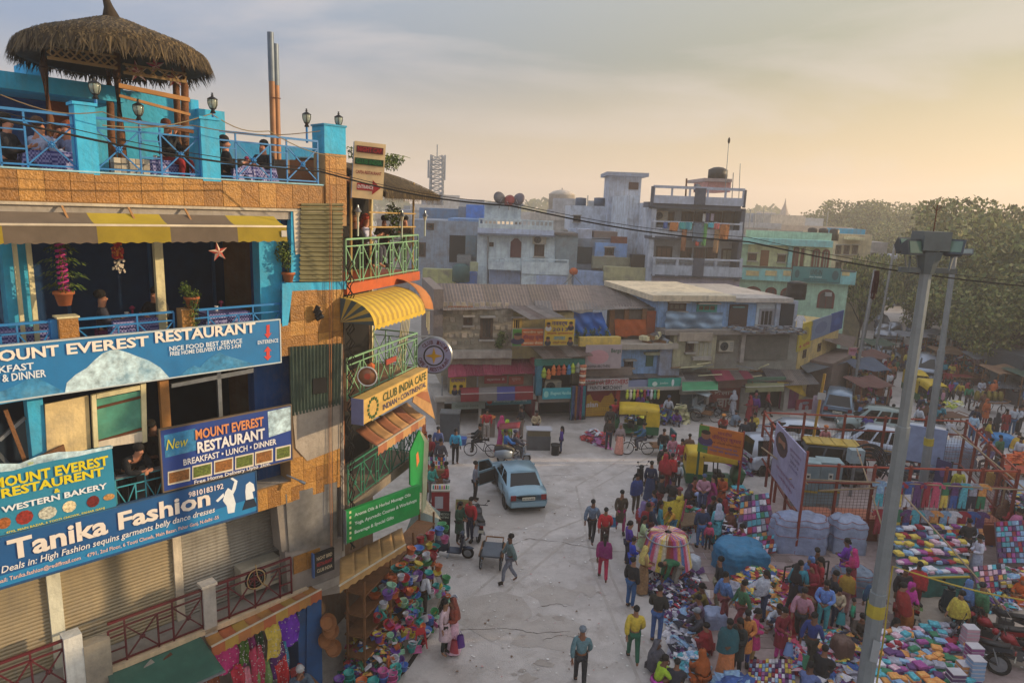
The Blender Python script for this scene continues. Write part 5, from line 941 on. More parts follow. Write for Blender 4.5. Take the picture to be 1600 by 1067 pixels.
# lattice mast
def mast(px,pt,pb,Y,w0,w1,label):
    x,z1=VY(px,pt,Y); z0=VY(px,pb,Y)[1]; t=thing('telecom_mast',label,'mast',Matrix.Translation((x,Y,0))); m_=mat('8a929c',.5,.4); C=[(-1,-1),(1,-1),(1,1),(-1,1)]; n=14
    for a,b in C: ubar('leg',(a*w0,b*w0,z0-4),(a*w1,b*w1,z1),.16,m_,t)
    m=MB().use(m_)
    for i in range(n):
        u,v=i/n,(i+1)/n; za,zb_=z0+(z1-z0)*u,z0+(z1-z0)*v; wa=w0+(w1-w0)*u; wb=w0+(w1-w0)*v
        for k in range(4): a,b=C[k],C[(k+1)%4]; m.bar((a[0]*wa,a[1]*wa,za),(b[0]*wb,b[1]*wb,zb_),.08); m.bar((b[0]*wa,b[1]*wa,za),(a[0]*wb,a[1]*wb,zb_),.08); m.bar((a[0]*wa,a[1]*wa,za),(b[0]*wa,b[1]*wa,za),.08)
    m.build('bracing',t); m=MB().use(mat('a8adb4',.5))
    for i in range(16): s=random.choice((-1,1)); zz=U(z0+6,z1-.5); ubox('antenna_panel',s*(w0*.8+.3)-.12,-.4,zz-.6,s*(w0*.8+.3)+.12,-.2,zz+.6,mat('a8adb4',.5),t)
    ubar('tip',(0,0,z1-.2),(0,0,z1+1.4),.12,m_,t); return t
mast(683,243,345,95,1.0,.75,'grey lattice telecom mast rising over the roofs by the cafe canopy')
# water tank tower
x,z=VY(877,330,90); t=thing('water_tower','domed grey concrete water tank on legs above the roofs','water tower',Matrix.Translation((x,90,0))); r=1.7*90/90
zt0=VY(877,305,90)[1]; zt1=zt0-2.0; MB().use(wall('a39a90',.4)).lathe([(.02,VY(877,329,90)[1]),(1.68,VY(877,329,90)[1]),(1.68,zt0),(1.75,zt0+.05),(1.2,zt0+.45),(.4,zt0+.65),(.1,zt0+.7),(.1,zt0+.9),(.02,zt0+.9)],20).build('tank',t,True)
for k in range(6): utube('leg',(cos(k)*1.5,sin(k)*1.5,0),(cos(k)*1.5,sin(k)*1.5,VY(877,329,90)[1]),.18,CONC,t)
# white block and clutter of small buildings
fr,t=mk('tall white rooftop block with black tanks left of the big grey house',70,890,0); pr(t,'block',fr,891,955,322,362,0,8,wall('a8aeb8',.5)); pr(t,'block',fr,890,930,358,400,-2,3,wall('9aa3b4',.5)); 
for px in (908,937,955): x,z=fr.p(px,322,.5); MB(Matrix.Translation((x,1,z))).use(mat('3a5068',.6)).lathe([(.02,0),(.55,0),(.55,.8),(.02,.85)],12).build('roof_tank',t,True)
win(t,fr,897,906,338,346,0,bars=0)
fr,t=mk('jumble of low weathered rooftop rooms between the blue and grey houses',56,866,0); pr(t,'old_wall',fr,868,902,368,425,0,4,wall('6f7a80',.8)); pr(t,'cap',fr,866,903,364,368,-.2,4,wall('5a5450')); pr(t,'middle_wall',fr,902,978,374,425,.6,4,wall('66707c',.8)); pr(t,'blue_wall',fr,930,980,380,402,.2,1,wall('6a8ab8',.5)); pr(t,'dark_opening',fr,902,925,386,412,.5,.1,mat('2a3438')); pr(t,'low_wall',fr,895,945,424,446,-1,1,wall('7d90b0',.5)); pr(t,'ochre_wall',fr,944,1014,418,441,-1.5,1,wall('8f8c6a',.7)); pr(t,'ledge',fr,926,985,402,420,-.4,1,wall('70705f',.8)); pr(t,'rubble_roof',fr,928,965,362,372,.8,2,wall('6a5a54',.8)); pr(t,'white_room',fr,903,925,358,374,1,2,wall('9aa0b0',.4)); pr(t,'brick_top',fr,955,980,370,381,.3,.3,mat('7a4a3a',.9,dirt=.4))
tag_t=t; win(t,fr,946,958,388,398,.2); 
t=thing('junk_tank','black cistern at the foot of the grey house side wall','water tank',fpl(fr,1003,418,-1)); MB().use(BLACKP).box(-.9,0,0,.9,1,1.0).build('tank',t); utube('vent',(-.5,.5,1),(-.5,.5,1.5),.05,METAL,t)
t=thing('orange_pot','small orange water pot standing on a metal tripod behind the brown roof','pot',fpl(fr,896,430,-2)); MB().use(flat('b0562a')).lathe([(.02,0),(.3,.1),(.35,.35),(.2,.55),(.02,.6)],10).build('pot',t,True)
for a in (-.8,.0,.8): ubar('leg',(0,0,0),(a,0,-.8),.06,METAL,t)
# big grey house
Yb=54; fr=Fr(VY(1016,400,Yb)[0],Yb,R(2)); t=thing('grey_apartment_house','big grey house with laundry on its middle balcony and dark trim','house',fr.M); bp_=fr.p
xR=bp_(1160,400)[0]; ztop=bp_(1016,345)[1]
ubox('side_block',-.0,1.6,0,xR,18,bp_(1060,318)[1],wall('a3aab6',.5,.6),t); MB().use(wall('a5adb9',.5,.6)).box(-.9,5.5,0,-.0,22,bp_(1000,303)[1]).build('side_wall',t)
# stair tower
x0,z1=VY(953,275,68); x1,_=VY(1003,275,68); MB(fr.I).use(wall('9aa2b0',.4,.5)).box(x0,68,4,x1,72,z1).build('stair_tower',t); MB(fr.I).use(wall('7c8494',.4)).box(x0-.4,67,z1,x1+.5,72.3,z1+.35).build('tower_cap',t); a=VY(983,285,67.9); MB(fr.I).use(mat('4a2e28',.8)).box(a[0],67.85,VY(983,296,67.9)[1],VY(998,285,67.9)[0],67.95,a[1]).build('tower_window',t)
for yt_,yb__,bt,bb in ((362,385,340,363),(398,420,380,399)):
    pass
def floor(y_wt,y_wb,y_bt,y_bb,first=False):
    pr(t,'recess_wall',fr,1018,1158,y_wt,y_wb,1.5,.1,wall('8a9098',.4)); pr(t,'balcony_wall',fr,1020,1160,y_bt+(y_bb-y_bt)*.45,y_bb,-.2,.2,GB_); pr(t,'balcony_rail',fr,1020,1160,y_bt,y_bt+2.5,-.22,.2,wall('a0a8b6')); pr(t,'balcony_floor',fr,1018,1160,y_bb,y_bb+2.5,-.2,1.8,GD); pr(t,'dark_panel',fr,1083,1100,y_bt,y_bb+1,-.3,.1,GD)
    for px in (1020,1056,1116,1156): pr(t,'balcony_pier',fr,px,px+4,y_bt,y_bb,-.21,.18,GB_)
floor(327,356,347,371); floor(374,412,404,431)
parapet(t,fr,1022,1165,292,320,-.4,wall('8f97a8',.3),1.2); pr(t,'dark_panel',fr,1086,1103,294,320,-.5,.1,GD); pr(t,'corner_trim',fr,1018,1022,291,322,-.45,.3,GD); pr(t,'corner_trim',fr,1163,1166,297,325,-.45,.3,GD); pr(t,'eave_slab',fr,1013,1158,318,327,-.2,1.8,GD)
pr(t,'corner_pier',fr,1014,1022,326,440,-.0,1.6,GB_); pr(t,'corner_pier',fr,1154,1160,326,440,-.0,1.6,GD); pr(t,'ground_storey',fr,1016,1155,433,460,.2,1.2,wall('8a8290')); pr(t,'purple_band',fr,1018,1154,444,458,.1,.09,wall('6a4a80',.3)); pr(t,'slab',fr,1014,1157,371,376,-.1,1.7,GD)
for xl,xr in ((1029,1052),(1066,1082),(1086,1100),(1110,1126),(1130,1152)): win(t,fr,xl,xr,332,350,1.5,mat(['3a3a40','2a2a30','3a2a28','4a4a58','6a4a2a'][xl%5],.5),bars=3,sill=False)
for xl,xr,yt_ in ((1026,1049,386),(1064,1079,388),(1085,1100,388),(1104,1120,388),(1128,1150,390)): win(t,fr,xl,xr,yt_,yt_+17,1.5,mat(['5a3228','6a4a3a','4a2a24','8a8a78','5a3a2c'][xl%5],.5),bars=2,sill=False)
aircon(fr,1033,337,1.1,'window air conditioner on the upper floor of the big grey house',1.3)
pr(t,'roof_room',fr,1106,1142,283,300,3,4,wall('b07f7a',.3)); pr(t,'roof_room_cap',fr,1101,1144,279,284,2.6,5,wall('8a7a78'))
x,z=fr.p(1124,279,3.5); t2=thing('roof_cistern','black cistern on the pink roof room of the big grey house','water tank',fr.M@Matrix.Translation((x,4,z))); MB().use(BLACKP).lathe([(.02,0),(.8,0),(.8,.7),(.4,.9),(.02,.95)],12).build('drum',t2,True)
for px,pt,Yp,lb in ((1134,222,56,'tall thin bamboo pole with a dark tuft on the grey house roof'),(1157,256,56,'thin bare aerial at the right end of the grey house roof'),(1146,270,56,'short aerial beside the pink roof room'),(1073,279,56,'dark iron pole on the grey house roof terrace')):
    a=VY(px,292,Yp); b=VY(px+(5 if px==1134 else 0),pt,Yp); o=thing('roof_aerial',lb,'aerial',Matrix.Translation((a[0],Yp,a[1]-1.5))); utube('rod',(0,0,0),(b[0]-a[0],0,b[1]-a[1]+1.5),.035 if px!=1073 else .07,METAL if px!=1073 else RUST,o)
    if px==1134: MB().use(DK).ell((b[0]-a[0],0,b[1]-a[1]+1.6),.1,.1,.25,7).build('tuft',o,True)
dish('grey dish behind the parapet of the big grey house',1092,296,56,.5,'4a525c')
LC=[('2a4a8a','blue towel'),('9a5a2a','orange blanket'),('2a8a8a','teal sheet'),('2a7a8a','turquoise cloth'),('4a5a6a','slate grey bedspread'),('3a7a3a','green sari'),('2a8aa0','aqua towel'),('a04a4a','pink cloth'),('7a5a3a','patterned brown sari'),('8a5020','rust shawl'),('7a4a2a','brown printed drape'),('a83a2a','small red shirt'),('d0d0d8','white vest'),('3a3a6a','navy trousers'),('b0a0b8','lilac kurta')]
for (px,w,yt_,yb__),(c,lb) in zip(((1037,6,347,357),(1047,12,347,361),(1062,10,347,358),(1072,9,347,359),(1084,16,349,378),(1099,4,349,384),(1107,9,348,356),(1116,8,349,358),(1117,5,358,395),(1126,12,350,374),(1066,5,358,392),(1087,5,377,384),(1105,4,334,347),(1110,5,333,346),(1118,4,334,346)),LC):
    a=fr.p(px,yt_,-.45); b=fr.p(px+w,yb__,-.45); yy=-.45 if yt_>340 else .6; o=thing('laundry',lb+' drying on the big grey house balcony','laundry',fr.M@Matrix.Translation((a[0],yy,b[1])),'laundry on the grey house'); W_,H=b[0]-a[0],a[1]-b[1]; MB().use(cloth(c)).grid(lambda u,v:(W_*u,.05*sin(u*8)*(1-v),H*v),8,4,.02).build('cloth',o,True)
# green house
Yg=58; fr=Fr(VY(1155,400,Yg)[0],Yg,R(-8)); t=thing('mint_green_house','mint green house with arched windows and a hotel banner on its blue balcony','house',fr.M); MG=wall('8fae98',.4,.4,'6f8a78'); YG=wall('adb38c',.4); TQ=wall('6fa8a8',.3)
xr_=fr.p(1328,430)[0]; ubox('main_wall',0,.0,0,xr_,10,fr.p(1155,432)[1],MG,t); pr(t,'upper_wall',fr,1157,1300,383,420,1.2,6,YG); pr(t,'left_strip',fr,1157,1168,376,420,1.1,.2,MG); pr(t,'roof_band',fr,1160,1302,374,384,.3,1.5,TQ); pr(t,'roof_wall',fr,1166,1300,362,375,1.6,.3,MG); pr(t,'balcony_wall',fr,1156,1338,420,441,-.4,.4,TQ); pr(t,'balcony_rail',fr,1156,1338,419,421.5,-.45,.5,mat('4a5450')); pr(t,'pier',fr,1232,1238,383,420,.8,.4,TQ); pr(t,'pier',fr,1258,1267,378,420,.8,.5,YG)
for xl,xr in ((1166,1186),(1196,1214),(1224,1236),(1316,1328)): pr(t,'balcony_screen',fr,xl,xr,423,431,-.43,.03,wall('b0a070'))
win(t,fr,1170,1181,397,406,1.2,mat('6a3a24')); win(t,fr,1216,1226,399,408,1.2,mat('6a3a24')); door(t,fr,1188,1201,391,420,1.2,mat('7a4a28',.7)); 
def arch(t,fr,xl,xr,yt,yb,y,m,fm=None):
    x0,z0=fr.p(xl,yb,y); x1,z1=fr.p(xr,yt,y); w=(x1-x0)/2; n=8; P=lambda g,yy:[(x0-g,z0),(x1+g,z0)]+[((x0+x1)/2+cos(a*pi/n)*(w+g),z1-w*.8+sin(a*pi/n)*(w*.8+g)) for a in range(n+1)]
    f=MB().use(fm or mat('6a2f24',.7)).prism(P(.12,0),y-.05,y-.002).build('window',t); MB().use(m).prism(P(-.05,0),y-.07,y-.051).build('pane',f); MB().use(fm or mat('6a2f24',.7)).box((x0+x1)/2-.04,y-.09,z0,(x0+x1)/2+.04,y-.071,z1).build('mullion',f)
for xl,xr,yt_,yb__ in ((1269,1280,391,418),(1284,1295,392,420),(1239,1247,388,419),(1251,1258,390,419)): arch(t,fr,xl,xr,yt_,yb__,1.2,mat('7a8a78',.4))
for xl,xr,yt_,yb__ in ((1163,1189,450,470),(1196,1212,451,472),(1220,1240,452,473),(1278,1303,455,481)): arch(t,fr,xl,xr,yt_,yb__,0,mat('4a3a34',.6))
pr(t,'window_unit',fr,1290,1300,457,463,-.3,.2,mat('9a9a98'))
bsign(fr,'teal hotel banner hung on the blue balcony of the mint green house',1238,1313,418,440,-.5,'2a7a7c',[('LIVE-IN','1c3f44',.38,.62,.48,.85),('the hotel','c8dcd8',.36,.62,.28,.38),('ROOMS & RESTAURANT','1c4a50',.25,.75,.08,.2)],[('1c5058',.1,.5,.05,.3),('1c5058',.9,.5,.07,.35)],border='1c3840')
x,z=fr.p(1270,375,2.2); 
for k in range(3): t2=thing('green_house_tank','black rooftop tank %s on the mint green house'%['nearest the yellow pier','in the middle of the three','at the right of the three'][k],'water tank',fr.M@Matrix.Translation((x+k*.9,2.6,z))); MB().use(BLACKP).lathe([(.02,0),(.4,0),(.4,.9),(.3,1.0),(.02,1.05)],12).build('drum',t2,True)
# houses up the side street
for (lb,Y,xl,xr,yt_,yb__,c,d) in (('turquoise topped yellow house beyond the mint green one',66,1300,1352,366,480,'a89a7a',10),('cream block with small windows up the side street',76,1340,1375,378,500,'8f8a88',8),('pale hazy block half hidden by the first lamp post',100,1362,1425,400,530,'878c98',8)):
    fr=Fr(VY(xl,420,Y)[0],Y,R(-4)); t=thing('street_house',lb,'house',fr.M); pr(t,'main_wall',fr,xl,xr,yt_,yb__+60,0,d,wall(c,.4,.4))
    for i in range(3):
        for j in range(3): w=(xr-xl)/4; win(t,fr,xl+w*(i+.5),xl+w*(i+1),yt_+18+j*26,yt_+30+j*26,0,bars=1)
    if xl==1300: pr(t,'roof_room',fr,1310,1352,358,370,1,3,wall('2f86a8',.3)); pr(t,'awning_slab',fr,1325,1352,371,375,-1,1,CREAM)
# low roofs filling the gap to the horizon
BLD=[wall(c,.4,.4) for c in ('8f9298','9a948c','7d8590','a59c90','88807a')]
for i in range(60):
    Y=U(80,260); px=U(640,1300); zt_=U(6,11.3); w=U(5,14); x=VY(px,350,Y)[0]; fr=Matrix.Translation((x,Y,0))@RZ(U(-.3,.3)); t=thing('distant_house','%s distant house with a flat roof, %s the horizon'%(['tiny','small','low','squat','broad','plain','boxy','narrow'][i%8],['among the roofs below','in the far haze under','behind the pale blue house toward','behind the grey house toward','near the water tower, below','beside the lattice mast, below','beyond the mint green house, toward','left of the spire, below'][i//8]),'house',fr,'distant houses toward the horizon')
    m=random.choice(BLD); ubox('wall',-w/2,0,0,w/2,w,zt_,m,t); ubox('parapet',-w/2-.1,-.1,zt_,w/2+.1,.2,zt_+.8,random.choice(BLD),t)
    if rnd()<.6: ubox('roof_room',-w/4,w*.3,zt_+.01,w/5,w*.7,zt_+U(1.5,2.6),random.choice(BLD),t)
    if rnd()<.5: utube('aerial',(w*.3,1,zt_),(w*.3,1,zt_+3),.06,METAL,t)
    for k in range(int(w/3)): ubox('window',-w/2+1+k*3,-.03,zt_-2.4,-w/2+2.2+k*3,-.001,zt_-1.1,mat('3a3a40',.4),t)
# temple spire
x,z=VY(1224,345,190); t=thing('temple_spire','small dark temple spire above the distant roofs','temple',Matrix.Translation((x,190,0))); MB().use(wall('8a7f78')).lathe([(2,0),(2,z),(1.6,z+1),(.8,z+3),(.25,z+4.6),(.05,z+6)],8).build('tower',t,True)
# ---- trees
BARK=mat('4a3a2c',.95,bump=.6,dirt=.4)
TLC=[mat(c,.75,var=.3,scale=1) for c in ('6c7638','546230','7f8442','46522c','8a8450')]
_TP={}
def tree(px,py_top,Y,w,label,kind=0,group='trees along the road',cols=TLC):
    x,zt_=VY(px,py_top,Y); t=thing('tree',label,'tree',Matrix.Translation((x,Y,0)),group); H=zt_
    if kind not in _TP:
        tr=MB().use(BARK); tr.tube([(0,0,0),(.01,.01,.18),(U(-.04,.04),0,.36),(U(-.05,.05),0,.62)],[.028,.023,.019,.008],8); tips=[]
        for k in range(11):
            a=k*2.4; r=U(.3,.78); e=Vector((cos(a)*r,sin(a)*r,U(.5,.9))); tr.tube([(0,0,.35*U(.6,1.1)),(e.x*.4,e.y*.4,.35+(e.z-.35)*.5),e],[.012,.008,.003],5); tips.append(e)
        m=MB(); cs=[(e,U(.24,.36)) for e in tips]+[(Vector((cos(k*1.9)*U(.1,.72),sin(k*1.9)*U(.1,.72),.38+.5*rnd())),U(.2,.34)) for k in range(22)]; n=[15000,4500,15000][kind]
        for i in range(n):
            c,s=random.choice(cs); v=Vector((random.gauss(0,1),random.gauss(0,1),random.gauss(0,1))).normalized()*(U(.55,1)*s); p=c+Vector((v.x,v.y,v.z*.5)); p.z=min(p.z,U(.95,1.0)); m.use(random.choice(cols)); l=[.024,.036,.024][kind]
            a=Vector((U(-1,1),U(-1,1),U(-.6,.6))).normalized()*l*U(.5,1.3); b=a.cross(Vector((U(-1,1),U(-1,1),U(-1,1)))).normalized()*l*.6; m.add([p-a,p-b,p+a*.9,p+b],[(0,1,2,3)])
        _TP[kind]=(tr.mesh('trunk',True),m.mesh('crown'))
    D=Matrix.Rotation(px*.7,4,'Z')@Matrix.Diagonal((w,w,H,1)); link('trunk',_TP[kind][0],t,D); link('crown',_TP[kind][1],t,D); return t
TR_=[(1555,308,72,10,'tall dark tree filling the right edge beside the second lamp post'),(1620,330,60,10,'big leafy tree cut by the right edge of the view'),(1500,350,95,9,'mid height tree between the two lamp posts'),(1350,312,150,14,'rounded hazy tree above the mint green house roof'),(1400,318,140,12,'broad hazy tree just left of the floodlight head'),(1300,335,160,9,'lower hazy tree left of the rounded one'),(1440,345,120,10,'hazy tree behind the floodlight head'),
 (1250,345,190,9,'small far tree beside the temple spire'),(1465,385,80,7,'spreading street tree over the far traffic'),(1545,400,66,8,'shaded lower tree over the far market'),(1600,420,52,7,'dark low tree above the tin shed at the right edge'),(1360,395,62,3.6,'sparse young tree in front of the side street houses'),(1500,430,64,6,'low bushy tree behind the second lamp post'),(1580,480,60,6,'low bushy tree over the tin shed roof'),(1530,360,110,11,'broad dense tree behind the tall dark one'),(1480,365,130,10,'broad tree closing the view between the lamp posts')]
for px,py,Y,w,lb in TR_: tree(px,py,Y,w,lb,(0 if px%20<10 else 2) if w>5.5 else 1)
# far wood behind everything
m=MB(); random.seed(5)
for i in range(9000): 
    a=U(-.5,1.1); Y=U(280,380); p=Vector((Y*a,Y,U(0,1)**.5*(12+3*sin(a*23)+2*sin(a*57)))); m.use(random.choice(TLC)); d=Vector((U(-1,1),U(-.2,.2),U(-1,1)))*1.6; e=Vector((U(-1,1),0,U(-1,1)))*1.6; m.add([p-d,p-e,p+d,p+e],[(0,1,2,3)])
m.build('far_wood',None,label='hazy line of distant trees along the horizon',cat='wood',kind='stuff')
# ================= vehicles
def wheel(par,x,y,z,r,w,spoke=False,name='wheel'):
    k=('wh',r,w,spoke)
    if k not in _UC:
        h=w/2; _UC[k]=(MB().use(TYRE).add(*_ring(r-w*.9 if not spoke else r-.035,r,h)).mesh('tyre',True),
          (MB().use(METAL).cyl((0,-h*.7,0),(0,h*.7,0),r-w*.85,n=14) if not spoke else _sp(r)).mesh('rim'))
    o=link(name,None,par,Matrix.Translation((x,y,z))); link('tyre',_UC[k][0],o); link('rim',_UC[k][1],o); return o
def _ring(r0,r1,h,n=18):
    pr_=[(r0,-h),(r1-h*.4,-h),(r1,-h*.4),(r1,h*.4),(r1-h*.4,h),(r0,h)]; vs=[(cos(2*pi*i/n)*r,y,sin(2*pi*i/n)*r) for r,y in pr_ for i in range(n)]; k=len(pr_)
    return vs,[(a*n+i,a*n+(i+1)%n,((a+1)%k)*n+(i+1)%n,((a+1)%k)*n+i) for a in range(k) for i in range(n)]
def _sp(r):
    m=MB().use(CHROME).cyl((0,-.03,0),(0,.03,0),.03,n=8)
    for i in range(14): a=i*pi/7; m.bar((0,0,0),(cos(a)*(r-.03),0,sin(a)*(r-.03)),.006)
    m.add(*_ring(r-.045,r-.03,.012)); return m
def panel(par,name,P,m,inset=.08,off=.008,cen=None):
    P=[Vector(p) for p in P]; c=sum(P,Vector())/4; n=(P[1]-P[0]).cross(P[3]-P[0]).normalized()
    if cen is not None and n.dot(c-Vector(cen))<0: n=-n
    Q=[p+(c-p).normalized()*inset*1.3+n*off for p in P]; return MB().use(m).add(Q+[q-n*(off+.01) for q in Q],[(0,1,2,3),(7,6,5,4),(0,4,5,1),(1,5,6,2),(2,6,7,3),(3,7,4,0)]).build(name,par)
def car(label,x,y,head,col,kind='sedan',group=None,name='parked_car',cat='car',stripe=None,plate=True,opendoor=False,roofrack=False,sc=1):
    K=dict(sedan=(4.2,.83,.95,1.42,(.13,.27,.56,.72)),hatch=(3.8,.84,.98,1.5,(.02,.14,.55,.74)),mpv=(4.5,.88,1.05,1.75,(.0,.07,.56,.78)),wagon=(3.5,.73,.98,1.68,(.0,.06,.55,.76)),van=(3.6,.74,1.0,1.82,(.0,.04,.74,.9)))[kind]
    Lc,w,zb,zr,(a,b,c,d)=K; t=thing(name,label,cat,TR(x,y,0,pi/2-head if 0 else head,sc),group); P=mat(col,.25,.35,var=.04,dirt=.15,scale=1); X=lambda f:(f-.5)*Lc; z0=.24
    St=[(0,.45,.80,.9),(.012,.28,zb-.06,.95),(.06,z0,zb,1),(.3,z0,zb+.02,1),(.6,z0,zb+.01,1),(d,z0,zb-.02,1),(.9,z0,zb-.14 if kind!='van' else zb-.1,.97),(.975,.28,zb-.28 if kind!='van' else zb-.14,.92),(1,.4,zb-.42 if kind!='van' else zb-.25,.84)]
    m=MB().use(P); n=11; vs=[]
    for f,zl,zt_,k in St:
        W_=w*k; half=[(0,zl),(W_*.85,zl),(W_,zl+.15),(W_*1.01,(zl+zt_)/2),(W_*.94,zt_-.02),(W_*.5,zt_+.02)]
        ring=half+[(0,zt_+.03)]+[(-p,q) for p,q in half[:0:-1]]; vs+=[(X(f),p,q) for p,q in ring]
    k=len(ring); m.add(vs,[(i*k+j,i*k+(j+1)%k,(i+1)*k+(j+1)%k,(i+1)*k+j) for i in range(len(St)-1) for j in range(k)]+[tuple(range(k)),tuple(range(len(St)*k-1,(len(St)-1)*k-1,-1))]); 
    wb,wr=w*.93,w*.76; zt_=zb+.0; C=lambda f,yy,zz:(X(f),yy,zz)
    bot={s:[C(a,s*wb*.97,zt_-.05),C(d,s*wb*.97,zt_-.05)] for s in (1,-1)}; top={s:[C(b,s*wr,zr-.04),C((b+c)/2,s*wr*1.01,zr-.02),C(c,s*wr,zr-.05)] for s in (1,-1)}
    V=[*bot[1],*bot[-1],*top[1],*top[-1],C(b,0,zr),C((b+c)/2,0,zr+.03),C(c,0,zr)]
    m.add(V,[(0,1,6,5,4),(2,7,8,9,3),(0,4,10,7,2),(1,3,9,12,6),(4,5,11,10),(5,6,12,11),(10,11,8,7),(11,12,9,8)]); m.build('body',t,True)
    G_=GLASSD; cn=C(.4,0,zb)
    panel(t,'rear_window',[bot[1][0],top[1][0],top[-1][0],bot[-1][0]],G_,.1,.012,cn); panel(t,'windscreen',[bot[1][1],top[1][2],top[-1][2],bot[-1][1]],G_,.1,.012,cn)
    for s in (1,-1):
        B,T=[Vector(p) for p in bot[s]],[Vector(top[s][0]),Vector(top[s][2])]; n_=3 if kind in('mpv','wagon','van') else 2
        for q in range(n_):
            u0,u1=q/n_,(q+1)/n_; L0=lambda u:B[0].lerp(B[1],.06+.84*u); L1=lambda u:T[0].lerp(T[1],.02+.96*u)
            panel(t,'side_window',[L0(u0),L0(u1),L1(u1),L1(u0)],G_,.055,.012,cn)
        for f in (.26,.48,.70): ubox('door_seam',X(f)-.006,s*w*1.0-.002,.35,X(f)+.006,s*w*1.015,zb-.06,BLACKP,t)
        for f in (.32,.54): ubox('door_handle',X(f)-.07,s*w*.985,zb-.17,X(f)+.07,s*w*1.03,zb-.14,CHROME,t)
        for f in (.19,.82):
            MB().use(BLACKP).cyl((X(f),s*(w-.05),.31),(X(f),s*(w+.006),.31),.37,n=16).build('wheel_arch',t); wheel(t,X(f),s*(w-.075),.3,.3,.19)
        MB().use(P).ell((X(d-.04),s*(w+.06),zb+.03),.06,.1,.07,7).build('wing_mirror',t,True)
        ubox('tail_light',X(0)-.02,s*w*.62,zb-.33,X(.02),s*w*.88,zb-.12,mat('7a0c10',.3),t); ubox('headlight',X(.965),s*w*.45,zb-.43,X(1)+.0,s*w*.8,zb-.3,mat('c8c8c0',.1),t)
        if stripe: ubox('side_stripe',X(.1),s*w*1.005,.62,X(.9),s*w*1.02,.68,mat(stripe,.4),t)
    ubox('rear_bumper',X(0)-.06,-w*.86,.36,X(.01),w*.86,.56,P,t); ubox('front_bumper',X(.985),-w*.8,.3,X(1)+.05,w*.8,.5,P,t); ubox('grille',X(1)-.02,-w*.35,.52,X(1)+.03,w*.35,.6,BLACKP,t)
    if plate:
        ubox('number_plate',X(0)-.035,-.26,.62,X(0)-.005,.26,.74,flat('c9c5b4'),t); m=MB().use(BLACKP); v,f=glyphs('DL 3C 9 4505',.02); m.add([(X(0)-.04,.22-.44*p,.65+.06*q) for p,q in v],f); m.build('plate_lettering',t)
    ubox('underbody',X(.04),-w*.9,.16,X(.96),w*.9,.3,BLACKP,t)
    if opendoor:
        o=link('open_door',None,t,Matrix.Translation((X(.69),w,0))@RZ(R(180-58))); ubox('door_panel',0,-.03,.3,.95,.04,zb-.02,P,o); ubox('door_lining',.03,.041,.35,.9,.06,zb-.1,mat('2c2a2c',.8),o)
        for A,B_ in (((0.02,0,zb),(.3,-.06,zr-.08)),((.3,-.06,zr-.08),(.88,-.08,zr-.06)),((.88,-.08,zr-.06),(.93,0,zb))): ubar('window_frame',A,B_,.04,P,o)
        MB().use(GLASSD).add([(.06,0,zb),(.9,0,zb),(.86,-.08,zr-.08),(.31,-.06,zr-.1)],[(0,1,2,3)]).build('window',o); ubox('door_opening',X(.49),w*.99,.36,X(.69),w*1.012,zb+.0,mat('141214',.9),t); ubox('seat',X(.52),w*.4,.5,X(.62),w*.95,.75,mat('1c1a1c',.9),t)
    if roofrack: ubox('roof_carrier',X(b+.05),-wr*.8,zr+.05,X(c-.02),wr*.8,zr+.1,mat('c0a030',.6),t)
    return t
def g2(px,py): q=G(px,py); return q.x,q.y
H_=lambda a:R(a)   # heading: 0 = +X, 90 = +Y (away)
x,y=g2(812,772); car('pale blue saloon with its front left door open, alone in the square',x-.15,y+.1,R(103),'86a6b6','sedan',opendoor=True)
x,y=g2(1232,700); car('white hatchback parked across the front of the magenta corner shop',x,y+.3,R(170),'b4bcc8','hatch')
x,y=g2(1300,655); car('silver people carrier seen from behind at the street corner',x+.9,y+1.2,R(63),'8094a8','mpv')
x,y=g2(1370,722); car('white taxi with a yellow stripe behind the first lamp post',x,y+1.0,R(150),'a9b0bc','wagon',stripe='a8862a',name='taxi',cat='taxi')
x,y=g2(1360,690); car('grey green hatchback nose to nose with the striped taxi',x+.6,y+1.4,R(160),'7c8a88','wagon')
x,y=g2(1215,742); car('white van parked behind the white hoarding, red tape on its roof edge',x+.3,y+.6,R(8),'b0b6c2','van',name='parked_van',cat='van')
x,y=g2(1262,768); t=car('taxi van with a yellow roof behind the grey switch cabinets',x+1.2,y+1.6,R(170),'20242c','van',name='taxi_van',cat='taxi',roofrack=False); ubox('yellow_roof',-1.5,-.55,1.84,.9,.55,1.9,mat('b89a3a',.4),t)
for k in range(5): ubox('roof_rib',-1.4+k*.5,-.5,1.901,-1.36+k*.5,.5,1.92,mat('9a8030',.4),t)
x,y=g2(1425,712); car('white taxi with a broad dark window line beside the cable coils',x,y+.4,R(160),'a6acb8','wagon',stripe='a8862a',name='taxi',cat='taxi')
x,y=g2(1444,590); car('small white minibus driving down the road toward the square',x,y,R(-118),'9aa4b4','van',name='minibus',cat='minibus')
for k,(px,py,kind,lb,c) in enumerate(((1380,528,'sedan','white car in the traffic at the far end of the side street','a0a8b8'),(1396,530,'wagon','second white car close behind the first in the far traffic','98a0b0'),(1437,532,'mpv','blue grey car in the far traffic right of the lamp post','5a708c'),(1372,515,'mpv','dark blue van at the very end of the street','2c4460'),(1375,560,'sedan','pale saloon partly under the shop awnings of the side street','8e98a8'))):
    x,y=g2(px,py); car(lb,x,y,R(-120+8*k),c,kind,'cars in the far traffic')
YC,GC=mat('c0a010',.5,dirt=.15),mat('0c5a34',.5,dirt=.15)
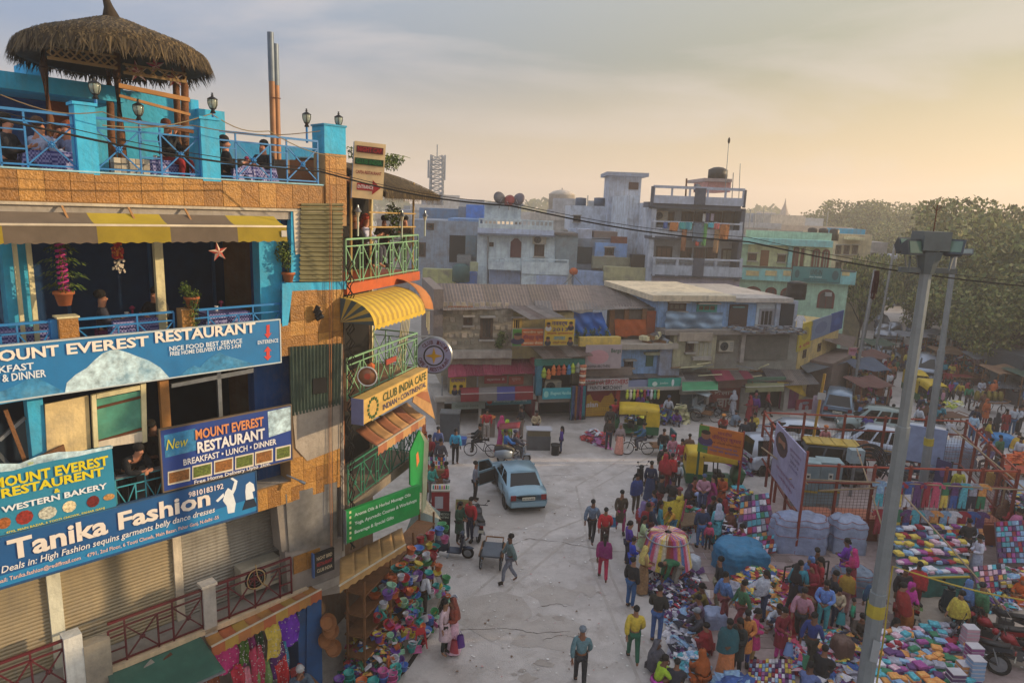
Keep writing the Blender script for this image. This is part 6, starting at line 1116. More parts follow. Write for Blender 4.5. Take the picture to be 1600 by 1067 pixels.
def rick(label,x,y,head,top=YC,low=GC,band=None,group='auto rickshaws'):
    t=thing('auto_rickshaw',label,'auto rickshaw',TR(x,y,0,head),group); Y_=YC if top is YC else mat('b8a868',.7,dirt=.3)
    MB().use(top).grid(lambda u,v:(-1.3+2.15*u,.66*-cos(v*pi)*(1 if .12<v<.88 else .99),1.35+.38*min(1,sin(v*pi)*1.7)-.06*(2*u-1)**2),8,12,.03).build('canopy',t,True)
    MB().use(top).add([(-1.34,-.66,.75),(-1.34,.66,.75),(-1.28,.64,1.6),(-1.28,-.64,1.6)],[(0,1,2,3)]).add([(-1.33,s*.66,z) for s in(1,-1) for z in (.7,1.5)]+[(-.6,s*.67,z) for s in (1,-1) for z in (.7,1.5)],[(0,1,5,4),(2,3,7,6)]).build('rear_hood',t); MB().use(GLASSD).add([(-1.35,-.3,1.1),(-1.35,.3,1.1),(-1.325,.28,1.38),(-1.325,-.28,1.38)],[(0,1,2,3)]).build('rear_window',t)
    MB().use(low).box(-1.32,-.66,.3,-.55,.66,.72).box(-1.3,-.66,.25,.75,.66,.38).box(-1.3,-.665,.38,-.2,-.62,.72).box(-1.3,.62,.38,-.2,.665,.72).build('lower_body',t)
    MB().use(low).prism([(.75,.3),(1.2,.38),(1.3,.8),(1.0,1.0),(.85,.95),(.75,.6)],-.42,.42).build('front_cowl',t,True); MB().use(Y_).box(-.0,-.668,.45,.5,-.63,.62).build('side_band',t)
    MB().use(GLASSD).add([(1.0,-.5,1.0),(1.0,.5,1.0),(.82,.5,1.55),(.82,-.5,1.55)],[(0,1,2,3)]).build('windscreen',t)
    for s in (1,-1):
        for a,b in (((.98,s*.52,.95),(.8,s*.55,1.6)),((.05,s*.6,.4),(.0,s*.6,1.55)),((-.6,s*.64,.7),(-.62,s*.64,1.55))): ubar('post',a,b,.05,BLACKP,t)
        wheel(t,-.85,s*.52,.22,.22,.12)
    wheel(t,1.05,0,.22,.22,.12); ubox('rear_seat',-1.1,-.55,.5,-.65,.55,.7,mat('3a1c20',.6),t); ubox('seat_back',-1.2,-.55,.7,-1.1,.55,1.15,mat('3a1c20',.6),t); ubox('driver_seat',.0,-.25,.45,.3,.25,.7,BLACKP,t); MB().use(mat('c8c8c0',.2)).cyl((1.27,0,.75),(1.33,0,.76),.09,n=10).build('headlight',t); ubox('mudguard',.85,-.1,.42,1.3,.1,.47,low,t); return t
for px,py,hd,lb in ((992,684,172,'bright yellow and green auto rickshaw by the toy heap'),(1120,766,-8,'faded yellow topped auto rickshaw under the orange campaign board'),(1436,622,-110,'auto rickshaw driving toward the square behind the lamp post'),(1462,640,-100,'small auto rickshaw in the crowd left of the second lamp post')):
    x,y=g2(px,py); rick(lb,x,y+.6,R(hd))
SB=lambda c:mat(c,.3,.2,var=.05)
def scooter(label,x,y,head,c='1c3048',seat='16161a',group='scooters and motorbikes',lean=.1,spare=False,bask=None,s=1):
    t=thing('scooter',label,'scooter',TR(x,y,0,head,s)@RX(lean),group); P=SB(c); wheel(t,.62,0,.22,.22,.09); wheel(t,-.6,0,.22,.22,.1)
    MB().use(P).prism([(-.95,.42),(-.75,.3),(-.2,.26),(-.05,.35),(-.1,.66),(-.45,.74),(-.9,.7)],-.15,.15).build('rear_body',t,True); MB().use(P).add([(.42,-.2,.3),(.42,.2,.3),(.5,.17,.85),(.5,-.17,.85),(.34,-.16,.3),(.34,.16,.3),(.42,.14,.85),(.42,-.14,.85)],[(0,1,2,3),(7,6,5,4),(0,3,7,4),(1,5,6,2),(2,6,7,3)]).build('leg_shield',t)
    ubox('footboard',-.1,-.17,.24,.4,.17,.29,P,t); MB().use(mat(seat,.5)).prism([(-.95,.7),(-.1,.67),(-.05,.72),(-.12,.78),(-.5,.8),(-.92,.82)],-.14,.14).build('seat',t,True); MB().use(P).ell((.62,0,.42),.22,.08,.06,8).build('mudguard',t,True)
    utube('steering_column',(.6,0,.3),(.43,0,.95),.03,METAL,t); MB().use(P).ell((.43,0,.95),.1,.13,.1,8).build('head_cowl',t,True); utube('handlebar',(.4,-.33,1.0),(.4,.33,1.0),.018,BLACKP,t); MB().use(mat('c8c8c0',.2)).ell((.52,0,.93),.03,.07,.06,8).build('headlight',t)
    for q in (1,-1): utube('mirror_stem',(.4,q*.22,1.0),(.36,q*.3,1.18),.008,BLACKP,t); MB().use(BLACKP).ell((.36,q*.31,1.2),.02,.06,.04,8).build('mirror',t)
    ubox('tail_light',-.98,-.08,.58,-.94,.08,.66,mat('7a0c10',.3),t); ubox('number_plate',-.99,-.1,.42,-.97,.1,.52,flat('b8b4a4'),t); ubox('footrest_stand',-.1,-.2,.02,-.06,.2,.05,METAL,t)
    if spare: wheel(t,-.98,0,.75,.2,.09,name='spare_wheel')
    return t
def moto(label,x,y,head,c='7a1018',group='scooters and motorbikes',lean=.12,s=1):
    t=thing('motorbike',label,'motorbike',TR(x,y,0,head,s)@RX(lean),group); P=SB(c); wheel(t,.68,0,.3,.3,.08); wheel(t,-.62,0,.3,.3,.1)
    MB().use(P).prism([(-.05,.72),(.1,.9),(.32,.93),(.42,.8),(.3,.7)],-.13,.13).build('fuel_tank',t,True); MB().use(mat('16161a',.5)).prism([(-.8,.84),(-.5,.76),(-.05,.74),(0,.8),(-.4,.84),(-.8,.92)],-.13,.13).build('seat',t,True); MB().use(mat('4a4c50',.4,.6)).box(-.15,-.13,.3,.25,.13,.6).build('engine',t)
    MB().use(P).prism([(-.9,.78),(-.35,.6),(-.1,.66),(-.3,.74),(-.85,.86)],-.14,.14).build('side_panel',t); 
    for q in (1,-1): utube('fork',(.68,q*.07,.3),(.42,q*.07,.95),.022,METAL,t); utube('shock',(-.62,q*.12,.3),(-.45,q*.12,.72),.025,METAL,t); utube('mirror_stem',(.36,q*.24,1.02),(.3,q*.34,1.2),.008,BLACKP,t); MB().use(BLACKP).ell((.3,q*.35,1.22),.02,.06,.04,8).build('mirror',t)
    utube('handlebar',(.34,-.36,1.02),(.34,.36,1.02),.018,BLACKP,t); MB().use(P).ell((.52,0,.9),.1,.1,.1,8).build('headlamp_cowl',t,True); utube('exhaust',(.1,-.16,.3),(-.8,-.18,.4),.04,CHROME,t); utube('swing_arm',(-.1,.1,.38),(-.62,.1,.3),.03,BLACKP,t); ubox('front_mudguard',.5,-.06,.6,.86,.06,.63,P,t); ubox('rear_mudguard',-.95,-.07,.62,-.6,.07,.66,BLACKP,t); ubox('number_plate',-.97,-.1,.52,-.94,.1,.62,flat('b8b4a4'),t); ubox('tail_light',-.96,-.06,.7,-.92,.06,.78,mat('7a0c10',.3),t); utube('frame_tube',(.42,0,.85),(-.1,0,.35),.03,BLACKP,t)
    return t
for f,px,py,hd,kw,lb in ((scooter,702,878,-8,dict(c='1c2c44'),'dark blue scooter parked beside the kerb below the green signboard'),(moto,742,842,100,dict(c='30323a'),'black motorbike parked behind the two people near the green signboard'),(scooter,802,727,8,dict(c='8a96a4'),'silver scooter ridden by two people beside the cycle rickshaw'),
  (scooter,1497,985,80,dict(c='14303a',spare=True),'dark green scooter with a spare wheel alone on the sandy strip'),(moto,1425,975,70,dict(c='4a6a2a'),'green and black motorbike beside the women in magenta'),(moto,1560,1030,150,dict(c='8a1420'),'red motorbike leading the row parked at the bottom right'),(moto,1585,1012,155,dict(c='1c2028'),'black motorbike with a grey seat behind the red one'),(moto,1530,1052,140,dict(c='202a34'),'dark blue motorbike closest to the stacked boxes'),(moto,1600,1060,150,dict(c='8a1824'),'second red motorbike cut by the bottom right corner'),
  (scooter,1010,772,120,dict(c='1a1c20'),'black scooter with its front wheel raised beside the man in the blue shawl'),(moto,1108,655,20,dict(c='3a3c40'),'grey motorbike by the tea shop shutter'),(moto,1508,618,-100,dict(c='1a1c24'),'dark motorbike parked at the head of the far row'),(moto,1494,616,-95,dict(c='20262e'),'second dark motorbike parked beside the head of the far row')):
    x,y=g2(px,py); f(lb,x,y+.4,R(hd),**kw)
def bicycle(t,x,y,c=BLACKP,L_=1.05):
    for dx in (0,L_): wheel(t,x+dx,y,.34,.34,.04,True)
    for a,b in (((x,y,.34),(x+.42,y,.3)),((x+.42,y,.3),(x+.32,y,.85)),((x,y,.34),(x+.36,y,.75)),((x+.36,y,.75),(x+L_-.15,y,.8)),((x+.42,y,.3),(x+L_-.15,y,.75)),((x+L_,y,.34),(x+L_-.2,y,1.0))): ubar('frame_tube',a,b,.03,c,t)
    ubox('saddle',x+.2,y-.08,.86,x+.45,y+.08,.92,BLACKP,t); ubar('handlebar',(x+L_-.25,y-.28,1.0),(x+L_-.25,y+.28,1.0),.025,METAL,t)
def crick(label,x,y,head,c='7a1c24',hood=True,group='cycle rickshaws'):
    t=thing('cycle_rickshaw',label,'cycle rickshaw',TR(x,y,0,head),group); P=mat(c,.5,dirt=.2); bicycle(t,.45,0)
    for s in (1,-1): wheel(t,-.55,s*.48,.36,.36,.045,True)
    utube('axle',(-.55,-.48,.36),(-.55,.48,.36),.02,METAL,t); ubox('floor',-.75,-.4,.5,.3,.4,.55,WOODM,t); ubox('seat',-.75,-.42,.75,-.25,.42,.88,P,t); ubox('seat_base',-.72,-.4,.55,-.28,.4,.75,mat('a8a8a8',.4),t); ubox('backrest',-.85,-.42,.88,-.76,.42,1.3,P,t)
    if hood:
        MB().use(P).grid(lambda u,v:(-.9+1.0*u-.15*v*0,-.45+.9*v,1.75+.12*sin(pi*v)-.15*u),5,6,.02).build('hood',t,True)
        for s in (1,-1): ubar('hood_frame',(-.8,s*.44,.9),(-.88,s*.44,1.74),.02,METAL,t); ubar('hood_frame',(-.75,s*.44,.9),(.05,s*.44,1.6),.02,METAL,t)
    for s in (1,-1): ubar('chassis_bar',(-.6,s*.1,.36),(.45,s*.03,.34),.03,METAL,t); MB().use(P).grid(lambda u,v:(-.95+.8*u,s*(.42+.12*v),.72+.1*sin(pi*u)),5,1,.01).build('mudguard',t)
    return t
x,y=g2(772,722); crick('cycle rickshaw with a red seat and folded hood beside the silver scooter',x+.3,y+.6,R(175))
x,y=g2(1028,716); crick('cycle rickshaw with teal sides leaving the crowd by the yellow auto rickshaw',x,y+.5,R(185),'1c4a54',False)
x,y=g2(1372,648); crick('dark cycle rickshaw with a black hood waiting in the side street',x,y+.5,R(80),'1a1e28')
x,y=g2(1108,662); crick('cycle rickshaw with a striped pale hood in front of the red tea shutter',x,y+.5,R(-30),'8a9498')
def bike(label,px,py,hd):
    x,y=g2(px,py); t=thing('bicycle',label,'bicycle',TR(x,y,0,R(hd))@RX(.12),'bicycles'); bicycle(t,-.5,0)
bike('bicycle leaning by the black yoga sandwich board',672,860,80); bike('bicycle standing beside the far tarpaulin covered cart',1545,745,10); bike('old bicycle in the far market by the milk cans',1590,705,20)
def cart(label,x,y,head,w=1.0,l=1.7,h=.75,top=WOODM,group='handcarts',rails=False):
    t=thing('handcart',label,'cart',TR(x,y,0,head),group); ubox('bed',-l/2,-w/2,h,l/2,w/2,h+.06,top,t)
    for a in (-1,1):
        for b in (-1,1): wheel(t,a*l*.32,b*w*.45,.33,.33,.05,True); 
        ubar('bed_rail',(-l/2,a*w/2,h+.03),(l/2,a*w/2,h+.03),.07,WOODM,t); ubar('leg',(a*l*.32,-w*.4,.33),(a*l*.32,-w*.4,h),.05,WOODM,t); ubar('leg',(a*l*.32,w*.4,.33),(a*l*.32,w*.4,h),.05,WOODM,t)
    ubar('push_handle',(l/2+.3,-w*.4,h+.1),(l/2+.3,w*.4,h+.1),.04,WOODM,t); ubar('handle_arm',(l/2,-w*.4,h),(l/2+.3,-w*.4,h+.1),.035,WOODM,t); ubar('handle_arm',(l/2,w*.4,h),(l/2+.3,w*.4,h+.1),.035,WOODM,t); return t
x,y=g2(768,888); cart('empty low wooden handcart standing in the open square',x,y+.3,R(85),.75,1.0,.5,mat('4c5560',.7,dirt=.3))
# ================= fenced enclosure with switch cabinets
RD=mat('7a2a1c',.6,.2,dirt=.4,dcol='4a2a22'); RD2=mat('9a3a24',.6,dirt=.3)
en=thing('steel_enclosure','rust red steel framed enclosure round the electrical cabinets','enclosure'); 
def gz(px,py,z): q=G(px,py,z); return Vector(q)
C0=Vector((*g2(1240,843),0)); C1=Vector((*g2(1178,740),0)); C2=Vector((*g2(1470,800),0)); dx=(Vector((*g2(1560,862),0))-C0); A=C0; Bp=C0+Vector((8.2,.2,0)); Cp=Bp+Vector((2.2,6.4,0)); Dp=A+Vector((1.0,6.8,0)); hE=3.0
for (p,q,n) in ((A,Bp,6),(Bp,Cp,4),(Cp,Dp,5),(Dp,A,4)):
    for z in (hE,hE*.78,.9): ubar('rail',p+Vector((0,0,z)),q+Vector((0,0,z)),.06,RD2 if z==hE else RD,en)
    for i in range(n): a=p.lerp(q,i/n); ubar('post',a,a+Vector((0,0,hE+.1)),.09,RD,en)
    m=MB().use(mat('5a3a34',.7,.3)); l=(q-p).length
    for i in range(int(l/.14)): a=p.lerp(q,i*.14/l); m.bar(a+Vector((0,0,.9)),a+Vector((0,0,hE*.78)),.008)
    for k in range(9): m.bar(p+Vector((0,0,1.0+k*.12)),q+Vector((0,0,1.0+k*.12)),.008)
    o=m.build('wire_mesh',en,kind='stuff')
for i in range(5):
    a=A+Vector((.2+i*1.6,.15,0)); ubox('base_panel',a.x,a.y-.1,.05,a.x+1.4,a.y,.85,mat('7a3420',.7,dirt=.3),en); ubox('bench_top',a.x,a.y-.1,.851,a.x+1.45,a.y+.9,.9,mat('a05a40',.7,dirt=.3),en)
for k,(px,py) in enumerate(((1262,800),(1297,800))):
    x,y=g2(px,py); y+=.6; t=thing('switch_cabinet','grey electrical switch cabinet with a danger plate, %s of the pair'%['nearer the white hoarding','nearer the cable coils'][k],'cabinet',TR(x,y,0,-.15)); GCB=mat('6f858c',.5,dirt=.2)
    ubox('body',-.45,-.35,.2,.45,.35,2.0,GCB,t); ubox('lid',-.48,-.38,2.0,.48,.38,2.08,mat('7c9298',.5),t); ubox('door',-.42,-.375,.9,.42,-.352,1.95,mat('6a8088',.5),t); ubox('yellow_label',-.44,-.38,.78,.44,-.352,.86,mat('b0962a',.5),t); ubox('danger_plate',-.09,-.385,1.35,.09,-.376,1.62,flat('c0c0b8'),t); ubox('warning_mark',-.05,-.39,1.42,.05,-.386,1.54,flat('2a2a2a'),t); ubox('plinth',-.45,-.3,0,.45,.3,.2,CONC,t)
x,y=g2(1328,775); t=thing('meter_box','small grey meter box on a stand behind the enclosure rail','cabinet',TR(x,y,0,0)); ubox('box',-.3,-.2,1.6,.3,.2,2.2,mat('8a9aa0',.5),t); ubox('dial',-.02,-.215,1.95,.12,-.201,2.05,flat('8a2020'),t); ubox('stand',-.05,-.05,0,.05,.05,1.6,METAL,t)
for k,(px,py,lb) in enumerate(((1358,770,'upright coil of black cable leaning inside the enclosure'),(1418,778,'tangled coils of black cable on the enclosure floor'))):
    x,y=g2(px,py); t=thing('cable_coil',lb,'cable',TR(x,y+.5,0,0)); m=MB().use(mat('1c2430',.6))
    if k==0:
        for q in range(8): r=.95-.06*q; m.tube([(cos(a*pi/10)*r,.1*(q%3),1.1+sin(a*pi/10)*r*1.1) for a in range(-2,13)],.035,5)
    else:
        for q in range(12): r=U(.4,.9); c=(U(-.4,.8),U(-.4,.4),U(.8,1.4)); e=U(.3,.9); m.tube([(c[0]+cos(a*pi/9)*r,c[1]+sin(a*pi/9)*r*e,c[2]+U(-.02,.02)+sin(a*pi/9)*.2) for a in range(19)],.03,5)
    m.build('coil',t,True)
x,y=g2(1440,775); t=thing('steel_drum','blue steel pipe with a red end lying behind the cable tangle','pipe',TR(x,y+.4,0,.1)); MB().use(mat('34587c',.5,.3)).cyl((-1,0,1.1),(.9,0,1.1),.16,n=14).build('pipe',t,True); MB().use(flat('8a2a28')).cyl((.9,0,1.1),(.96,0,1.1),.165,n=14).build('end_cap',t)
for a in (-.7,.6): ubox('trestle',a-.05,-.15,0,a+.05,.15,.95,METAL,t)
# bamboo poles lashed over the fence
BMB=mat('9a8468',.8,dirt=.3)
for k,(a,b,za,zb_,lb) in enumerate((((1222,845),(1620,858),2.5,2.35,'long bamboo pole lashed along the front of the enclosure'),((1270,850),(1500,842),2.15,2.2,'second bamboo pole just under the long one'),((1180,790),(1250,850),2.6,2.4,'bamboo pole over the near side of the white hoarding'),((1325,800),(1372,880),2.8,1.3,'slanting pole crossing the enclosure mesh'),((1470,770),(1640,905),3.1,2.2,'long pole sloping from the second lamp post toward the clothes stalls'),((1400,868),(1560,1000),2.3,1.0,'pole sloping down in front of the hung garments'))):
    p=gz(a[0],a[1],0); q=gz(b[0],b[1],0); MB().use(BMB).tube([(p.x,p.y,za),((p.x+q.x)/2,(p.y+q.y)/2,(za+zb_)/2+.04),(q.x,q.y,zb_)],.03,6).build('bamboo_pole',None,True,label=lb,cat='pole')
# ---- lamp posts
def lamppost(px,py,ztop,r0,r1,lean,label,head=1):
    q=G(px,py); t=thing('lamp_post',label,'lamp post',Matrix.Translation(q)@RY(lean)); P=mat('7c8488',.45,.3,dirt=.25,dcol='5a5f60',var=.12)
    MB().use(P).lathe([(r0,0),(r0*.98,ztop*.33),(r0*.85,ztop*.33+.01),(r0*.8,ztop*.66),(r1*1.1,ztop*.66+.01),(r1,ztop)],8).build('post',t); MB().use(P).cyl((0,0,0),(0,0,.06),r0*1.8,n=8).build('base_plate',t)
    return t
x,z=VY(1437,352,14.6); q=G(1338,1160); hp=11.75; t=lamppost(1338,1160,hp,.18,.11,-.005,'tall near lamp post with a ring of floodlights on top, right of centre'); P=mat('5a6468',.5,.4,dirt=.4)
ubox('head_box',-.27,-.24,hp-.28,.27,.24,hp+.1,P,t); MB().use(P).lathe([(.14,-.75),(.26,-.3),(.02,-.3)],8,c=(0,0,hp)).build('head_cone',t); ubar('crossbar',(-.55,0,hp-.68),(.6,0,hp-.68),.1,P,t); utube('finial',(.03,0,hp+.1),(.03,0,hp+.62),.012,RUST,t)
for dx_ in (-.09,.09): utube('finial_prong',(.03,0,hp+.5),(.03+dx_,0,hp+.6),.008,RUST,t)
for k,(dx_,ang,yy) in enumerate(((-.46,.35,-.1),(.42,-.7,-.1),(.62,-.9,.15),(-.25,.2,.5))):
    o=link('floodlight',None,t,Matrix.Translation((dx_,yy,hp-.25))@RZ(ang)@RX(-.5 if k!=0 else -.25)); MB().use(mat('3c444c',.5,.3)).add([(-.2,-.14,-.16),(.2,-.14,-.16),(.2,-.14,.16),(-.2,-.14,.16),(-.12,.1,-.1),(.12,.1,-.1),(.12,.1,.1),(-.12,.1,.1)],[(0,1,2,3),(7,6,5,4),(0,4,5,1),(1,5,6,2),(2,6,7,3),(3,7,4,0)]).build('housing',o); ubox('glass',-.16,-.15,-.12,.16,-.141,.12,mat('5a7468',.12),o); ubar('yoke',(0,0,-.15),(0,.05,-.45),.03,P,o)
ubox('yellow_band',-.19,-.21,3.2,.19,.2,3.5,mat('a8962a',.6,dirt=.3),t) if 0 else None
MB().use(mat('a8962a',.6,dirt=.3)).cyl((0,0,3.3),(0,0,3.6),.192,.19,8).build('yellow_band',t); MB().use(flat('8f9498')).prism([(-.1,2.3),(.08,2.25),(.1,2.75),(-.08,2.85)],-.215,-.2).build('torn_poster',t)
t=thing('yellow_hose','yellow cable tied down the near lamp post and strung across to the right','cable'); m=MB().use(mat('a8922a',.6)); 
P_=[Vector(gz(1350,1010,1.2))]+[Vector(gz(1388,862,3.4)) for _ in (0,)]; q=G(1338,1160); pts=[(q.x+.2,q.y-.1,0.9),(q.x+.19,q.y-.1,3.0),(q.x+.17,q.y-.05,4.55)]; e=G(1640,960,2.2); pts+=[tuple(Vector(pts[-1]).lerp(Vector((e.x,e.y,2.5)),k/6)-Vector((0,0,.12*sin(pi*k/6)))) for k in range(1,7)]; m.tube(pts,.02,5).build('hose',t)
q=G(1432,815); zt_=10.9; t=lamppost(1434,815,zt_,.17,.1,-.022,'second lamp post standing farther back beside the blank white hoarding'); 
for s in (-1,1): o=link('floodlight',None,t,Matrix.Translation((.25*s,-.1,zt_+.1))@RZ(-.3*s)@RX(-.3)); ubox('housing',-.3,-.12,-.1,.3,.12,.1,mat('505a64',.5),o); ubox('glass',-.26,-.13,-.08,.26,-.121,.08,mat('7a8a8a',.15),o)
MB().use(mat('a8962a',.6)).cyl((0,0,3.3),(0,0,3.6),.185,.183,8).build('yellow_band',t)
q=G(1262,775); t=thing('yellow_pole','ochre yellow pole with a small blank plate beside the white hatchback','pole',Matrix.Translation(Vector((*g2(1264,722),0)))@RY(.05)); utube('post',(0,0,0),(0,0,4.6),.07,mat('a07a1c',.5,dirt=.3),t); ubox('plate',-.2,-.09,3.3,.2,-.071,3.65,flat('a8a8a8'),t)
for px,py,pt,lb in ((1328,640,420,'tall grey street pole at the mouth of the side street'),(1345,560,440,'grey pole farther up the side street'),(1362,580,380,'rusty pole with cables by the sparse young tree')):
    q=G(px,py); z=VY(px+8,pt,q.y)[1]; t=thing('street_pole',lb,'pole',Matrix.Translation(q)@RY(.04)); utube('post',(0,0,0),(0,0,z),.1,METAL,t)
# ---- hoardings
def hoard(label,p0,p1,z0,z1,board,lines,pics,legs=('0c4a34','8a2a1c'),legc=None,th=.06,name='hoarding'):
    a,b=Vector((*g2(*p0),0)),Vector((*g2(*p1),0)); ang=math.atan2(b.y-a.y,b.x-a.x); W_=(b-a).length; t=thing(name,label,'hoarding',Matrix.Translation(a)@RZ(ang)); MB().use(mat(board,.6,dirt=.15)).box(0,0,z0,W_,th,z1).build('board',t)
    for k,x in enumerate((0.02,W_-.02)): ubar('leg',(x,th+.04,0),(x,th+.04,z1+.05),.08,mat(legs[k],.6),t)
    H=z1-z0
    for i,(c,fx,fz,rx_,rz_) in enumerate(pics): MB().use(flat(c)).prism([(W_*(fx+rx_*cos(k*pi/6)),z0+H*(fz+rz_*sin(k*pi/6))) for k in range(12)] if rx_>0 else [(W_*(fx+s*rx_),z0+H*(fz+q*rz_)) for s,q in ((1,-1),(-1,-1),(-1,1),(1,1))],-.004-.003*i,-.001).build('picture',t)
    for s_,c,x0,x1,y0,y1 in lines: m=MB().use(flat(c)); text(m,s_,W_*x0,z0+H*y0,W_*x1,z0+H*y1,-.03,.012,th=.006); m.build('lettering',t)
    return t
hoard('orange campaign board with a moustached man above the faded auto rickshaw',(1084,775),(1150,792),2.05,3.25,'b8641c',[('भारतीय','7a1c4a',.42,.75,.78,.92),('वीरेन्द्र कुमार','7a1c4a',.3,.97,.55,.76),('नई दिल्ली विधानसभा','5a1c1c',.3,.97,.42,.52),('समस्त क्षेत्रवासियों को','3a4a8a',.1,.9,.26,.36),('नव वर्ष की हार्दिक','3a4a8a',.1,.95,.12,.22)],[('4a7a2c',.1,.5,-.12,.5)]+face(.15,.66,.2,'3a2454'))
hoard('large pale lilac hoarding with a bearded portrait at the corner of the enclosure',(1197,800),(1238,866),1.7,3.9,'8f8cab',[('शुभकामनाएं','6a4a6a',.58,.95,.8,.86),('नव वर्ष','5a4a6a',.6,.92,.7,.76),('2013','5a4a6a',.62,.9,.62,.67),('दिल्ली','5a4a7a',.6,.9,.52,.58),('कार्यकर्ता','7a4a6a',.2,.85,.25,.31),('निवेदक','7a4a6a',.3,.8,.14,.2)],[('3a2430',.27,.72,.22,.22),('8a5a44',.27,.76,.13,.12),('2a1a20',.27,.86,.15,.06),('2a1a20',.27,.68,.1,.05)],('7a2a1c','7a2a1c'))
hoard('blank pale blue grey hoarding beside the foot of the second lamp post',(1390,775),(1462,790),1.8,3.4,'7c8cae',[],[],('3a2a2a','22262c'))
hoard('dark blue poster board leaning by the tarpaulin covered cart',(1452,792),(1474,800),1.0,2.2,'2a2a5a',[],[('6a4a7a',.5,.6,.2,.2)],('22262c','22262c'))
# ---- off to the right, out of view: the taller houses whose shade lies over the square
for i,(x,y,w,d,h) in enumerate(((47,0,12,14,15),(47,15,12,13,14.2),(48,29,12,12,15.4),(50,42,12,9,14.5),(62,52,12,14,15),(74,68,12,16,14),(90,86,14,18,14),(46,-16,12,15,15))):
    t=thing('street_house','plain four storey house, number %s along the far right side of the bazaar'%['one','two','three','four','five','six','seven','eight'][i],'house',TR(x,y,0,0),'houses along the right side'); ubox('wall',-w/2,-d/2,0,w/2,d/2,h,BLD[i%5],t); ubox('parapet',-w/2-.1,-d/2,h,-w/2+.2,d/2,h+.9,BLD[(i+1)%5],t)
    for a in range(4):
        for b in range(4): ubox('window',-w/2-.03,-d/2+1.2+a*3,1.2+b*3.4,-w/2-.001,-d/2+2.6+a*3,2.9+b*3.4,GLASSD,t)
# ---- air
hz=bpy.data.materials.new('mat_haze'); hz.use_nodes=True; _n=hz.node_tree; _n.nodes.clear(); _v=_n.nodes.new('ShaderNodeVolumePrincipled'); _o=_n.nodes.new('ShaderNodeOutputMaterial'); _v.inputs['Color'].default_value=(.96,.9,.84,1); _v.inputs['Density'].default_value=.0018; _v.inputs['Anisotropy'].default_value=.3; _n.links.new(_v.outputs[0],_o.inputs['Volume'])
MB().use(hz).box(-420,-60,-1,420,900,48).build('haze',kind='stuff')
# ================= goods and stalls
CN={'8a1a2c':'crimson','b03a5a':'rose','b8b4bc':'white','2a4a8a':'blue','7a7a88':'grey','3a8a9a':'turquoise','c0783a':'orange','4a2a5a':'violet','2a6a4a':'green','c0a03a':'yellow','1c2030':'black','b88a9a':'pale pink','6a8ab0':'sky blue','8a3a7a':'magenta','a89a80':'cream'}
CK=list(CN); _FB={}
def folded(mb_or,x,y,z,w,d,h,a,c,where,grp,tilt=0):
    if 'f' not in _FB: _FB['f']=MB().use(cloth('888888')).add([(-.5,-.5,0),(.5,-.5,0),(.5,.5,0),(-.5,.5,0),(-.5,-.5,.8),(.5,-.46,.8),(.47,.5,.8),(-.48,.48,.8),(-.35,-.35,1),(.35,-.3,1),(.32,.36,1),(-.35,.33,1)],[(0,3,2,1),(0,1,5,4),(1,2,6,5),(2,3,7,6),(3,0,4,7),(4,5,9,8),(5,6,10,9),(6,7,11,10),(7,4,8,11),(8,9,10,11)]).mesh('fold')
    o=link('folded_garment',_FB['f'],None,Matrix.Translation((x,y,z))@RZ(a)@RX(tilt)@Matrix.Diagonal((w,d,h,1)),'%s folded garment %s'%(CN[c],where),'garment',grp); o.material_slots[0].link='OBJECT'; o.material_slots[0].material=cloth(c); return o
def table(label,pts,h,top='5a4632',skirt=None,name='stall_table'):
    "pts: ground corners in photo pixels, in order"
    W_=[Vector((*g2(*p),0)) for p in pts]; t=thing(name,label,'table'); m=MB().use(cloth(top)); n=len(W_); m.add([w+Vector((0,0,h)) for w in W_]+[w+Vector((0,0,h-.06)) for w in W_],[tuple(range(n)),tuple(range(2*n-1,n-1,-1))]+[(i,n+i,n+(i+1)%n,(i+1)%n) for i in range(n)]).build('tabletop',t)
    for w in W_: ubox('leg',w.x-.03,w.y-.03,0,w.x+.03,w.y+.03,h-.06,WOODM,t)
    if skirt:
        s=MB().use(mat(skirt,.8,dirt=.5,dcol='3a4a4a')); a,b=W_[0],W_[1]; s.grid(lambda u,v:tuple(a.lerp(b,u)+Vector((0,-.03-.02*sin(u*30),.05+(h-.1)*v))),30,2,.01); s.build('cloth_skirt',t)
    return t,W_
ORD=['first','second','third','fourth','fifth','sixth','seventh','eighth','ninth','tenth','eleventh','last']
def inpoly(W_,u,v): return W_[0].lerp(W_[1],u).lerp(W_[3].lerp(W_[2],u),v)
def spread(W_,z0,slope,nu,nv,cols,where,grp,sz=.3,stack=1,hh=.05,jit=.05):
    for i in range(nu):
        for j in range(nv):
            p=inpoly(W_,(i+.5)/nu,(j+.5)/nv); z=z0+slope*(j+.5)/nv
            for k in range(random.randint(1,stack)): folded(0,p.x+U(-jit,jit),p.y+U(-jit,jit),z+k*hh,sz*U(.65,1.15),sz*U(.55,1.1),hh*U(.8,1.6),U(-.5,.5),random.choice(cols),('%s row, %s from the left, %s'%(ORD[j],ORD[i],where)),grp,0)
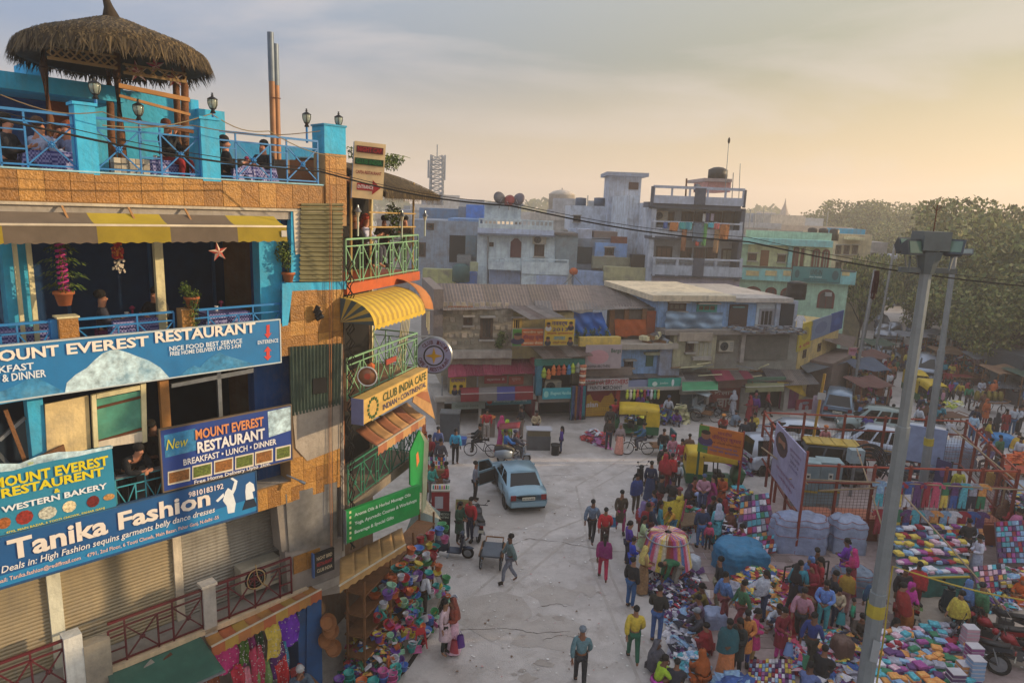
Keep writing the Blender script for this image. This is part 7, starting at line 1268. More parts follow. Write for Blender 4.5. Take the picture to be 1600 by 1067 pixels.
# front stall at the lower right: stacked boxes and folded clothes
t,Wt=table('long low table piled with folded clothes and boxes at the bottom right',[(1352,1120),(1530,1100),(1500,1000),(1372,1010)],.5,'6a5a6a')
spread(Wt,.5,.05,12,8,['b88a9a','3a8a9a','b8b4bc','c0783a','8a3a7a','6a8ab0','8a1a2c','7a7a88','2a6a4a','4a2a5a'],'on the front table','folded clothes on the front right table',.27,3,.06)
for k,(u,v,n_,c,lb) in enumerate(((.93,.1,6,'6a8ab0','blue striped'),(.97,.35,5,'8a3a7a','magenta edged'),(.85,.15,4,'c0783a','orange edged'),(.97,.6,6,'b88a9a','pink'),(.75,.05,4,'4a2a5a','violet edged'))):
    p=inpoly(Wt,u,v)
    for q in range(n_): t=thing('garment_box','%s garment box, %s in its stack on the front table'%(lb,['lowest','second from the bottom','third from the bottom','fourth from the bottom','fifth from the bottom','topmost of six'][q]),'box',Matrix.Translation((p.x+U(-.01,.01),p.y+U(-.01,.01),.5+q*.11))@RZ(U(-.06,.06)),'boxes on the front right table'); ubox('box',-.17,-.14,0,.17,.14,.085,plastic(c),t); ubox('lid',-.175,-.145,.0851,.175,.145,.105,plastic('a8a4ac'),t)
# right hand stall behind the lamp post
t,Wt=table('clothes table with a faded green printed skirt beside the near lamp post',[(1398,935),(1508,932),(1500,858),(1392,862)],.75,'4a6a70','3f8a84')
spread(Wt,.76,.25,10,6,['b88a9a','b8b4bc','6a8ab0','4a2a5a','8a3a7a','c0a03a','3a8a9a','8a1a2c'],'on the green skirted table','folded clothes on the green skirted table',.3,2,.07)
ubar('awning_edge',(Wt[0].x,Wt[0].y-.05,.75),(Wt[1].x,Wt[1].y-.05,.75),.05,flat('a8962a'),t)
# hanging children's clothes along the fence
HG=[('6a8ab0','3a8a9a','pale blue dress over turquoise trousers'),('b8b4bc','4a2a5a','white frilled frock over violet trousers'),('8a1a2c','c0a03a','red frock with yellow leggings'),('2a4a8a','b8b4bc','blue and white striped suit'),('4a2a5a','4a2a5a','dark violet baby suit'),('8a1a2c','8a1a2c','scarlet baby suit with a white collar'),('b03a5a','b03a5a','rose pink suit with a frilled hem'),('2a6a4a','c0a03a','green top with yellow trousers'),('4a2a5a','2a4a8a','violet top over navy trousers'),('3a8a9a','3a8a9a','teal romper'),('7a7a88','1c2030','grey top with dark jeans'),('c0783a','2a6a4a','orange frock over green trousers')]
def hung(M,label,c1,c2,s=1,name='hanging_garment',grp='garments hung along the enclosure'):
    t=thing(name,label,'garment',M@Matrix.Scale(s,4),grp)
    MB().use(cloth(c1)).prism([(-.14,-.42),(.14,-.42),(.12,-.1),(.3,-.16),(.32,-.05),(.14,.08),(.05,.1),(-.05,.1),(-.14,.08),(-.32,-.05),(-.3,-.16),(-.12,-.1)],-.03,.03).build('top',t); MB().use(cloth(c2)).prism([(-.13,-.42),(-.15,-.95),(-.04,-.95),(0,-.55),(.04,-.95),(.15,-.95),(.13,-.42)],-.025,.025).build('trousers',t); ubar('hanger',(-.16,0,.1),(.16,0,.1),.015,METAL,t); return t
for k in range(24):
    f=k%12; row=k//12; p=A.lerp(Bp,(.36+f*.043)); hung(TR(p.x,p.y-.18-.15*row,2.45-row*1.05,U(-.25,.25)),HG[(f+row*5)%12][2]+(' in the upper row on the enclosure' if row==0 else ' in the lower row on the enclosure'),*HG[(f+row*5)%12][:2],s=.95)
# second hanging rack to the right
rk=thing('clothes_frame','bamboo frame of hanging jeans and knitwear at the right of the enclosure','stall'); r0=Bp+Vector((.3,-.6,0)); r1=r0+Vector((4.5,.2,0))
for q in (r0,r1,r0+Vector((0,1.5,0)),r1+Vector((0,1.5,0))): ubar('post',q,q+Vector((0,0,2.2)),.05,BMB,rk)
ubar('rail',r0+Vector((0,0,2.15)),r1+Vector((0,0,2.15)),.05,BMB,rk); ubar('rail',r0+Vector((0,0,1.2)),r1+Vector((0,0,1.2)),.05,BMB,rk); MB().use(mat('8a94a0',.7,dirt=.3)).grid(lambda u,v:(r0.x+u*4.5,r0.y+1.6*v,2.25-.1*sin(pi*v)+.05*sin(u*14)),12,4,.01).build('tarp_roof',rk)
for k in range(16):
    c=['1c2030','2a4a8a','7a7a88','6a8ab0','b8b4bc','b03a5a','4a2a5a','8a1a2c'][k%8]; p=r0.lerp(r1,(k%8+.5)/8)+Vector((0,-.08,0)); t=thing('hanging_garment','%s %s hanging %s of the bamboo frame'%(CN[c],'trousers' if k<8 else 'jumper','from the top rail' if k<8 else 'from the lower rail'),'garment',TR(p.x,p.y,2.1 if k<8 else 1.15,U(-.2,.2)),'clothes on the bamboo frame'); MB().use(cloth(c)).prism([(-.2,0),(-.2,-.75),(-.04,-.78),(0,-.3),(.04,-.78),(.2,-.75),(.2,0)] if k<8 else [(-.18,-.6),(.18,-.6),(.18,-.2),(.35,-.3),(.35,-.1),(.15,0),(-.15,0),(-.35,-.1),(-.35,-.3),(-.18,-.2)],-.02,.02).build('cloth',t)
# display boards covered in small goods, laid against the frame
BC=['8a1a2c','b8b4bc','6a8ab0','4a2a5a','8a3a7a','3a8a9a','c0783a','7a7a88','2a6a4a','1c2030','b88a9a']
def board(label,P,nu,nv,cols=BC,name='display_board',back='5a4a5a',rag=.5):
    "tilted rack: P four world corners bl,br,tr,tl; packets set out in rows on it"
    P=[Vector(p) for p in P]; t=thing(name,label,'display'); n=(P[1]-P[0]).cross(P[3]-P[0]).normalized(); n=n if n.z>0 or n.y<0 else -n; MB().use(cloth(back)).add(P+[p-n*.05 for p in P],[(0,1,2,3),(7,6,5,4),(0,4,5,1),(1,5,6,2),(2,6,7,3),(3,7,4,0)]).build('backing',t)
    for i in range(nu):
        for j in range(nv):
            a=P[0].lerp(P[1],(i+.08)/nu).lerp(P[3].lerp(P[2],(i+.08)/nu),(j+.1)/nv); b=P[0].lerp(P[1],(i+.92)/nu).lerp(P[3].lerp(P[2],(i+.92)/nu),(j+.1)/nv); c=P[0].lerp(P[1],(i+.92)/nu).lerp(P[3].lerp(P[2],(i+.92)/nu),(j+.9)/nv); d=a+(c-b); h=n*U(.02,.07); cc=random.choice(cols)
            MB().use(plastic(cc) if rnd()<.5 else cloth(cc)).add([a,b,c,d,a+h,b+h,c+h,d+h],[(4,5,6,7),(0,1,5,4),(1,2,6,5),(2,3,7,6),(3,0,4,7)]).build('packet',t)
    return t
def W3(px,py,z): q=G(px,py,z); return (q.x,q.y,z)
board('slanting display of packets between the dark crate and the enclosure corner',[W3(1150,850,.2),W3(1215,838,.2),W3(1200,770,1.1),W3(1158,775,1.1)],8,7)
board('low display of packets on a red cloth left of the enclosure',[W3(1160,872,.15),W3(1212,862,.15),W3(1218,835,.5),W3(1168,840,.5)],8,4,back='8a1a2c')
board('steep display of small goods behind the green skirted table',[W3(1455,862,.5),W3(1540,860,.5),W3(1535,825,1.2),W3(1450,828,1.2)],12,5)
board('checked grid of purple packets at the right edge of the stalls',[W3(1560,880,.3),W3(1640,880,.3),W3(1625,810,1.5),W3(1555,815,1.5)],12,8,['4a2a5a','8a3a7a','3a8a9a','6a8ab0','8a1a2c'])
board('display of bright socks above the sandy strip',[W3(1528,930,.3),W3(1575,925,.3),W3(1570,880,.8),W3(1520,885,.8)],7,5)
board('small striped display box facing the sandy strip',[W3(1565,932,.1),W3(1592,930,.1),W3(1590,905,.7),W3(1562,908,.7)],3,5,['c0a03a','b8b4bc','8a1a2c','6a8ab0','1c2030'])
board('mat of folded jewellery cards at the lower middle of the market',[W3(1165,1075,.05),W3(1245,1090,.05),W3(1240,1030,.12),W3(1172,1032,.12)],14,7,['8a3a7a','b8b4bc','4a2a5a','8a1a2c','6a8ab0','c0a03a'],back='3a2a4a')
# heaps of loose cloth and shoes
ALLC=['8a1a2c','b03a5a','b8b4bc','2a4a8a','7a7a88','3a8a9a','c0783a','4a2a5a','2a6a4a','c0a03a','1c2030','b88a9a','6a8ab0']
heap('shoe_heap','heap of shoes and slippers spread on the mat behind the bending man','shoes',[(1012,890),(1085,885),(1112,960),(1060,1000),(1015,930)],1300,['1c2030','1c2030','b8b4bc','4a2a5a','2a4a8a','8a1a2c','7a7a88'],.07,.35)
heap('cloth_heap','lilac and white cloth heap in front of the seated sellers','clothes',[(1040,945),(1090,960),(1100,1020),(1050,1030)],700,['b8b4bc','6a8ab0','7a7a88','4a2a5a','1c2030'],.09,.35)
heap('cloth_heap','pale blue crumpled cloth beside the orange shawled woman','clothes',[(1060,1030),(1095,1025),(1100,1060),(1068,1062)],350,['b8b4bc','6a8ab0','3a8a9a'],.09,.3)
heap('cloth_heap','heap of orange, red and turquoise cloth on a sheet in the middle of the market','clothes',[(1150,945),(1155,915),(1215,925),(1225,958),(1180,965)],600,['c0783a','8a1a2c','3a8a9a','b8b4bc','c0a03a','7a7a88'],.12,.45)
heap('cloth_heap','heap of dark blue and multicoloured cloth below the blue tarpaulin bundle','clothes',[(1145,925),(1150,885),(1205,890),(1222,925),(1180,930)],600,['2a6a4a','2a4a8a','c0783a','c0a03a','b8b4bc','8a1a2c'],.12,.5)
heap('cloth_heap','pink and magenta cloth spread toward the standing women','clothes',[(1210,905),(1262,895),(1270,940),(1222,960)],500,['b03a5a','8a3a7a','b8b4bc','8a1a2c','c0783a'],.11,.35)
heap('cloth_heap','wide multicoloured cloth heap behind the man in the blue checked shirt','clothes',[(1225,1010),(1290,985),(1350,990),(1350,1060),(1280,1075),(1230,1045)],1700,ALLC,.1,.4)
heap('cloth_heap','goods heaped round the women seated under the faded auto rickshaw','clothes',[(1080,850),(1075,800),(1150,790),(1160,850)],900,ALLC,.1,.5)
heap('cloth_heap','bright cloth heap between the auto rickshaw and the packet display','clothes',[(1120,795),(1150,770),(1185,780),(1165,820)],450,ALLC,.11,.7)
heap('cloth_heap','low tray of small clothes beside the man in the blue waistcoat','clothes',[(1060,810),(1085,805),(1090,825),(1062,828)],200,['b8b4bc','8a1a2c','2a6a4a','6a8ab0'],.08,.7)
heap('book_heap','stack of magenta and violet bundles beside the parked white van','bundles',[(1150,745),(1180,742),(1185,718),(1155,722)],200,['8a3a7a','4a2a5a','8a1a2c','6a8ab0'],.16,1.1)
heap('goods_heap','goods spread round the stalls at the far right','goods',[(1540,850),(1600,850),(1640,780),(1560,775)],900,ALLC,.12,.8); heap('goods_heap','goods on the ground behind the sock display','goods',[(1540,960),(1600,950),(1620,890),(1540,890)],400,ALLC,.1,.5)
heap('cloth_heap','blue crumpled sheet at the bottom edge below the pink kurta','clothes',[(1120,1067),(1160,1062),(1165,1090),(1120,1095)],200,['2a4a8a','2a4a8a','6a8ab0'],.14,.3)
# tarpaulin covered bundles
def bundle(label,px,py,w,d,h,c,rope=True,a=0,name='tarpaulin_bundle'):
    x,y=g2(px,py); t=thing(name,label,'bundle',TR(x,y+d/2,0,a)); ph=U(0,6)
    def f(u,v):
        th=u*2*pi; q=v; r=(1-q**4*.55)*(1+.07*sin(5*th+ph)+.04*sin(13*th+9*q)+.03*sin(31*q+3*th)); k=1/max(abs(cos(th)),abs(sin(th)))**.6; return (cos(th)*k*r*w/2,sin(th)*k*r*d/2,h*math.sin(min(q,1)*pi/2)**.7*(1+.03*sin(7*th)) )
    m=MB().use(mat(c,.55,var=.18,scale=3,dirt=.2,bump=.6,bscale=8)).grid(f,48,14); b=[f(i/48,1) for i in range(48)]; n0=len(m.v); m.add(b,[tuple(range(48))]); m.build('cover',t,True)
    if rope:
        for z in (.25,.5,.72): MB().use(flat('8a5a5a')).tube([Vector(f(i/40,z))*1.012 for i in range(41)],.012,4).build('rope',t)
    return t
bundle('large pale tarpaulin bundle tied with cords beside the packet display',1256,868,2.0,1.1,1.35,'8a96b4'); bundle('smaller pale tarpaulin bundle between the large one and the lamp post',1327,868,1.3,1.0,1.3,'8e9ab4'); bundle('crumpled turquoise tarpaulin bundle in the middle of the market',1165,905,1.7,1.5,.95,'1c6c94',False)
bundle('low grey covered bale at the left of the green skirted table',1345,935,1.2,1.0,.75,'6a7c90'); bundle('slate coloured tarpaulin lump under the hung clothes',1430,872,1.9,.9,.9,'5a6c8c'); bundle('white knotted cloth bundle beside the seated sellers',1118,985,.7,.6,.5,'8e9cbc',False); bundle('white plastic bundle behind the bending man',1080,895,.7,.5,.5,'a8b0bc',False)
bundle('round straw coloured sack carried in the crowd of women',1258,985,.6,.5,.95,'7a5a3c'); bundle('bright blue bundle on the far side of the road',1572,700,1.5,1.2,.6,'2a7ab4',False); bundle('tarpaulin covered cart load by the blank hoarding',1500,735,2.2,1.8,1.2,'7c8ca4'); bundle('hooded brown bale at the foot of the near lamp post',1318,1045,.55,.5,.8,'5a4038',False)
# round rack of saris
x,y=g2(1038,900); t=thing('sari_rack','crowded round rack of bright saris in the middle of the square','clothes rack',TR(x,y,0,0)); utube('pole',(0,0,0),(0,0,1.7),.03,METAL,t); 
for k in range(36):
    a=k*pi/18; c=['8a1a2c','c0783a','b03a5a','c0a03a','7a3a1c','8a3a7a','3a5a8a','b88a9a','a89a80'][k*5%9]; M_=RZ(a); MB(M_).use(cloth(c)).grid(lambda u,v:(.12+.75*v**.7,-.075+.15*u,1.62-.1*v-(.95*max(0,v-.55)/.45)),2,8,.015).build('sari',t)
ring=MB().use(METAL); ring.tube([(cos(i*pi/10)*.72,sin(i*pi/10)*.72,1.45) for i in range(21)],.02,5); ring.build('ring',t)
x,y=g2(1043,838); t=thing('hanging_sari','yellow printed sari held up for display beside the round rack','sari',TR(x,y,0,.2)); MB().use(cloth('c0a82a')).grid(lambda u,v:(-.5+.9*u+.15*v,.06*sin(u*9+v*2),.25+1.2*v),12,8,.015).build('cloth',t,True); MB().use(cloth('b0506a')).grid(lambda u,v:(.42+.15*v+.08*u,-.03,.25+1.25*v),2,5,.02).build('border',t)
t,Wt=table('low trestle table of cloth beside the man in the blue waistcoat',[(1062,845),(1086,842),(1084,822),(1060,824)],.6)
x,y=g2(1160,845); t=thing('dark_crate','dark teal crate tipped on its edge by the enclosure corner','crate',TR(x+1.4,y,0,.3)@RY(.2)); ubox('box',-.3,-.3,.05,.4,.3,.9,mat('1c3a44',.7),t); ubar('prop_bar',(-.5,-.35,0),(.5,-.35,1.2),.06,WOODM,t)
t=thing('steel_barrier','low black steel barrier in front of the large pale bundle','barrier'); a=Vector((*g2(1222,925),0)); b=Vector((*g2(1290,915),0))
for z in (.45,.9): ubar('rail',a+Vector((0,0,z)),b+Vector((0,0,z)),.04,BLACKP,t)
for k in range(3): q=a.lerp(b,k/2); ubar('post',q,q+Vector((0,0,.9)),.04,BLACKP,t)
# bucket stall on the left footpath
PC=[('1c9a94','turquoise'),('a81c28','red'),('c8602a','orange'),('3a6ac0','blue'),('c0a82a','yellow'),('c04a8a','pink'),('2a8a4a','green'),('8ac0a0','mint'),('6a3a9a','violet'),('b8b8c0','clear')]
BKM=MB().use(plastic('888888')).lathe([(.02,0),(.75,0),(.8,.05),(.98,1.35),(1.08,1.36),(1.08,1.46),(.98,1.46),(.9,1.4),(.7,.1),(.02,.08)],14).mesh('bucket',True)
TUB=MB().use(plastic('888888')).lathe([(.02,0),(.9,0),(1.25,.7),(1.35,.7),(1.35,.8),(1.22,.78),(.85,.1),(.02,.1)],14).mesh('basin',True)
BAS=MB().use(plastic('888888')).box(-1,-.7,0,1,.7,.12).box(-1.05,-.75,.12,1.05,-.65,.8).box(-1.05,.65,.12,1.05,.75,.8).box(-1.05,-.65,.12,-.95,.65,.8).box(.95,-.65,.12,1.05,.65,.8).box(-1.1,-.8,.8,1.1,-.62,.88).box(-1.1,.62,.8,1.1,.8,.88).mesh('basket')
def ware(kind,M,ci,where):
    c,nm=PC[ci]; me,cat=(BKM,'bucket') if kind==0 else ((TUB,'basin') if kind==1 else (BAS,'basket')); t=thing('plastic_'+cat,'%s plastic %s %s'%(nm,cat,where),cat,M,'plastic wares of the housewares stall'); o=link('body',me,t); o.material_slots[0].link='OBJECT'; o.material_slots[0].material=plastic(c)
    if kind==0: m=MB().use(METAL if ci%2 else plastic(c)); m.tube([(cos(a*pi/8)*1.02,0,1.4+sin(a*pi/8)*.75) for a in range(9)],.05,4); m.build('handle',t)
    return t
kbx=lambda px,py:g2(px,py)
for k in range(3):
    x,y=kbx(560,1075); 
st=thing('wares_counter','brown wooden counter in the middle of the housewares stall','counter',TR(*g2(575,1010),0,.9)); ubox('cabinet',-.45,-.3,0,.45,.3,.95,mat('6a4424',.6,dirt=.3),st); ubox('top',-.5,-.35,.951,.5,.35,1.0,WOODM,st); ubox('door_panel',-.4,-.315,.1,.4,-.301,.85,mat('7a5230',.5),st)
pos=[]; 
for i in range(170):
    u=rnd(); v=rnd(); lx=.3+4.0*u; lyo=-1.15+1.05*v; z=.14+(v**1.2)*1.9
    q=CF.M@Vector((lx,lyo,0)); q.z=z; s=U(.07,.13); kd=random.choice((0,0,1,2,1)); wh=['at the street edge','in the lower rows','in the middle rows','near the wall'][min(3,int(v*4))]+' of the housewares stall, '+['at its near end','before its counter','behind its counter','at its far end'][min(3,int(u*4))]
    ware(kd,Matrix.Translation(q)@RZ(U(0,6))@RX(U(-.3,.3) if rnd()<.6 else U(-1.5,1.5))@Matrix.Scale(s,4),random.randrange(10),wh)
for k,(px,py,n_,ci) in enumerate(((545,1085,3,0),(565,1090,2,0),(583,1090,2,0),(598,1082,3,1),(612,1078,2,5),(530,1095,3,4),(618,1068,2,0))):
    x,y=g2(px,py)
    for q in range(n_): ware(0,TR(x,y,.14+q*.16,q,.15-.012*q),(ci+q*2*(k%2))%10,'in the front pile nearest the camera, stack %s from the left'%['second','third','fourth','fifth','sixth','first','seventh'][k])
rs=thing('stock_rack','dark shelving packed behind the hanging buckets','rack',CF.M); 
for z in (.7,1.3,1.9,2.5): ubox('shelf',.2,-.35,z,4.5,.25,z+.04,WOODM,rs)
for x in (.2,1.6,3,4.45):
    for y in (-.33,.15): ubox('upright',x,y,0,x+.05,y+.05,2.9,WOODM,rs)
for k in range(40):
    x=.4+4*rnd(); q=CF.M@Vector((x,-.55-.3*rnd(),U(1.7,2.7))); ware(random.choice((0,0,1)),Matrix.Translation(q)@RZ(U(0,6))@RX(U(-.4,.4))@Matrix.Scale(U(.09,.14),4),random.randrange(10),'hanging under the tan awning, '+['first bay','second bay','third bay','last bay'][min(3,int(x-.4))])
heap('trinket_heap','small bright trinkets and packets filling the housewares stall','goods',[(520,1090),(600,1080),(632,1010),(640,950),(620,900),(550,1000)],1300,['2a4a8a','8a3a7a','3a8a9a','c0a03a','b8b4bc','8a1a2c','2a6a4a','c0783a','4a2a5a'],.07,1.0)
x,y=g2(656,1015); t=thing('plastic_stool','red plastic stool standing on the footpath edge','stool',TR(x,y,.13,.3)); MB().use(plastic('b01820')).box(-.14,-.14,.42,.14,.14,.46).build('seat',t)
for a in (-1,1):
    for b in (-1,1): ubar('leg',(a*.17,b*.17,0),(a*.12,b*.12,.42),.035,plastic('b01820'),t)
    ubar('side_brace',(a*.15,-.15,.2),(a*.15,.15,.2),.025,plastic('b01820'),t)
for k,(px,py) in enumerate(((512,985),(505,1000),(516,1012),(508,972))):
    p=CF.p(px,py,-.9) if 0 else LF.p(px,py,-.3); t=thing('cane_basket','brown cane basket hanging at the blue wall, %s of four'%['second','third','lowest','topmost'][k],'basket',LF.M@Matrix.Translation((p[0],-.35,p[1]))@RX(.9),'cane baskets'); MB().use(mat('8a5a34',.8,bump=.5)).lathe([(.02,0),(.13,0),(.19,.12),(.21,.12),(.2,.14),(.15,.03),(.02,.02)],12).build('basket',t)
# white leaning boards and small tables up the left side
x,y=g2(650,872); t=thing('white_panel','pale blank panel leaning over the end of the tan awning','panel'); P=[tuple(G(*q)) for q in ((628,850,1.6),(676,862,1.2),(688,800,2.3),(655,775,2.9))]; MB().use(mat('8fa4a4',.6,dirt=.3)).add([Vector(p) for p in P]+[Vector(p)-Vector((.03,-.03,.03)) for p in P],[(0,1,2,3),(7,6,5,4),(0,4,5,1),(1,5,6,2),(2,6,7,3),(3,7,4,0)]).build('board',t)
t=thing('cream_flap','triangular cream awning flap beside the green side board','awning'); MB().use(cloth('a89878')).add([tuple(G(*q)) for q in ((652,762,3.2),(648,795,2.8),(690,812,2.3))],[(0,1,2)]).build('canvas',t)
def sandwich(label,px,py,c,lines,tc='b8c0b0',h=.95,w=.6,a=0):
    x,y=g2(px,py); t=thing('sandwich_board',label,'sign',TR(x,y,0,a)@RX(-.15)); ubox('board',-w/2,0,.05,w/2,.03,h,mat(c,.6,dirt=.2),t); ubar('back_leg',(0,.03,h),(0,.4,0),.03,BLACKP,t)
    for s_,z0,z1 in lines: m=MB().use(flat(tc)); text(m,s_,-w*.42,h*z0,w*.42,h*z1,0,.01,th=.006); m.build('lettering',t)
    return t
t=sandwich('black yoga sandwich board with a pale green arch by the blue scooter',690,838,'14201a',[('YOGA & MEDITATION',.84,.93),('CENTRE',.72,.8)]); MB().use(flat('5a9a6a')).prism([(cos(a*pi/10)*.22,.2+sin(a*pi/10)*.3) for a in range(11)],-.012,-.002).build('emblem',t)
sandwich('small cream and red food board behind the person in the red jacket',723,812,'8f8a5a',[('MASALA DOSA',.72,.88),('THALI',.5,.65)],'8a2020',.8,.6)
x,y=g2(688,800); t=thing('drinks_cooler','red drinks cooler cart with a white poster','cart',TR(x,y,0,.1)); ubox('cabinet',-.35,-.3,.1,.35,.3,1.0,mat('8a1420',.4,dirt=.15),t); ubox('poster',-.22,-.312,.3,.1,-.301,.8,flat('b0b0b8'),t); ubox('lid',-.37,-.32,1.001,.37,.32,1.06,flat('b8b4a8'),t)
for k in range(8): ubox('jar',-.32+k*.085,-.2,1.06,-.26+k*.085,-.12,1.2,plastic(PC[k][0]),t)
x,y=g2(678,775); t=thing('snack_stall','turquoise snack stand hung with packets behind the drinks cooler','stall',TR(x,y+.6,0,0)); ubox('counter',-.45,-.25,0,.45,.3,1.0,WOODM,t)
for k in range(24): ubox('packet',-.44+(k%8)*.11,-.28,1.1+(k//8)*.18,-.36+(k%8)*.11,-.26,1.24+(k//8)*.18,plastic(PC[k%10][0]),t)
for s in (-.45,.45): ubar('post',(s,-.25,1.0),(s,-.25,1.8),.03,METAL,t)
x,y=g2(648,905); t=thing('trinket_table','small table of bottles and trinkets at the far end of the housewares stall','table',TR(x,y,.13,.2)); ubox('tabletop',-.4,-.3,.7,.4,.3,.75,WOODM,t)
for a in (-.36,.36):
    for b in (-.26,.26): ubox('leg',a-.02,b-.02,0,a+.02,b+.02,.7,WOODM,t)
for k in range(26): q=(U(-.36,.36),U(-.26,.26)); MB().use(plastic(random.choice(['8a2a20','b8b4b0','5a3a2a','2a2a3a']))).lathe([(.025,.75),(.03,.85),(.012,.88),(.01,.92)],6,c=(q[0],q[1],0)).build('bottle',t)
x,y=g2(664,880); ware(1,TR(x,y,.3,0,.16),0,'hanging on the front of the blue parked scooter')
# counters under the row
x,y=g2(841,706); t=thing('steel_counter','grey metal counter with a white top at the corner of the food shop','counter',TR(x,y+.5,0,.05)); ubox('cabinet',-.6,-.3,0,.6,.3,.75,mat('55575b',.5,.1,dirt=.3),t); ubox('glass_case',-.57,-.28,.751,.57,.28,1.05,mat('6a6048',.3),t); ubox('top',-.65,-.35,1.051,.65,.35,1.09,flat('a8a8b0'),t)
x,y=g2(702,690); t=thing('steel_cooler','tall steel cooler at the left end of the food shop','cooler',TR(x,y+.3,0,0)); ubox('body',-.5,-.35,0,.5,.35,1.5,mat('5c6268',.3,.6,dirt=.3),t); ubox('lid',-.52,-.37,1.501,.52,.37,1.56,METAL,t)
x,y=g2(760,690); t=thing('samosa_counter','small food counter with an orange tray before the dark food shop','counter',TR(x,y+1.0,0,0)); ubox('cabinet',-.4,-.3,0,.4,.3,.95,wall('6a6058'),t); MB().use(flat('b0622a')).lathe([(.02,.96),(.35,.97),(.4,1.05),(.02,1.03)],14,sx=1.1).build('tray',t)
x,y=g2(722,694); ware(0,TR(x,y,0,0,.25),3,'standing alone by the posts of the food shop')
x,y=g2(861,710); t=thing('drain_post','short black drum standing alone in the square','drum',TR(x+.2,y,0,0)); MB().use(BLACKP).lathe([(.02,0),(.2,0),(.2,.45),(.24,.46),(.24,.55),(.02,.55)],12).build('drum',t,True)
# hanging garments under the striped awning at lower left
YA=[mat(c,.85,dirt=.25) for c in ('a8763a','a85a34','a8853a','a5683a')]
slope_awning(LF,'orange_yellow_awning','orange and yellow striped awning over the hanging dresses',(318,992),(486,915),(330,1010),(502,920),.0,-.55,YA,.22,9)
t=thing('green_tarpaulin','sagging dusty green tarpaulin over the shop below the maroon railing','tarpaulin',LF.M); P=[lf(a,b,0) for a,b in ((310,990),(168,1055))]; y1_=-1.3; Q=[lf(352,1048,y1_),lf(180,1120,y1_)]
MB().use(mat('2f5a4c',.75,dirt=.35,dcol='55685c')).grid(lambda u,v:((P[0][0]+(P[1][0]-P[0][0])*u)*(1-v)+(Q[0][0]+(Q[1][0]-Q[0][0])*u)*v,y1_*v,(P[0][1]+(P[1][1]-P[0][1])*0-.0)*(1-v)+Q[0][1]*v-.12*sin(pi*v)*sin(pi*u)),14,8,.01).build('canvas',t,True); ubar('edge_pole',(Q[0][0],y1_,Q[0][1]),(Q[1][0],y1_,Q[0][1]),.035,METAL,t)
poly('blue_door_wall',[(480,940),(502,930),(504,1110),(478,1110)],-.25,-.2,mat('0f4a80',.6,dirt=.3)); ubox('shop_box',-1.35,-.2,0,-.75,.3,2.9,mat('0f4a80',.6,dirt=.3),rb)
GD_=[('7a3a1c',330,1040,28,'brown sequined dress'),('b0206a',352,985,38,'hot pink spangled dress'),('3a5a1c',378,975,16,'olive sequin scarf'),('6a1450',388,975,24,'plum mirror work cloth'),('1c3a1c',405,965,14,'dark green scarf'),('b8a03a',425,962,26,'cream shop packet'),('5c1aa0',452,945,32,'vivid purple dress'),('4a1a5a',432,995,24,'violet embroidered top'),('a82a4a',400,1010,22,'rose embroidered panel'),('6a8a4a',412,1035,26,'green patterned cloth'),('b01c24',440,1025,22,'bright red cloth'),('a01c30',372,1040,24,'crimson mirror work cloth'),('2a7a9a',447,1005,14,'teal fringe'),('c06a7a',385,1045,20,'pink patterned panel'),('8a2a2a',465,1040,20,'red printed cloth')]
GZ=lf(330,1010,-.55)[1]-.06
for k,(c,px,py,w,lb) in enumerate(GD_):
    a=lf(px-w/2,py,-.4); b=lf(px+w/2,py+58,-.4)
    if min(a[1],GZ)-b[1]<.25: b=(b[0],GZ-.55)
    t=thing('hanging_garment',lb+' hanging under the orange and yellow awning','garment',LF.M@Matrix.Translation((a[0],-.35-.04*(k%3),b[1])),'garments under the orange and yellow awning'); W_,H=b[0]-a[0],min(a[1],GZ)-b[1]
    if H<.25: continue
    MB().use(cloth(c)).grid(lambda u,v:(W_*(u+(.12*sin(v*4) if u in(0,1) else 0)),.04*sin(u*9+k)+.02*sin(v*8),H*v*(1-.08*abs(2*u-1))),10,8,.012).build('cloth',t,True); m=MB().use(flat('b8b0b0'))
    for q in range(24): u,v=rnd(),rnd(); m.cb(W_*u,-.055,H*v*.9,.018,.006,.018)
    m.build('sequins',t)
t=thing('shop_bags','row of printed plastic bags at the bottom of the dress stall','bags',LF.M)
for k in range(6): a=lf(325+k*22,1075,-.6); ubox('bag',a[0],-.7,a[1]-.4,a[0]+.22,-.62,a[1]-.05,plastic(['b02a5a','8a8a2a','2a6a8a','a84a2a','6a2a7a','2a7a4a'][k]),t)
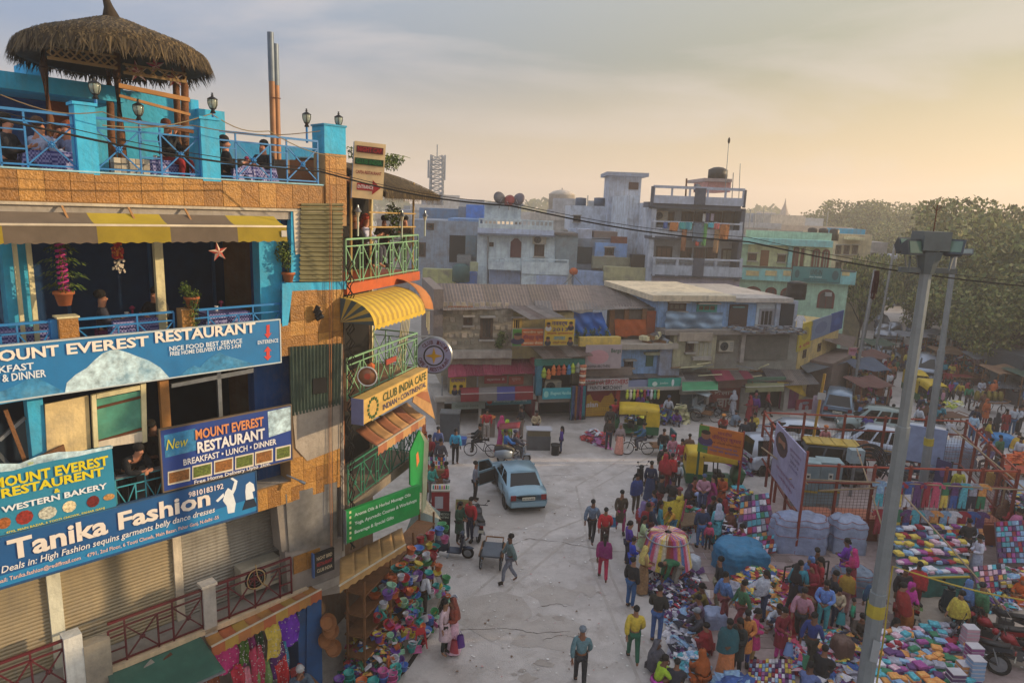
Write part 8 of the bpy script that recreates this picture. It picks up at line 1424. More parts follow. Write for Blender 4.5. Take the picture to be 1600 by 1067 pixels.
# far market on the right: carts, stalls, sheds
for k,(px,py,hd,top,lb) in enumerate(((1482,672,10,'5a3a28','fruit barrow of green and white fruit on the far side of the road'),(1500,606,0,'7a1c20','red topped barrow in the far market'),(1548,648,10,'5a5a60','cart carrying tall milk cans in front of the tin shed'),(1595,765,-5,'a03a1c','cart of orange carrots cut by the right edge'),(1325,735,5,'5a3a2a','barrow with a patterned cover near the silver people carrier'),(1560,590,0,'4a3a30','wooden barrow under the far trees'),(1345,590,0,'5a5a50','barrow of bundles in the side street'),(1520,583,0,'6a5a3a','barrow stacked with yellow sacks in the far market'))):
    x,y=g2(px,py); cart(lb,x,y+.4,R(hd),1.1,1.9,.8,mat(top,.8,dirt=.3))
    if k==0: heap('fruit_heap','green and white fruit on the far barrow','fruit',[(px-18,py-14),(px+22,py-14),(px+20,py-24),(px-14,py-24)],150,['7a8a2a','a8a8a0','b8b03a'],.08,.2).location.z=.85
    if k==3: heap('carrot_heap','orange carrots heaped on the cart at the right edge','vegetables',[(px-30,py-14),(px+22,py-14),(px+20,py-28),(px-22,py-28)],260,['c0501c','b8451c'],.1,.3).location.z=.85
    if k==2:
        for q in range(5): t=thing('milk_can','brass milk can, %s along the cart before the tin shed'%['first','second','third','fourth','fifth'][q],'milk can',TR(x-.8+q*.38,y+.4,.86,0),'milk cans'); MB().use(mat('8a7a3a',.35,.5)).lathe([(.02,0),(.17,0),(.17,.45),(.1,.55),(.12,.6),(.02,.62)],10).build('can',t,True)
    if k==4: MB(TR(x,y+.4,0,R(hd))).use(mat('6a3a20',.9,var=.5,scale=9)).grid(lambda u,v:(-1+2*u,-.55+1.1*v,.9+.5*sin(pi*v)**.6),10,6).build('patterned_cover',None,label='brown patterned cloth over the barrow by the people carrier',cat='cloth')
    if k in (5,6,7,1): heap('goods_heap',['','goods on the red topped far barrow','','','','goods on the barrow under the far trees','bundles on the barrow in the side street','yellow sacks on the far barrow'][k],'goods',[(px-18,py-14),(px+20,py-14),(px+18,py-24),(px-14,py-24)],120,[['8a1a2c'],['8a1a2c','b8b4bc'],[],[],[],['7a7a88','8a3a7a'],['a89a80','7a7a88'],['a8902a','8a7a2a']][k] or ['8a1a2c'],.16,.7).location.z=.85
sh=thing('tin_shed','grey tin roofed shed at the right edge beyond the milk cans','shed',Matrix()); tin(sh,[(1570,560,52),(1660,560,54),(1660,612,45),(1562,606,45)],6,[mat('5c5f66',.5,.3,dirt=.3)]); x0=VY(1570,600,47)[0]; ubox('wall',x0+.6,46.5,0,x0+8,50,3.2,mat('3c444c',.7,dirt=.4),sh); ubox('counter',x0+.5,45.8,0,x0+8,46.4,1.0,mat('3a4a60',.6),sh)
for i in range(16):
    px,py=[(1356,598),(1350,620),(1366,575),(1420,560),(1475,590),(1540,560),(1580,545),(1510,545),(1490,565),(1450,555),(1560,625),(1600,590),(1350,650),(1342,612),(1595,630),(1530,600)][i]
    x,y=g2(px,py); q=['red','blue','green','white','orange','brown'][i%6]; t=thing('market_stall','%s roofed market stall %s'%(q,['in the side street under the poster','by the side street shops','far up the side street','left of the far minibus','behind the far auto rickshaws','under the tall dark tree','at the foot of the far trees','in the middle of the far market','behind the fruit barrow','beside the far traffic','near the milk can cart','beyond the tin shed','nearest the silver people carrier','under the corner house tin roofs','behind the tin shed counter','between the far barrows'][i]),'stall',TR(x,y,0,U(-.3,.3))); ubox('counter',-1,-.5,0,1,.5,.9,mat(random.choice(['5a4a40','4a4a50','6a3a2a']),.8),t)
    for a in (-1,1):
        for b in (-.6,.6): ubar('post',(a,b,0),(a,b,2.1),.06,WOODM,t)
    MB().use(mat({'red':'5a3430','blue':'3a4a60','green':'3a5044','white':'8a8e98','orange':'7a5c44','brown':'5a4a3a'}[q],.8,dirt=.3)).grid(lambda u,v:(-1.2+2.4*u,-.9+1.8*v,2.1+.25*v+.06*sin(u*9)),8,3,.02).build('roof',t)
    m=MB()
    for k in range(60): m.use(plastic(random.choice(ALLC))); m.cb(U(-.95,.95),U(-.45,.45),.95+U(0,.35),U(.08,.2),U(.08,.2),U(.08,.2))
    o=m.build('goods',t,kind='stuff')
x,y=g2(1548,757); 
for k,(dx_,c) in enumerate(((0,'b8861c'),(.6,'b8501c'))): t=thing('jerry_can','%s plastic drum standing on the road by the carrot cart'%['yellow','orange'][k],'drum',TR(x+dx_,y,0,0)); MB().use(plastic(c)).lathe([(.02,0),(.25,0),(.25,.6),(.2,.68),(.02,.7)],10).build('drum',t,True)
# ================= people
SKIN=[mat(c,.6,var=.06) for c in ('6a4430','7c523a','5a3826','8a6248')]; SKW=mat('b0785c',.6,var=.05)
def skinmesh(P,E,rad,sub=1,name='m'):
    me=bpy.data.meshes.new(name); me.from_pydata(P,E,[]); o=bpy.data.objects.new('t',me); COL.objects.link(o); md=o.modifiers.new('s','SKIN'); md.use_smooth_shade=True; md.branch_smoothing=.3
    sv=me.skin_vertices[0].data
    for i,r in enumerate(rad): sv[i].radius=r if isinstance(r,tuple) else (r,r)
    for i in range(len(P)): sv[i].use_root=(i==0)
    if sub: s=o.modifiers.new('u','SUBSURF'); s.levels=sub; s.render_levels=sub
    dg=bpy.context.evaluated_depsgraph_get(); r=bpy.data.meshes.new_from_object(o.evaluated_get(dg)); bpy.data.objects.remove(o); r.materials.clear(); r.materials.append(flat('888888')); return r
def mirror(d): return {k:v for k,v in d.items()}
B0=dict(pel=(0,0,.95),sp=(0,0,1.14),ch=(0,0,1.34),nk=(0,0,1.46),jw=(0,-.02,1.55),hd=(0,-.0,1.65),
 shL=(.17,0,1.39),elL=(.23,.03,1.13),wrL=(.23,-.04,.88),shR=(-.17,0,1.39),elR=(-.23,.03,1.13),wrR=(-.23,-.04,.88),
 hpL=(.09,0,.9),knL=(.1,-.02,.5),anL=(.1,.02,.08),toL=(.12,-.13,.03),hpR=(-.09,0,.9),knR=(-.1,-.02,.5),anR=(-.1,.02,.08),toR=(-.12,-.13,.03))
def ps(**k): d=dict(B0); d.update(k); return d
def shift(d,keys,v): 
    for k in keys: d[k]=tuple(a+b for a,b in zip(d[k],v))
    return d
UP=['pel','sp','ch','nk','jw','hd','shL','elL','wrL','shR','elR','wrR']
POSE=dict(stand=ps(),
 walk=ps(knL=(.1,-.2,.52),anL=(.1,-.22,.1),toL=(.11,-.37,.06),knR=(-.1,.05,.5),anR=(-.1,.28,.14),toR=(-.11,.15,.04),elL=(.23,.1,1.14),wrL=(.22,.16,.9),elR=(-.23,-.06,1.14),wrR=(-.2,-.22,.95)),
 look=ps(jw=(0,-.06,1.53),hd=(0,-.05,1.63),elL=(.24,-.02,1.12),wrL=(.08,-.26,1.08),elR=(-.24,-.02,1.12),wrR=(-.08,-.26,1.06)),
 reach=ps(sp=(0,-.06,1.12),ch=(0,-.18,1.28),nk=(0,-.25,1.38),jw=(0,-.31,1.44),hd=(0,-.32,1.54),shL=(.17,-.2,1.32),elL=(.2,-.38,1.12),wrL=(.16,-.55,.98),shR=(-.17,-.2,1.32),elR=(-.22,-.34,1.08),wrR=(-.14,-.5,.94)),
 bend=ps(pel=(0,.12,.92),sp=(0,-.06,1.04),ch=(0,-.28,1.06),nk=(0,-.4,1.03),jw=(0,-.47,.98),hd=(0,-.55,.97),shL=(.17,-.3,1.02),elL=(.2,-.36,.76),wrL=(.14,-.46,.52),shR=(-.17,-.3,1.02),elR=(-.2,-.34,.76),wrR=(-.12,-.42,.5),hpL=(.09,.1,.88),hpR=(-.09,.1,.88)),
 squat=ps(pel=(0,.05,.2),sp=(0,-.02,.38),ch=(0,-.1,.56),nk=(0,-.13,.68),jw=(0,-.17,.76),hd=(0,-.17,.86),shL=(.17,-.1,.6),elL=(.24,-.26,.42),wrL=(.1,-.44,.4),shR=(-.17,-.1,.6),elR=(-.24,-.26,.42),wrR=(-.1,-.44,.38),hpL=(.1,0,.18),hpR=(-.1,0,.18),knL=(.2,-.36,.46),knR=(-.2,-.36,.46),anL=(.14,-.22,.07),anR=(-.14,-.22,.07),toL=(.15,-.36,.03),toR=(-.15,-.36,.03)),
 sit=ps(**{k:tuple(a+b for a,b in zip(B0[k],(0,0,-.45))) for k in UP},hpL=(.1,0,.47),hpR=(-.1,0,.47),knL=(.13,-.42,.5),knR=(-.13,-.42,.5),anL=(.13,-.4,.08),anR=(-.13,-.4,.08),toL=(.13,-.54,.03),toR=(-.13,-.54,.03)),
 ride=ps(**{k:tuple(a+b for a,b in zip(B0[k],(0,0,-.1))) for k in UP},hpL=(.1,0,.82),hpR=(-.1,0,.82),knL=(.17,-.38,.72),knR=(-.17,-.38,.72),anL=(.17,-.3,.3),anR=(-.17,-.3,.3),toL=(.17,-.44,.27),toR=(-.17,-.44,.27)))
for p_,wl,wr_,el,er in (('sit',(.12,-.34,.74),(-.1,-.34,.78),(.24,-.1,.68),(-.24,-.1,.68)),('ride',(.26,-.48,1.02),(-.26,-.48,1.02),(.26,-.24,1.04),(-.26,-.24,1.04))): POSE[p_].update(wrL=wl,wrR=wr_,elL=el,elR=er)
POSE['eat']=dict(POSE['sit'],wrR=(-.03,-.2,1.02),elR=(-.22,-.22,.78)); POSE['lean']=ps(sp=(0,-.1,1.1),ch=(0,-.26,1.22),nk=(0,-.34,1.3),jw=(0,-.4,1.36),hd=(0,-.4,1.46),shL=(.18,-.26,1.24),elL=(.24,-.4,1.03),wrL=(.04,-.56,1.03),shR=(-.18,-.26,1.24),elR=(-.24,-.4,1.03),wrR=(-.04,-.56,1.05)); POSE['ponder']=dict(POSE['squat'],wrR=(-.04,-.26,.74),elR=(-.2,-.32,.5))
_PM={}
def pmesh(pose,part):
    k=(pose,part)
    if k in _PM: return _PM[k]
    d=POSE[pose]; V=Vector; P=[];E=[];Rr=[]
    def ch(keys,rs,root=None,pts=None):
        pr=root
        for i,q in enumerate(keys):
            P.append(tuple(q) if not isinstance(q,str) else d[q]); Rr.append(rs[i]); 
            if pr is not None: E.append((pr,len(P)-1))
            pr=len(P)-1
        return pr
    if part=='body':
        ch(['pel','sp','ch','nk','jw','hd'],[(.13,.09),(.11,.085),(.13,.09),(.05,.055),(.06,.07),(.078,.09)]); j=V(d['jw']); f=(j-V(d['nk'])); ch([j+V((0,-.095,.035))],[.012],4)
        for s in 'LR':
            w=ch(['sh'+s,'el'+s,'wr'+s],[.05,.038,.026],2); a=V(d['wr'+s]); dr=(a-V(d['el'+s])).normalized(); sd=dr.cross(V((0,1,0))).normalized() if abs(dr.y)<.9 else V((1,0,0)); up=sd.cross(dr)
            pm=ch([a+dr*.06],[(.034,.018)],w)
            for i in range(4): l=[.05,.06,.055,.045][i]; b=a+dr*.09+sd*(.027-.018*i); ch([b,b+dr*l*.6+up*.01,b+dr*l+up*.028],[.009,.008,.006],pm)
            b=a+dr*.03+sd*.035; ch([b,b+dr*.035+sd*.015],[.01,.008],w)
            ch(['hp'+s,'kn'+s,'an'+s,'to'+s],[.085,.055,.036,.032],0)
    elif part=='top' or part=='coat':
        g=.018 if part=='top' else .03; ch(['pel','sp','ch',tuple(V(d['ch']).lerp(V(d['nk']),.72))],[(.145+g,.105+g),(.13+g,.1+g),(.15+g,.11+g),(.07,.065)])
        for s in 'LR': ch(['sh'+s,'el'+s,tuple(V(d['el'+s]).lerp(V(d['wr'+s]),.9))],[.065+g,.05+g,.04+g],2)
    elif part=='trousers':
        ch(['pel'],[(.145,.11)])
        for s in 'LR': ch(['hp'+s,'kn'+s,tuple(V(d['kn'+s]).lerp(V(d['an'+s]),.93))],[.1,.072,.058],0)
    elif part=='shoes':
        for s in 'LR':
            P.append(d['an'+s]); Rr.append(.045); a=len(P)-1; P.append(d['to'+s]); Rr.append(.042); E.append((a,a+1))
    if P: m=skinmesh(P,E,Rr,1 if part!='shoes' else 0,part)
    else:
        b=MB().use(flat('888888')); h=V(d['hd']); up=(h-V(d['jw'])).normalized(); q=up.to_track_quat('Z','Y').to_matrix().to_4x4()
        T=Matrix.Translation(h)
        if part=='hair': b.ell((0,.02,.025),.092,.108,.09,10,T)
        elif part=='longhair': b.ell((0,.02,.025),.095,.11,.095,10,T); b.tube([h+V((0,.09,-.02)),h+V((0,.12,-.2)),h+V((0,.13,-.42))],[.06,.05,.015],7)
        elif part=='bun': b.ell((0,.02,.025),.095,.11,.095,10,T); b.ell((0,.12,-.03),.05,.05,.05,8,T)
        elif part=='cap': b.ell((0,.01,.035),.1,.112,.085,10,T); b.ell((0,-.08,.03),.07,.07,.015,8,T)
        elif part=='turban': b.ell((0,.0,.045),.125,.14,.085,10,T)
        elif part=='scarf':
            c=V(d['ch']); n=V(d['nk']); rows=[(h+V((0,.02,.11)),.03,.03),(h+V((0,.02,.07)),.095,.11),(h+V((0,.03,-.03)),.115,.12),(n+V((0,.03,0)),.12,.11),(n.lerp(c,.5)+V((0,.02,0)),.2,.14),(c+V((0,.02,-.05)),.235,.165),(c+V((0,.03,-.2)),.24,.17)]; k=14; vs=[(p.x+cos(2*pi*i/k)*rx_,p.y+sin(2*pi*i/k)*ry_*(1 if (sin(2*pi*i/k)>-.5 or r>3) else .45),p.z) for r,(p,rx_,ry_) in enumerate(rows) for i in range(k)]; b.add(vs,[(a*k+i,a*k+(i+1)%k,(a+1)*k+(i+1)%k,(a+1)*k+i) for a in range(len(rows)-1) for i in range(k)])
        elif part=='shawl':
            c=V(d['ch']); n=V(d['nk']); s_=V(d['sp']); p_=V(d['pel']); rows=[(n+V((0,0,.01)),.075,.075),(n.lerp(c,.45),.19,.13),(c,.25,.17),(c.lerp(s_,.7),.275,.19),(s_.lerp(p_,.5),.285,.2),(p_+V((0,0,-.03)),.29,.21)]; k=18; vs=[(p.x+cos(2*pi*i/k)*rx_*(1+.04*sin(i*2.3+r)),p.y-(.03*r if pose in('look','reach','squat','sit') else 0)+sin(2*pi*i/k)*ry_*(1+.05*sin(i*3.1)),p.z+(.08*sin(2*pi*i/k+1) if r==5 else 0)) for r,(p,rx_,ry_) in enumerate(rows) for i in range(k)]; b.add(vs,[(a*k+i,a*k+(i+1)%k,(a+1)*k+(i+1)%k,(a+1)*k+i) for a in range(5) for i in range(k)])
        elif part in ('skirt','kurta'):
            p_=V(d['pel']); kn=(V(d['knL'])+V(d['knR']))/2; an=(V(d['anL'])+V(d['anR']))/2; rows=[(p_+V((0,0,.08)),.155,.125),(p_+V((0,0,-.06)),.185,.15),(p_.lerp(kn,.5),.2,.165),(kn,.21,.185)]+([(kn.lerp(an,.5),.225,.2),(an+V((0,0,-.03)),.25,.22)] if part=='skirt' else [])
            if pose in('squat','sit','ponder'): rows=[(p_+V((0,0,.1)),.17,.15),(p_+V((0,-.1,.0)),.25,.26),(p_.lerp(kn,.5)+V((0,0,-.04)),.29,.3),(V((0,-.2,.02)) if pose!='sit' else an+V((0,.05,0)),.3,.3)]
            k=20; vs=[(p.x+cos(2*pi*i/k)*rx_*(1+.05*(r/3)*sin(i*pi/2)),p.y+sin(2*pi*i/k)*ry_*(1+.05*(r/3)*cos(i*pi/2)),p.z) for r,(p,rx_,ry_) in enumerate(rows) for i in range(k)]; b.add(vs,[(a*k+i,a*k+(i+1)%k,(a+1)*k+(i+1)%k,(a+1)*k+i) for a in range(len(rows)-1) for i in range(k)])
        elif part=='eyes':
            for s in (1,-1): b.ell((s*.03,-.088,-.02),.012,.008,.008,6,T)
            b.box(-.025,-.1,-.085,.025,-.088,-.078,T)
        m=b.mesh(part,True)
    _PM[k]=m; return m
def person(M,pose,top,bot,head,style,label,skin=None,group=None,s=1.0,hair='0c0a0a'):
    t=link('person',pmesh(pose,'body'),None,M@Matrix.Scale(s,4),label,'person',group); t.material_slots[0].link='OBJECT'; t.material_slots[0].material=skin or random.choice(SKIN)
    def w(part,c,nm=None):
        o=link(nm or part,pmesh(pose,part),t); o.material_slots[0].link='OBJECT'; o.material_slots[0].material=cloth(c) if isinstance(c,str) else c; return o
    w('coat' if 'j' in style else 'top',top,'jacket' if 'j' in style else 'shirt')
    if 's' in style: w('skirt',bot)
    else:
        w('trousers',bot)
        if 'k' in style: w('kurta',top)
    if 'w' in style: w('shawl',style.split(':')[1] if ':' in style else top)
    w('shoes','1a1614'); w('eyes',mat('0a0808',.4,var=0))
    hc,_,cc=head.partition(':'); w({'h':'hair','l':'longhair','b':'bun','c':'cap','t':'turban','f':'scarf'}[hc],cc or hair,None)
    return t
PP='''742,783,stand,80,5a5e6e,1a1a20,h,,man in a grey sweater standing at the open door of the blue saloon
711,726,stand,170,1f7fa8,14141a,h,,man in a turquoise shirt and black trousers with his back to the square's left
671,738,stand,160,7a1420,201c24,h,j,person in a maroon jacket at the mouth of the left lane
688,742,walk,150,3a3640,24222a,h,j,person in a charcoal jacket beside the maroon jacket in the left lane
684,720,stand,170,3a4a7a,2a2a3a,h,,person in a slate blue shirt walking into the left lane
662,705,stand,90,a8502a,3a2a20,h,k,person in an orange top deep in the left lane
674,790,look,60,1f7a70,6a6a70,h,,man in a teal checked shirt at the drinks cooler
697,786,look,-80,8a141c,8a8c98,h,,man in a red sweater and grey trousers at the drinks cooler
717,850,look,60,12382a,0e0e12,l,jk,woman in a long dark green coat near the yoga board
734,846,stand,-40,a01420,1c2440,h,j,person in a red jacket holding a white bag beside the black motorbike
795,912,walk,-80,4c6264,565a68,h,j,man in a grey green jacket striding past the empty handcart
659,974,stand,165,b0b4bc,2a2420,l,,woman in a white shirt and dark trousers at the housewares stall
694,1028,stand,70,a89098,101818,l,k,woman with a long braid in a pale tunic and black trousers with shopping bags
707,1020,look,-60,7a3020,b890a0,f:6a3024,s,woman in a rust shawl over a pale pink sari on the footpath edge
905,1075,walk,175,4a6a72,1e2024,c:5a6470,,man in a grey cap and black waistcoat walking away at the bottom of the square
923,850,walk,160,4c5c70,1c1c1e,h,j,man in a blue grey shirt walking away in mid square
968,832,walk,0,3a3024,8a1450,b,k,woman in a brown jacket and magenta trousers carrying a blue bag
943,860,walk,170,b01420,3a1c1c,h,j,person in a bright red top just behind the woman in a magenta shawl
941,908,walk,175,7a1450,a0103a,l,w:6a1050,woman in a magenta and purple shawl walking away
988,1036,walk,175,b0962a,14503a,h,j,man in a mustard yellow jacket and green trousers walking away
984,950,stand,130,14141a,1c4a7a,h,j,man in a black jacket and blue jeans at the left of the shoe heap
1024,1004,look,150,24221f,2a4a80,h,j,man in a charcoal jacket and jeans bending over the shoe heap
1118,952,stand,-95,14161c,6a6450,h,j,man in a black jacket and khaki trousers standing alone behind the shoe heap
1053,925,bend,-80,0c4a2c,7a7468,h,,man in a bottle green sweater bending over the shoe heap
992,802,stand,20,1c2c6a,3a3028,h,w:16265a,man wrapped in a navy blue shawl beside the black scooter
1014,782,stand,160,16203c,1c2c50,h,s,figure in a long dark blue cloak behind the black scooter
1036,770,stand,150,8a1018,6a1018,f:8a1420,w:8a1018,figure in a deep red shawl beside the dark blue cloak
1046,768,stand,-160,9a141c,4a1a1c,h,w:96141a,second figure in a red shawl close behind the first
1034,752,stand,170,2a2420,3a2a24,h,jk,person in a dark brown coat between the red shawls and the cycle rickshaw
1093,857,stand,175,14284a,2c4c78,h,j,man in a navy waistcoat and jeans with a carrier bag
1105,860,stand,170,b0385a,14182c,t:b03a5a,j,child in a pink jacket and hat holding the waistcoat man's side
1117,852,stand,-160,3a8a9a,14606a,f:8c90a4,k,woman in a pale headscarf and teal tunic beside the child
950,703,stand,175,2e2622,1c2434,h,j,man in a dark brown jacket left of the first auto rickshaw
967,710,stand,0,6a5c5c,b87868,f:7a6a6a,s,woman in a taupe shawl and salmon sari beside the auto rickshaw
951,684,stand,10,2a2420,2a2824,h,j,man in a black jacket beside the red paint shutter
959,672,stand,0,a01824,3a4a70,h,j,man in a red jacket in front of the red paint shutter
876,708,stand,-90,3a1c7a,1c2c50,l,j,girl in a violet jacket by the steel counter
791,706,stand,170,7ea01c,7a8a1c,f:8aa81c,s,woman in a lime green sari behind the scooter riders
783,698,stand,150,a0285a,8a205a,f:a83060,s,woman in a magenta sari next to the lime green one
760,688,stand,0,9a1820,8a8078,h,,vendor in a red vest behind the small food counter
814,684,look,-60,14141a,7a6a60,h,,vendor in a black waistcoat at the steel counter
836,690,look,20,8a7a60,2a2a30,h,,vendor in a tan shirt behind the steel counter
1034,724,walk,170,101216,3a8aa0,h,j,person in black carrying a pale blue bag behind the cycle rickshaw
1048,730,stand,0,a86a78,2a8a94,t:a0182a,k,woman in a pink tunic and turquoise trousers with a red cap behind her
1013,706,ride,-90,1c4a6a,3a3a44,h,,rider in a blue shirt on the teal cycle rickshaw
1062,738,stand,-30,9a1830,3a1a20,l,k,woman in crimson with a pink bag by the campaign board post
1074,728,stand,160,5a4030,2a2422,h,j,person in brown behind the woman in crimson
1057,768,stand,170,9aa4a8,1a1c24,h,,boy in a white striped top behind the leather jacket
1047,812,look,160,10141c,2a2c34,h,j,man in a black leather jacket by the yellow sari
1050,842,reach,-60,b0741c,2a6a8a,h,,boy in an ochre top holding up the yellow sari
1001,850,stand,150,7a1418,6a1418,f:6a5a8a,w:7a1418,woman in a lilac headscarf and dark red shawl at the sari rack
1001,872,look,90,9ab080,a8a090,l,k,woman in pale lime at the near side of the sari rack
979,884,look,100,3a1c7a,1c1c34,b,j,woman in a purple jacket left of the sari rack
985,900,look,100,142c9a,1c3aa0,h,j,boy in a royal blue tracksuit left of the sari rack
1003,926,look,90,8a6a3c,7a5a3a,f:a8904a,s,woman in a gold patterned sari in front of the sari rack
1066,882,look,-90,9a1824,1a2a7a,h,j,boy in a red and blue jacket right of the sari rack
1027,1075,squat,100,8aa81c,a02a8a,b,s,woman in lime green squatting at the bottom of the market
1053,1085,squat,160,20202a,101014,h,j,person in a black and red jacket squatting beside the lime green woman
1016,1045,squat,60,3a3a44,2a2a34,f:4a4a54,w:3a3a44,figure in grey crouching behind the lime green woman
1099,1068,squat,-150,8a3c0c,8a3c0c,f:8c400e,s,woman wrapped in a rust orange shawl squatting among the cloth
1132,1056,look,-20,14444c,b86838,l,sw:14444c,woman in a teal shawl and peach skirt at the bottom middle
1149,1052,look,-60,1c2020,14161a,l,jk,woman in black beside the teal shawl
1160,1040,look,-20,a8602a,1c2c6a,b,k,woman in an orange tunic behind the woman in black
1174,1034,look,70,a0205c,8a6a3a,b,k,woman in a hot pink kurta and khaki trousers
1216,1032,look,20,6a1020,a02068,b,k,woman in maroon and magenta print trousers holding a blue bag
1096,975,squat,-100,5a4660,3a3040,h,,seller in a mauve top sitting beside the white bundle
1101,958,squat,-100,6a5a20,3a3020,b,,seller in olive sitting at the far end of the shoe mat
1094,998,squat,-90,2c2c34,1c1c24,c:6a7078,j,grey haired seller in a dark jacket by the cloth heap
1108,1022,squat,-120,7a1018,6a1018,h,w:7a1018,figure in a deep red shawl behind the orange shawled woman
1262,1048,walk,130,1c2c6a,2c2820,h,,man in a blue checked shirt striding over the cloth heap
1280,1065,squat,140,16181c,1c1c20,h,j,man in a black jacket crouched at the wide cloth heap
1258,1090,squat,140,4a5a8a,2a3a5a,h,,man in a blue plaid shirt crouched at the bottom edge
1268,935,stand,0,2e2622,2a2624,h,j,tall man in a dark brown sweater and white collar facing the camera
1237,955,look,100,16121a,1a141c,f:1a1418,s,woman draped in black among the crowd of women
1240,990,bend,120,a03a14,8a1420,f:a01820,s,woman in an orange shawl stooping at the straw sack
1262,958,look,-60,7a1024,6a1020,f:7a1024,s,woman in a maroon veil in the crowd of women
1275,948,look,-100,8a1420,7a1420,l,k,woman in scarlet left of the beige sweater boy
1282,990,look,-30,4a6ab0,2a8a94,h,,youth in a pale blue shirt and turquoise trousers
1303,984,look,-10,9a8a70,1a2a4a,h,,boy in a beige sweater holding a turquoise bag
1328,988,stand,60,1c7a5a,3a3a3a,h,j,child in a green and blue jacket holding a balloon
1316,962,stand,160,b0381c,a06a6a,b,w:8a6a1c,woman in red with a mustard shawl beside the boys
1326,930,look,-120,9a1a4a,7a1c2c,f:a01a5a,s,woman in a magenta veil reaching toward the pale bundle
1316,915,look,-140,5a1c8a,7a1c3a,b,k,woman in violet and crimson behind the magenta veil
1341,1000,squat,-20,3a3028,2a2420,h,j,seller in dark brown sitting at the right of the wide cloth heap
1357,985,stand,170,143a5a,145038,h,j,person in petrol blue half hidden by the near lamp post
1397,995,look,60,7a1414,6a1414,h,w:7a1414,figure in a dark red shawl right of the near lamp post
1386,1008,squat,60,a83a14,8a2a14,l,k,woman in orange squatting right of the near lamp post
1412,990,look,20,a01a7a,a05a1c,f:a01a7a,s,woman in a bright magenta veil beside the green motorbike
1403,968,stand,0,16141a,1c1a20,h,j,man in black behind the magenta veil
1425,960,stand,160,8a141c,6a1418,h,w:8a141c,person in a red shawl in front of the green skirted table
1522,905,look,-100,a0a0b0,8a90a8,b,s,woman in a white dress sorting clothes at the right hand stall
1505,880,look,170,14141a,1c1c20,h,j,stallholder in black behind the hung baby clothes
1596,940,squat,-60,b0440c,b0440c,f:b0440c,s,woman in vivid orange squatting at the right edge
1583,860,look,-120,b05a80,7a3a5a,b,w:b05a80,woman in a pink striped shawl at the far right stalls
1572,850,look,-150,9a1824,6a1c2a,l,k,woman in red behind the pink striped shawl
1491,790,stand,175,a8a02a,3a4460,h,,man in a lemon yellow shirt beside the second lamp post
1502,800,squat,160,2a4a6a,2a3040,h,,man in blue crouched right of the yellow shirt
1478,775,squat,90,2a5a8a,2a3040,h,,man in bright blue bending behind the leaning poster board
1541,738,walk,-70,5a2c20,1c7a84,h,j,man in a maroon jacket and teal trousers crossing the far road
1554,735,ride,-100,4a3c5a,2a2a34,t:5a5a6a,,man with a mauve shirt on the bicycle in the far road
1585,725,look,-60,8a6a2a,8a1420,l,w:a07a1c,woman in a gold shawl by the carrot cart
1516,692,stand,150,7a9ab8,2c4468,h,,man in a pale blue shirt and jeans on the far road
1487,728,squat,0,8a7a70,3a2a24,c:b0b0b0,,man in a white cap and striped vest seated on the far road
1464,690,stand,20,101014,101014,f:14141a,s,woman in a long black burqa near the fruit barrow
1480,702,stand,170,8a8a94,7a7478,h,w:8a8a90,man in a grey shawl near the fruit barrow
1456,668,stand,170,14284a,1c1c24,h,j,man in navy at the left of the fruit barrow
1446,665,stand,160,1c8a9a,2a2a34,h,,man in aqua at the left of the second lamp post
1567,684,stand,0,7a1c1c,2a2024,h,k,person in brick red by the milk cans
1579,680,stand,170,8a94a0,2a4a6a,h,,man in a white shirt by the tin shed
1590,678,stand,20,2a2c38,1c1c24,h,j,man in a dark coat leaning at the tin shed
1510,640,walk,-30,1c6a4a,2a2a30,h,,man in green walking across the far road
1452,640,stand,0,4a1a8a,3a1a7a,l,s,woman in a purple sari near the far auto rickshaw
1170,700,stand,10,14161c,1a1c24,h,j,man in black standing beyond the white hatchback's bonnet
1160,705,stand,160,1c2430,24242c,h,j,man in a dark anorak next to the man in black
1176,690,look,-40,a8902a,2a2a2a,l,k,woman in yellow by the white hatchback's bonnet
1178,655,stand,0,101830,14141c,h,j,tall man in navy at the mouth of the dark tea shop
1145,665,squat,30,4a5a6a,3a3a44,h,w:5a6a7a,man in a grey shawl crouched outside the tea shop
1130,672,squat,-30,8a2a20,3a2a2a,t:c0762a,,man in an orange turban in the striped hood rickshaw
1285,715,walk,160,9a5a5a,3a2a30,t:b0602a,,man in an orange turban behind the white hatchback
1341,705,ride,150,14161c,2a2a30,h,,man in black on a scooter in the side street
1352,690,ride,150,3a2c7a,2a2a34,h,j,rider in a violet checked jacket in the side street
745,720,ride,-90,101014,14141a,h,j,rickshaw puller in black on the red cycle rickshaw
1080,775,squat,30,a04a3a,8a3a2a,l,s,woman in salmon seated beneath the campaign board
1072,788,squat,100,14121a,1c1824,f:2a2030,s,woman in black seated beneath the campaign board
1094,795,squat,170,8a9ac4,2a3040,h,,man in a pale blue shirt crouched with his back to the square
1110,792,squat,-160,16161c,2a2026,l,s,woman in black beside the pale blue shirt
1146,830,squat,-90,5a2c1c,3a2a20,b,w:5a2c1c,seller in a brown shawl among the heaped goods
1163,858,squat,-100,8a1a5a,a01c2a,b,s,seller in magenta and red in front of the slanting display
1124,800,look,-40,a0401c,5a2a1c,b,k,woman in orange leaning by the auto rickshaw
1230,922,squat,60,3a4a5a,2a3a4a,h,,seller in slate blue at the turquoise bundle'''
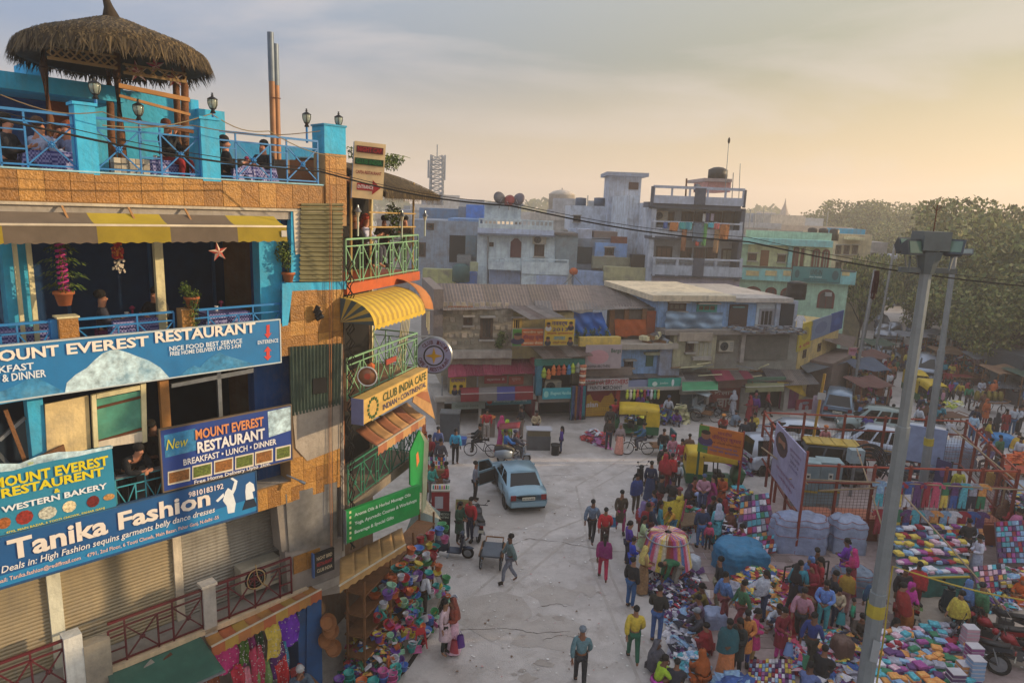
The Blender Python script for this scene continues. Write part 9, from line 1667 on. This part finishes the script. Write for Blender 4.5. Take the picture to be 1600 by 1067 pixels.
for ln in PP.split('\n'):
    px,py,pose,hd,top,bot,head,style,label=ln.split(',',8); px,py=float(px),float(py)
    if pose=='ride' and px in(745,1013,1554): continue
    x,y=g2(px,py); s=(.62 if label.startswith('child') else (.8 if label.startswith('boy') or label.startswith('girl') else U(.97,1.03)))*(.95 if 'woman' in label else 1)
    z=.13 if px<700 and py>760 else .02
    person(TR(x,y,z,R(float(hd))),pose,top,bot,head,style,label,s=s)
# riders placed on their machines
def on(px,py,dx,dy,z,hd,*a,**k):
    x,y=g2(px,py); person(TR(x+dx,y+dy,z,R(hd)),*a,**k)
on(772,722,-.75,.66,.05,-88,'ride','101014','14141a','h','j','rickshaw puller in black on the red cycle rickshaw'); on(1028,716,-.7,.45,.05,-85,'ride','1c4a6a','3a3a44','h','','rider in a blue shirt pedalling the teal cycle rickshaw')
on(802,727,.05,.4,-.02,98,'ride','2a2c3c','3a3a40','c:2a2a4a','j','scooter driver in a dark helmet on the silver scooter'); on(802,727,-.4,.36,.02,98,'ride','14549a','8a7a60','h','j','passenger in a bright blue jacket riding on the silver scooter')
on(1545,745,-.1,.0,.02,-80,'ride','4a3c5a','2a2a34','t:5a5a6a','','man in a mauve shirt on the bicycle in the far road')
# shopping bags held by people
for px,py,dx,c,lb in ((734,846,.25,'a8aab4','white carrier bag held by the person in the red jacket'),(968,832,-.32,'2a6a9a','blue carrier bag held by the woman in magenta trousers'),(1093,857,-.32,'a0a4b0','pale carrier bag held by the man in the navy waistcoat'),(694,1028,.28,'9a2a3a','red and green printed shopping bag of the braided woman'),(707,1020,.22,'4a1c7a','violet shopping bag beside the pink sari'),(1303,984,.05,'2a9098','turquoise bag held by the boy in the beige sweater'),(1216,1032,.15,'6a8ac0','pale blue bag held by the woman in maroon')):
    x,y=g2(px,py); t=thing('carrier_bag',lb,'bag',TR(x+dx,y-.22,.35,U(-.4,.4))); MB().use(plastic(c)).grid(lambda u,v:(cos(u*2*pi)*.14*(1-.4*v),sin(u*2*pi)*.07*(1-.4*v),.36*v),10,4).build('bag',t,True); MB().use(plastic(c)).tube([(-.05,0,.34),(0,0,.48),(.05,0,.34)],.01,4).build('handle',t)
x,y=g2(1350,962); t=thing('balloon','turquoise balloon held out by the child in green','balloon',TR(x,y,.75)); MB().use(plastic('3aa0a0')).ell((0,0,0),.13,.13,.15,10).build('balloon',t,True)
# diners and staff in the left building
def lp(px,py,y,z,hd,*a,**k):
    x,_=LF.p(px,py,y); q=LF.M@Vector((x,y,z)); person(Matrix.Translation(q)@RZ(LF.ang+R(hd)),*a,**k)
lp(158,470,.95,z3+.0,75,'sit','2a2c3a','6a2450','h','j','woman with bobbed black hair dining behind the blue railing',skin=SKW); lp(243,470,1.0,z3,-50,'sit','14141a','24242c','l','j','woman in black with a scarf facing her across the blue restaurant table',skin=SKW)
lp(12,225,.9,z4+.1,60,'sit','14141a','1c1c22','l','j','diner in black at the near edge of the terrace',skin=SKW); lp(62,225,.85,z4+.1,120,'sit','8a94b0','3a3a44','h','','balding man in a pale blue shirt with his back to the terrace railing',skin=SKW,hair='4a3020'); lp(108,235,1.0,z4+.1,-70,'eat','6a7aa0','2a2a30','h','','man in a blue shirt resting his head at the terrace table',skin=SKW,hair='7a3a1c')
lp(262,225,1.35,z4+.35,30,'eat','14161c','7a1418','h','j','man in black eating by himself inside the thatched hut',skin=SKW,hair='5a2c1c'); lp(352,245,.8,z4+.1,70,'sit','101014','14141a','l','j','dark haired woman in black at the railing near the flue pipes',skin=SKW); lp(412,245,.85,z4+.1,-60,'sit','14161a','2a2c34','h','j','man in black opposite her beside the flue pipes',skin=SKW)
lp(196,720,.42,z2+.0,20,'lean','101216','14161c','h','','man in a black shirt leaning on the rail between the two signboards',skin=SKW); lp(240,720,.75,z2+.0,110,'stand','0e1014','14141a','h','','man in black turned away behind the leaning man')
def cfp(px,y,z,hd,*a,**k):
    x,_=CF.p(px,400,y); q=CF.M@Vector((x,y,z)); person(Matrix.Translation(q)@RZ(CF.ang+R(hd)),*a,**k)
cfp(572,.45,f3+.25,10,'sit','a0a4c4','3a3a44','l','','red haired woman in a white blouse on the cafe balcony',skin=SKW,hair='8a2c1c'); cfp(556,.55,f3+.2,60,'sit','14141a','1c1c22','h','j','diner in black beside the red haired woman on the cafe balcony',skin=SKW,hair='8a5a3a'); cfp(600,.9,f3+.2,-60,'sit','3a2a20','2a2420','h','','diner in brown farther along the cafe balcony',skin=SKW); cfp(633,.8,f3+.2,-80,'sit','5a4a3a','2a2420','h','','diner half hidden by the middle balcony lamp',skin=SKW)
q=LF.M@Vector((lf(466,1100,-.9)[0],-.95,0)); person(Matrix.Translation(Vector((q.x,q.y,1.15)))@RZ(R(30)),'ponder','3a4a5a','2a2c34','h','j','elderly man in a grey cardigan resting his chin by the blue wall',skin=SKIN[1],hair='8a8a8a',s=1.0)
x,y=q.x,q.y; t=thing('shop_platform','raised wooden shop platform under the seated elderly man','platform',TR(x,y,0,R(45))); ubox('deck',-.7,-.45,1.08,.6,.6,1.15,WOODM,t); ubox('base',-.65,-.4,.0,.55,.55,1.079,mat('3a3028',.9),t)
# crowds farther off
CT=[('7a1420','red'),('14203c','navy'),('1c1c22','black'),('8a8c98','grey'),('a0a4b0','white'),('4a1c6a','purple'),('1c6a7a','teal'),('a04a1c','orange'),('8a1a5a','magenta'),('2a5a3a','green'),('5a3a28','brown'),('a08a2a','yellow'),('3a5a8a','blue'),('9a6a7a','pink')]
CB=[('1c1c22','black'),('2a3a5a','denim'),('4a4238','khaki'),('6a2a30','maroon')]
random.seed(21); used=set(); zones=[((1000,1060,790,860),6,'in the aisle by the sari rack'),((1085,1150,800,870),5,'among the middle stalls'),((1120,1230,960,1020),4,'in the lower market aisle'),((1210,1330,930,1010),4,'in the thick of the women shoppers'),((1440,1600,950,1010),3,'on the sandy strip'),((1372,1400,570,620),14,'in the side street beyond the poles'),((1335,1395,610,680),16,'in the side street crowd'),((1400,1430,560,600),6,'on the road beside the minibus'),((1460,1560,575,640),26,'in the far market crowd'),((1455,1500,560,600),12,'behind the second lamp post'),((1430,1470,640,690),12,'around the far auto rickshaws'),((1500,1600,640,690),8,'by the milk cans and tin shed'),((1540,1600,700,800),6,'near the carrot cart'),((1030,1065,735,770),4,'in the crowd behind the black scooter'),((970,1070,655,672),7,'in front of the toy shop'),((1555,1600,780,850),6,'among the right edge stalls'),((1500,1600,540,575),12,'under the far trees'),((1140,1240,650,665),4,'outside the tea shop')]
for (x0,x1,y0,y1),n,wh in zones:
    i=0
    while i<n:
        c,b=random.choice(CT),random.choice(CB); fem=rnd()<.45; pose=random.choice(['stand','walk','look','walk','squat'] if n<14 else ['stand','walk','look'])
        key=(c[1],b[1],fem,pose,wh); i+=1
        if key in used: continue
        used.add(key); x,y=g2(U(x0,x1),U(y0,y1)); head=random.choice(['l','b','f:'+c[0]]) if fem else random.choice(['h','h','c:'+b[0]]); st=random.choice(['s','k','w:'+c[0]]) if fem else random.choice(['','j','j'])
        person(TR(x,y,.01,U(0,6.3)),pose,c[0],b[0] if 's' not in st else c[0],head,st,'%s in %s %s %s'%('woman' if fem else 'man','%s over %s'%(c[1],b[1]) if 's' not in st else 'a long %s sari'%c[1],{'stand':'standing','walk':'walking','look':'looking down','squat':'squatting'}[pose],wh),group='people in the distance',s=.95 if fem else 1)
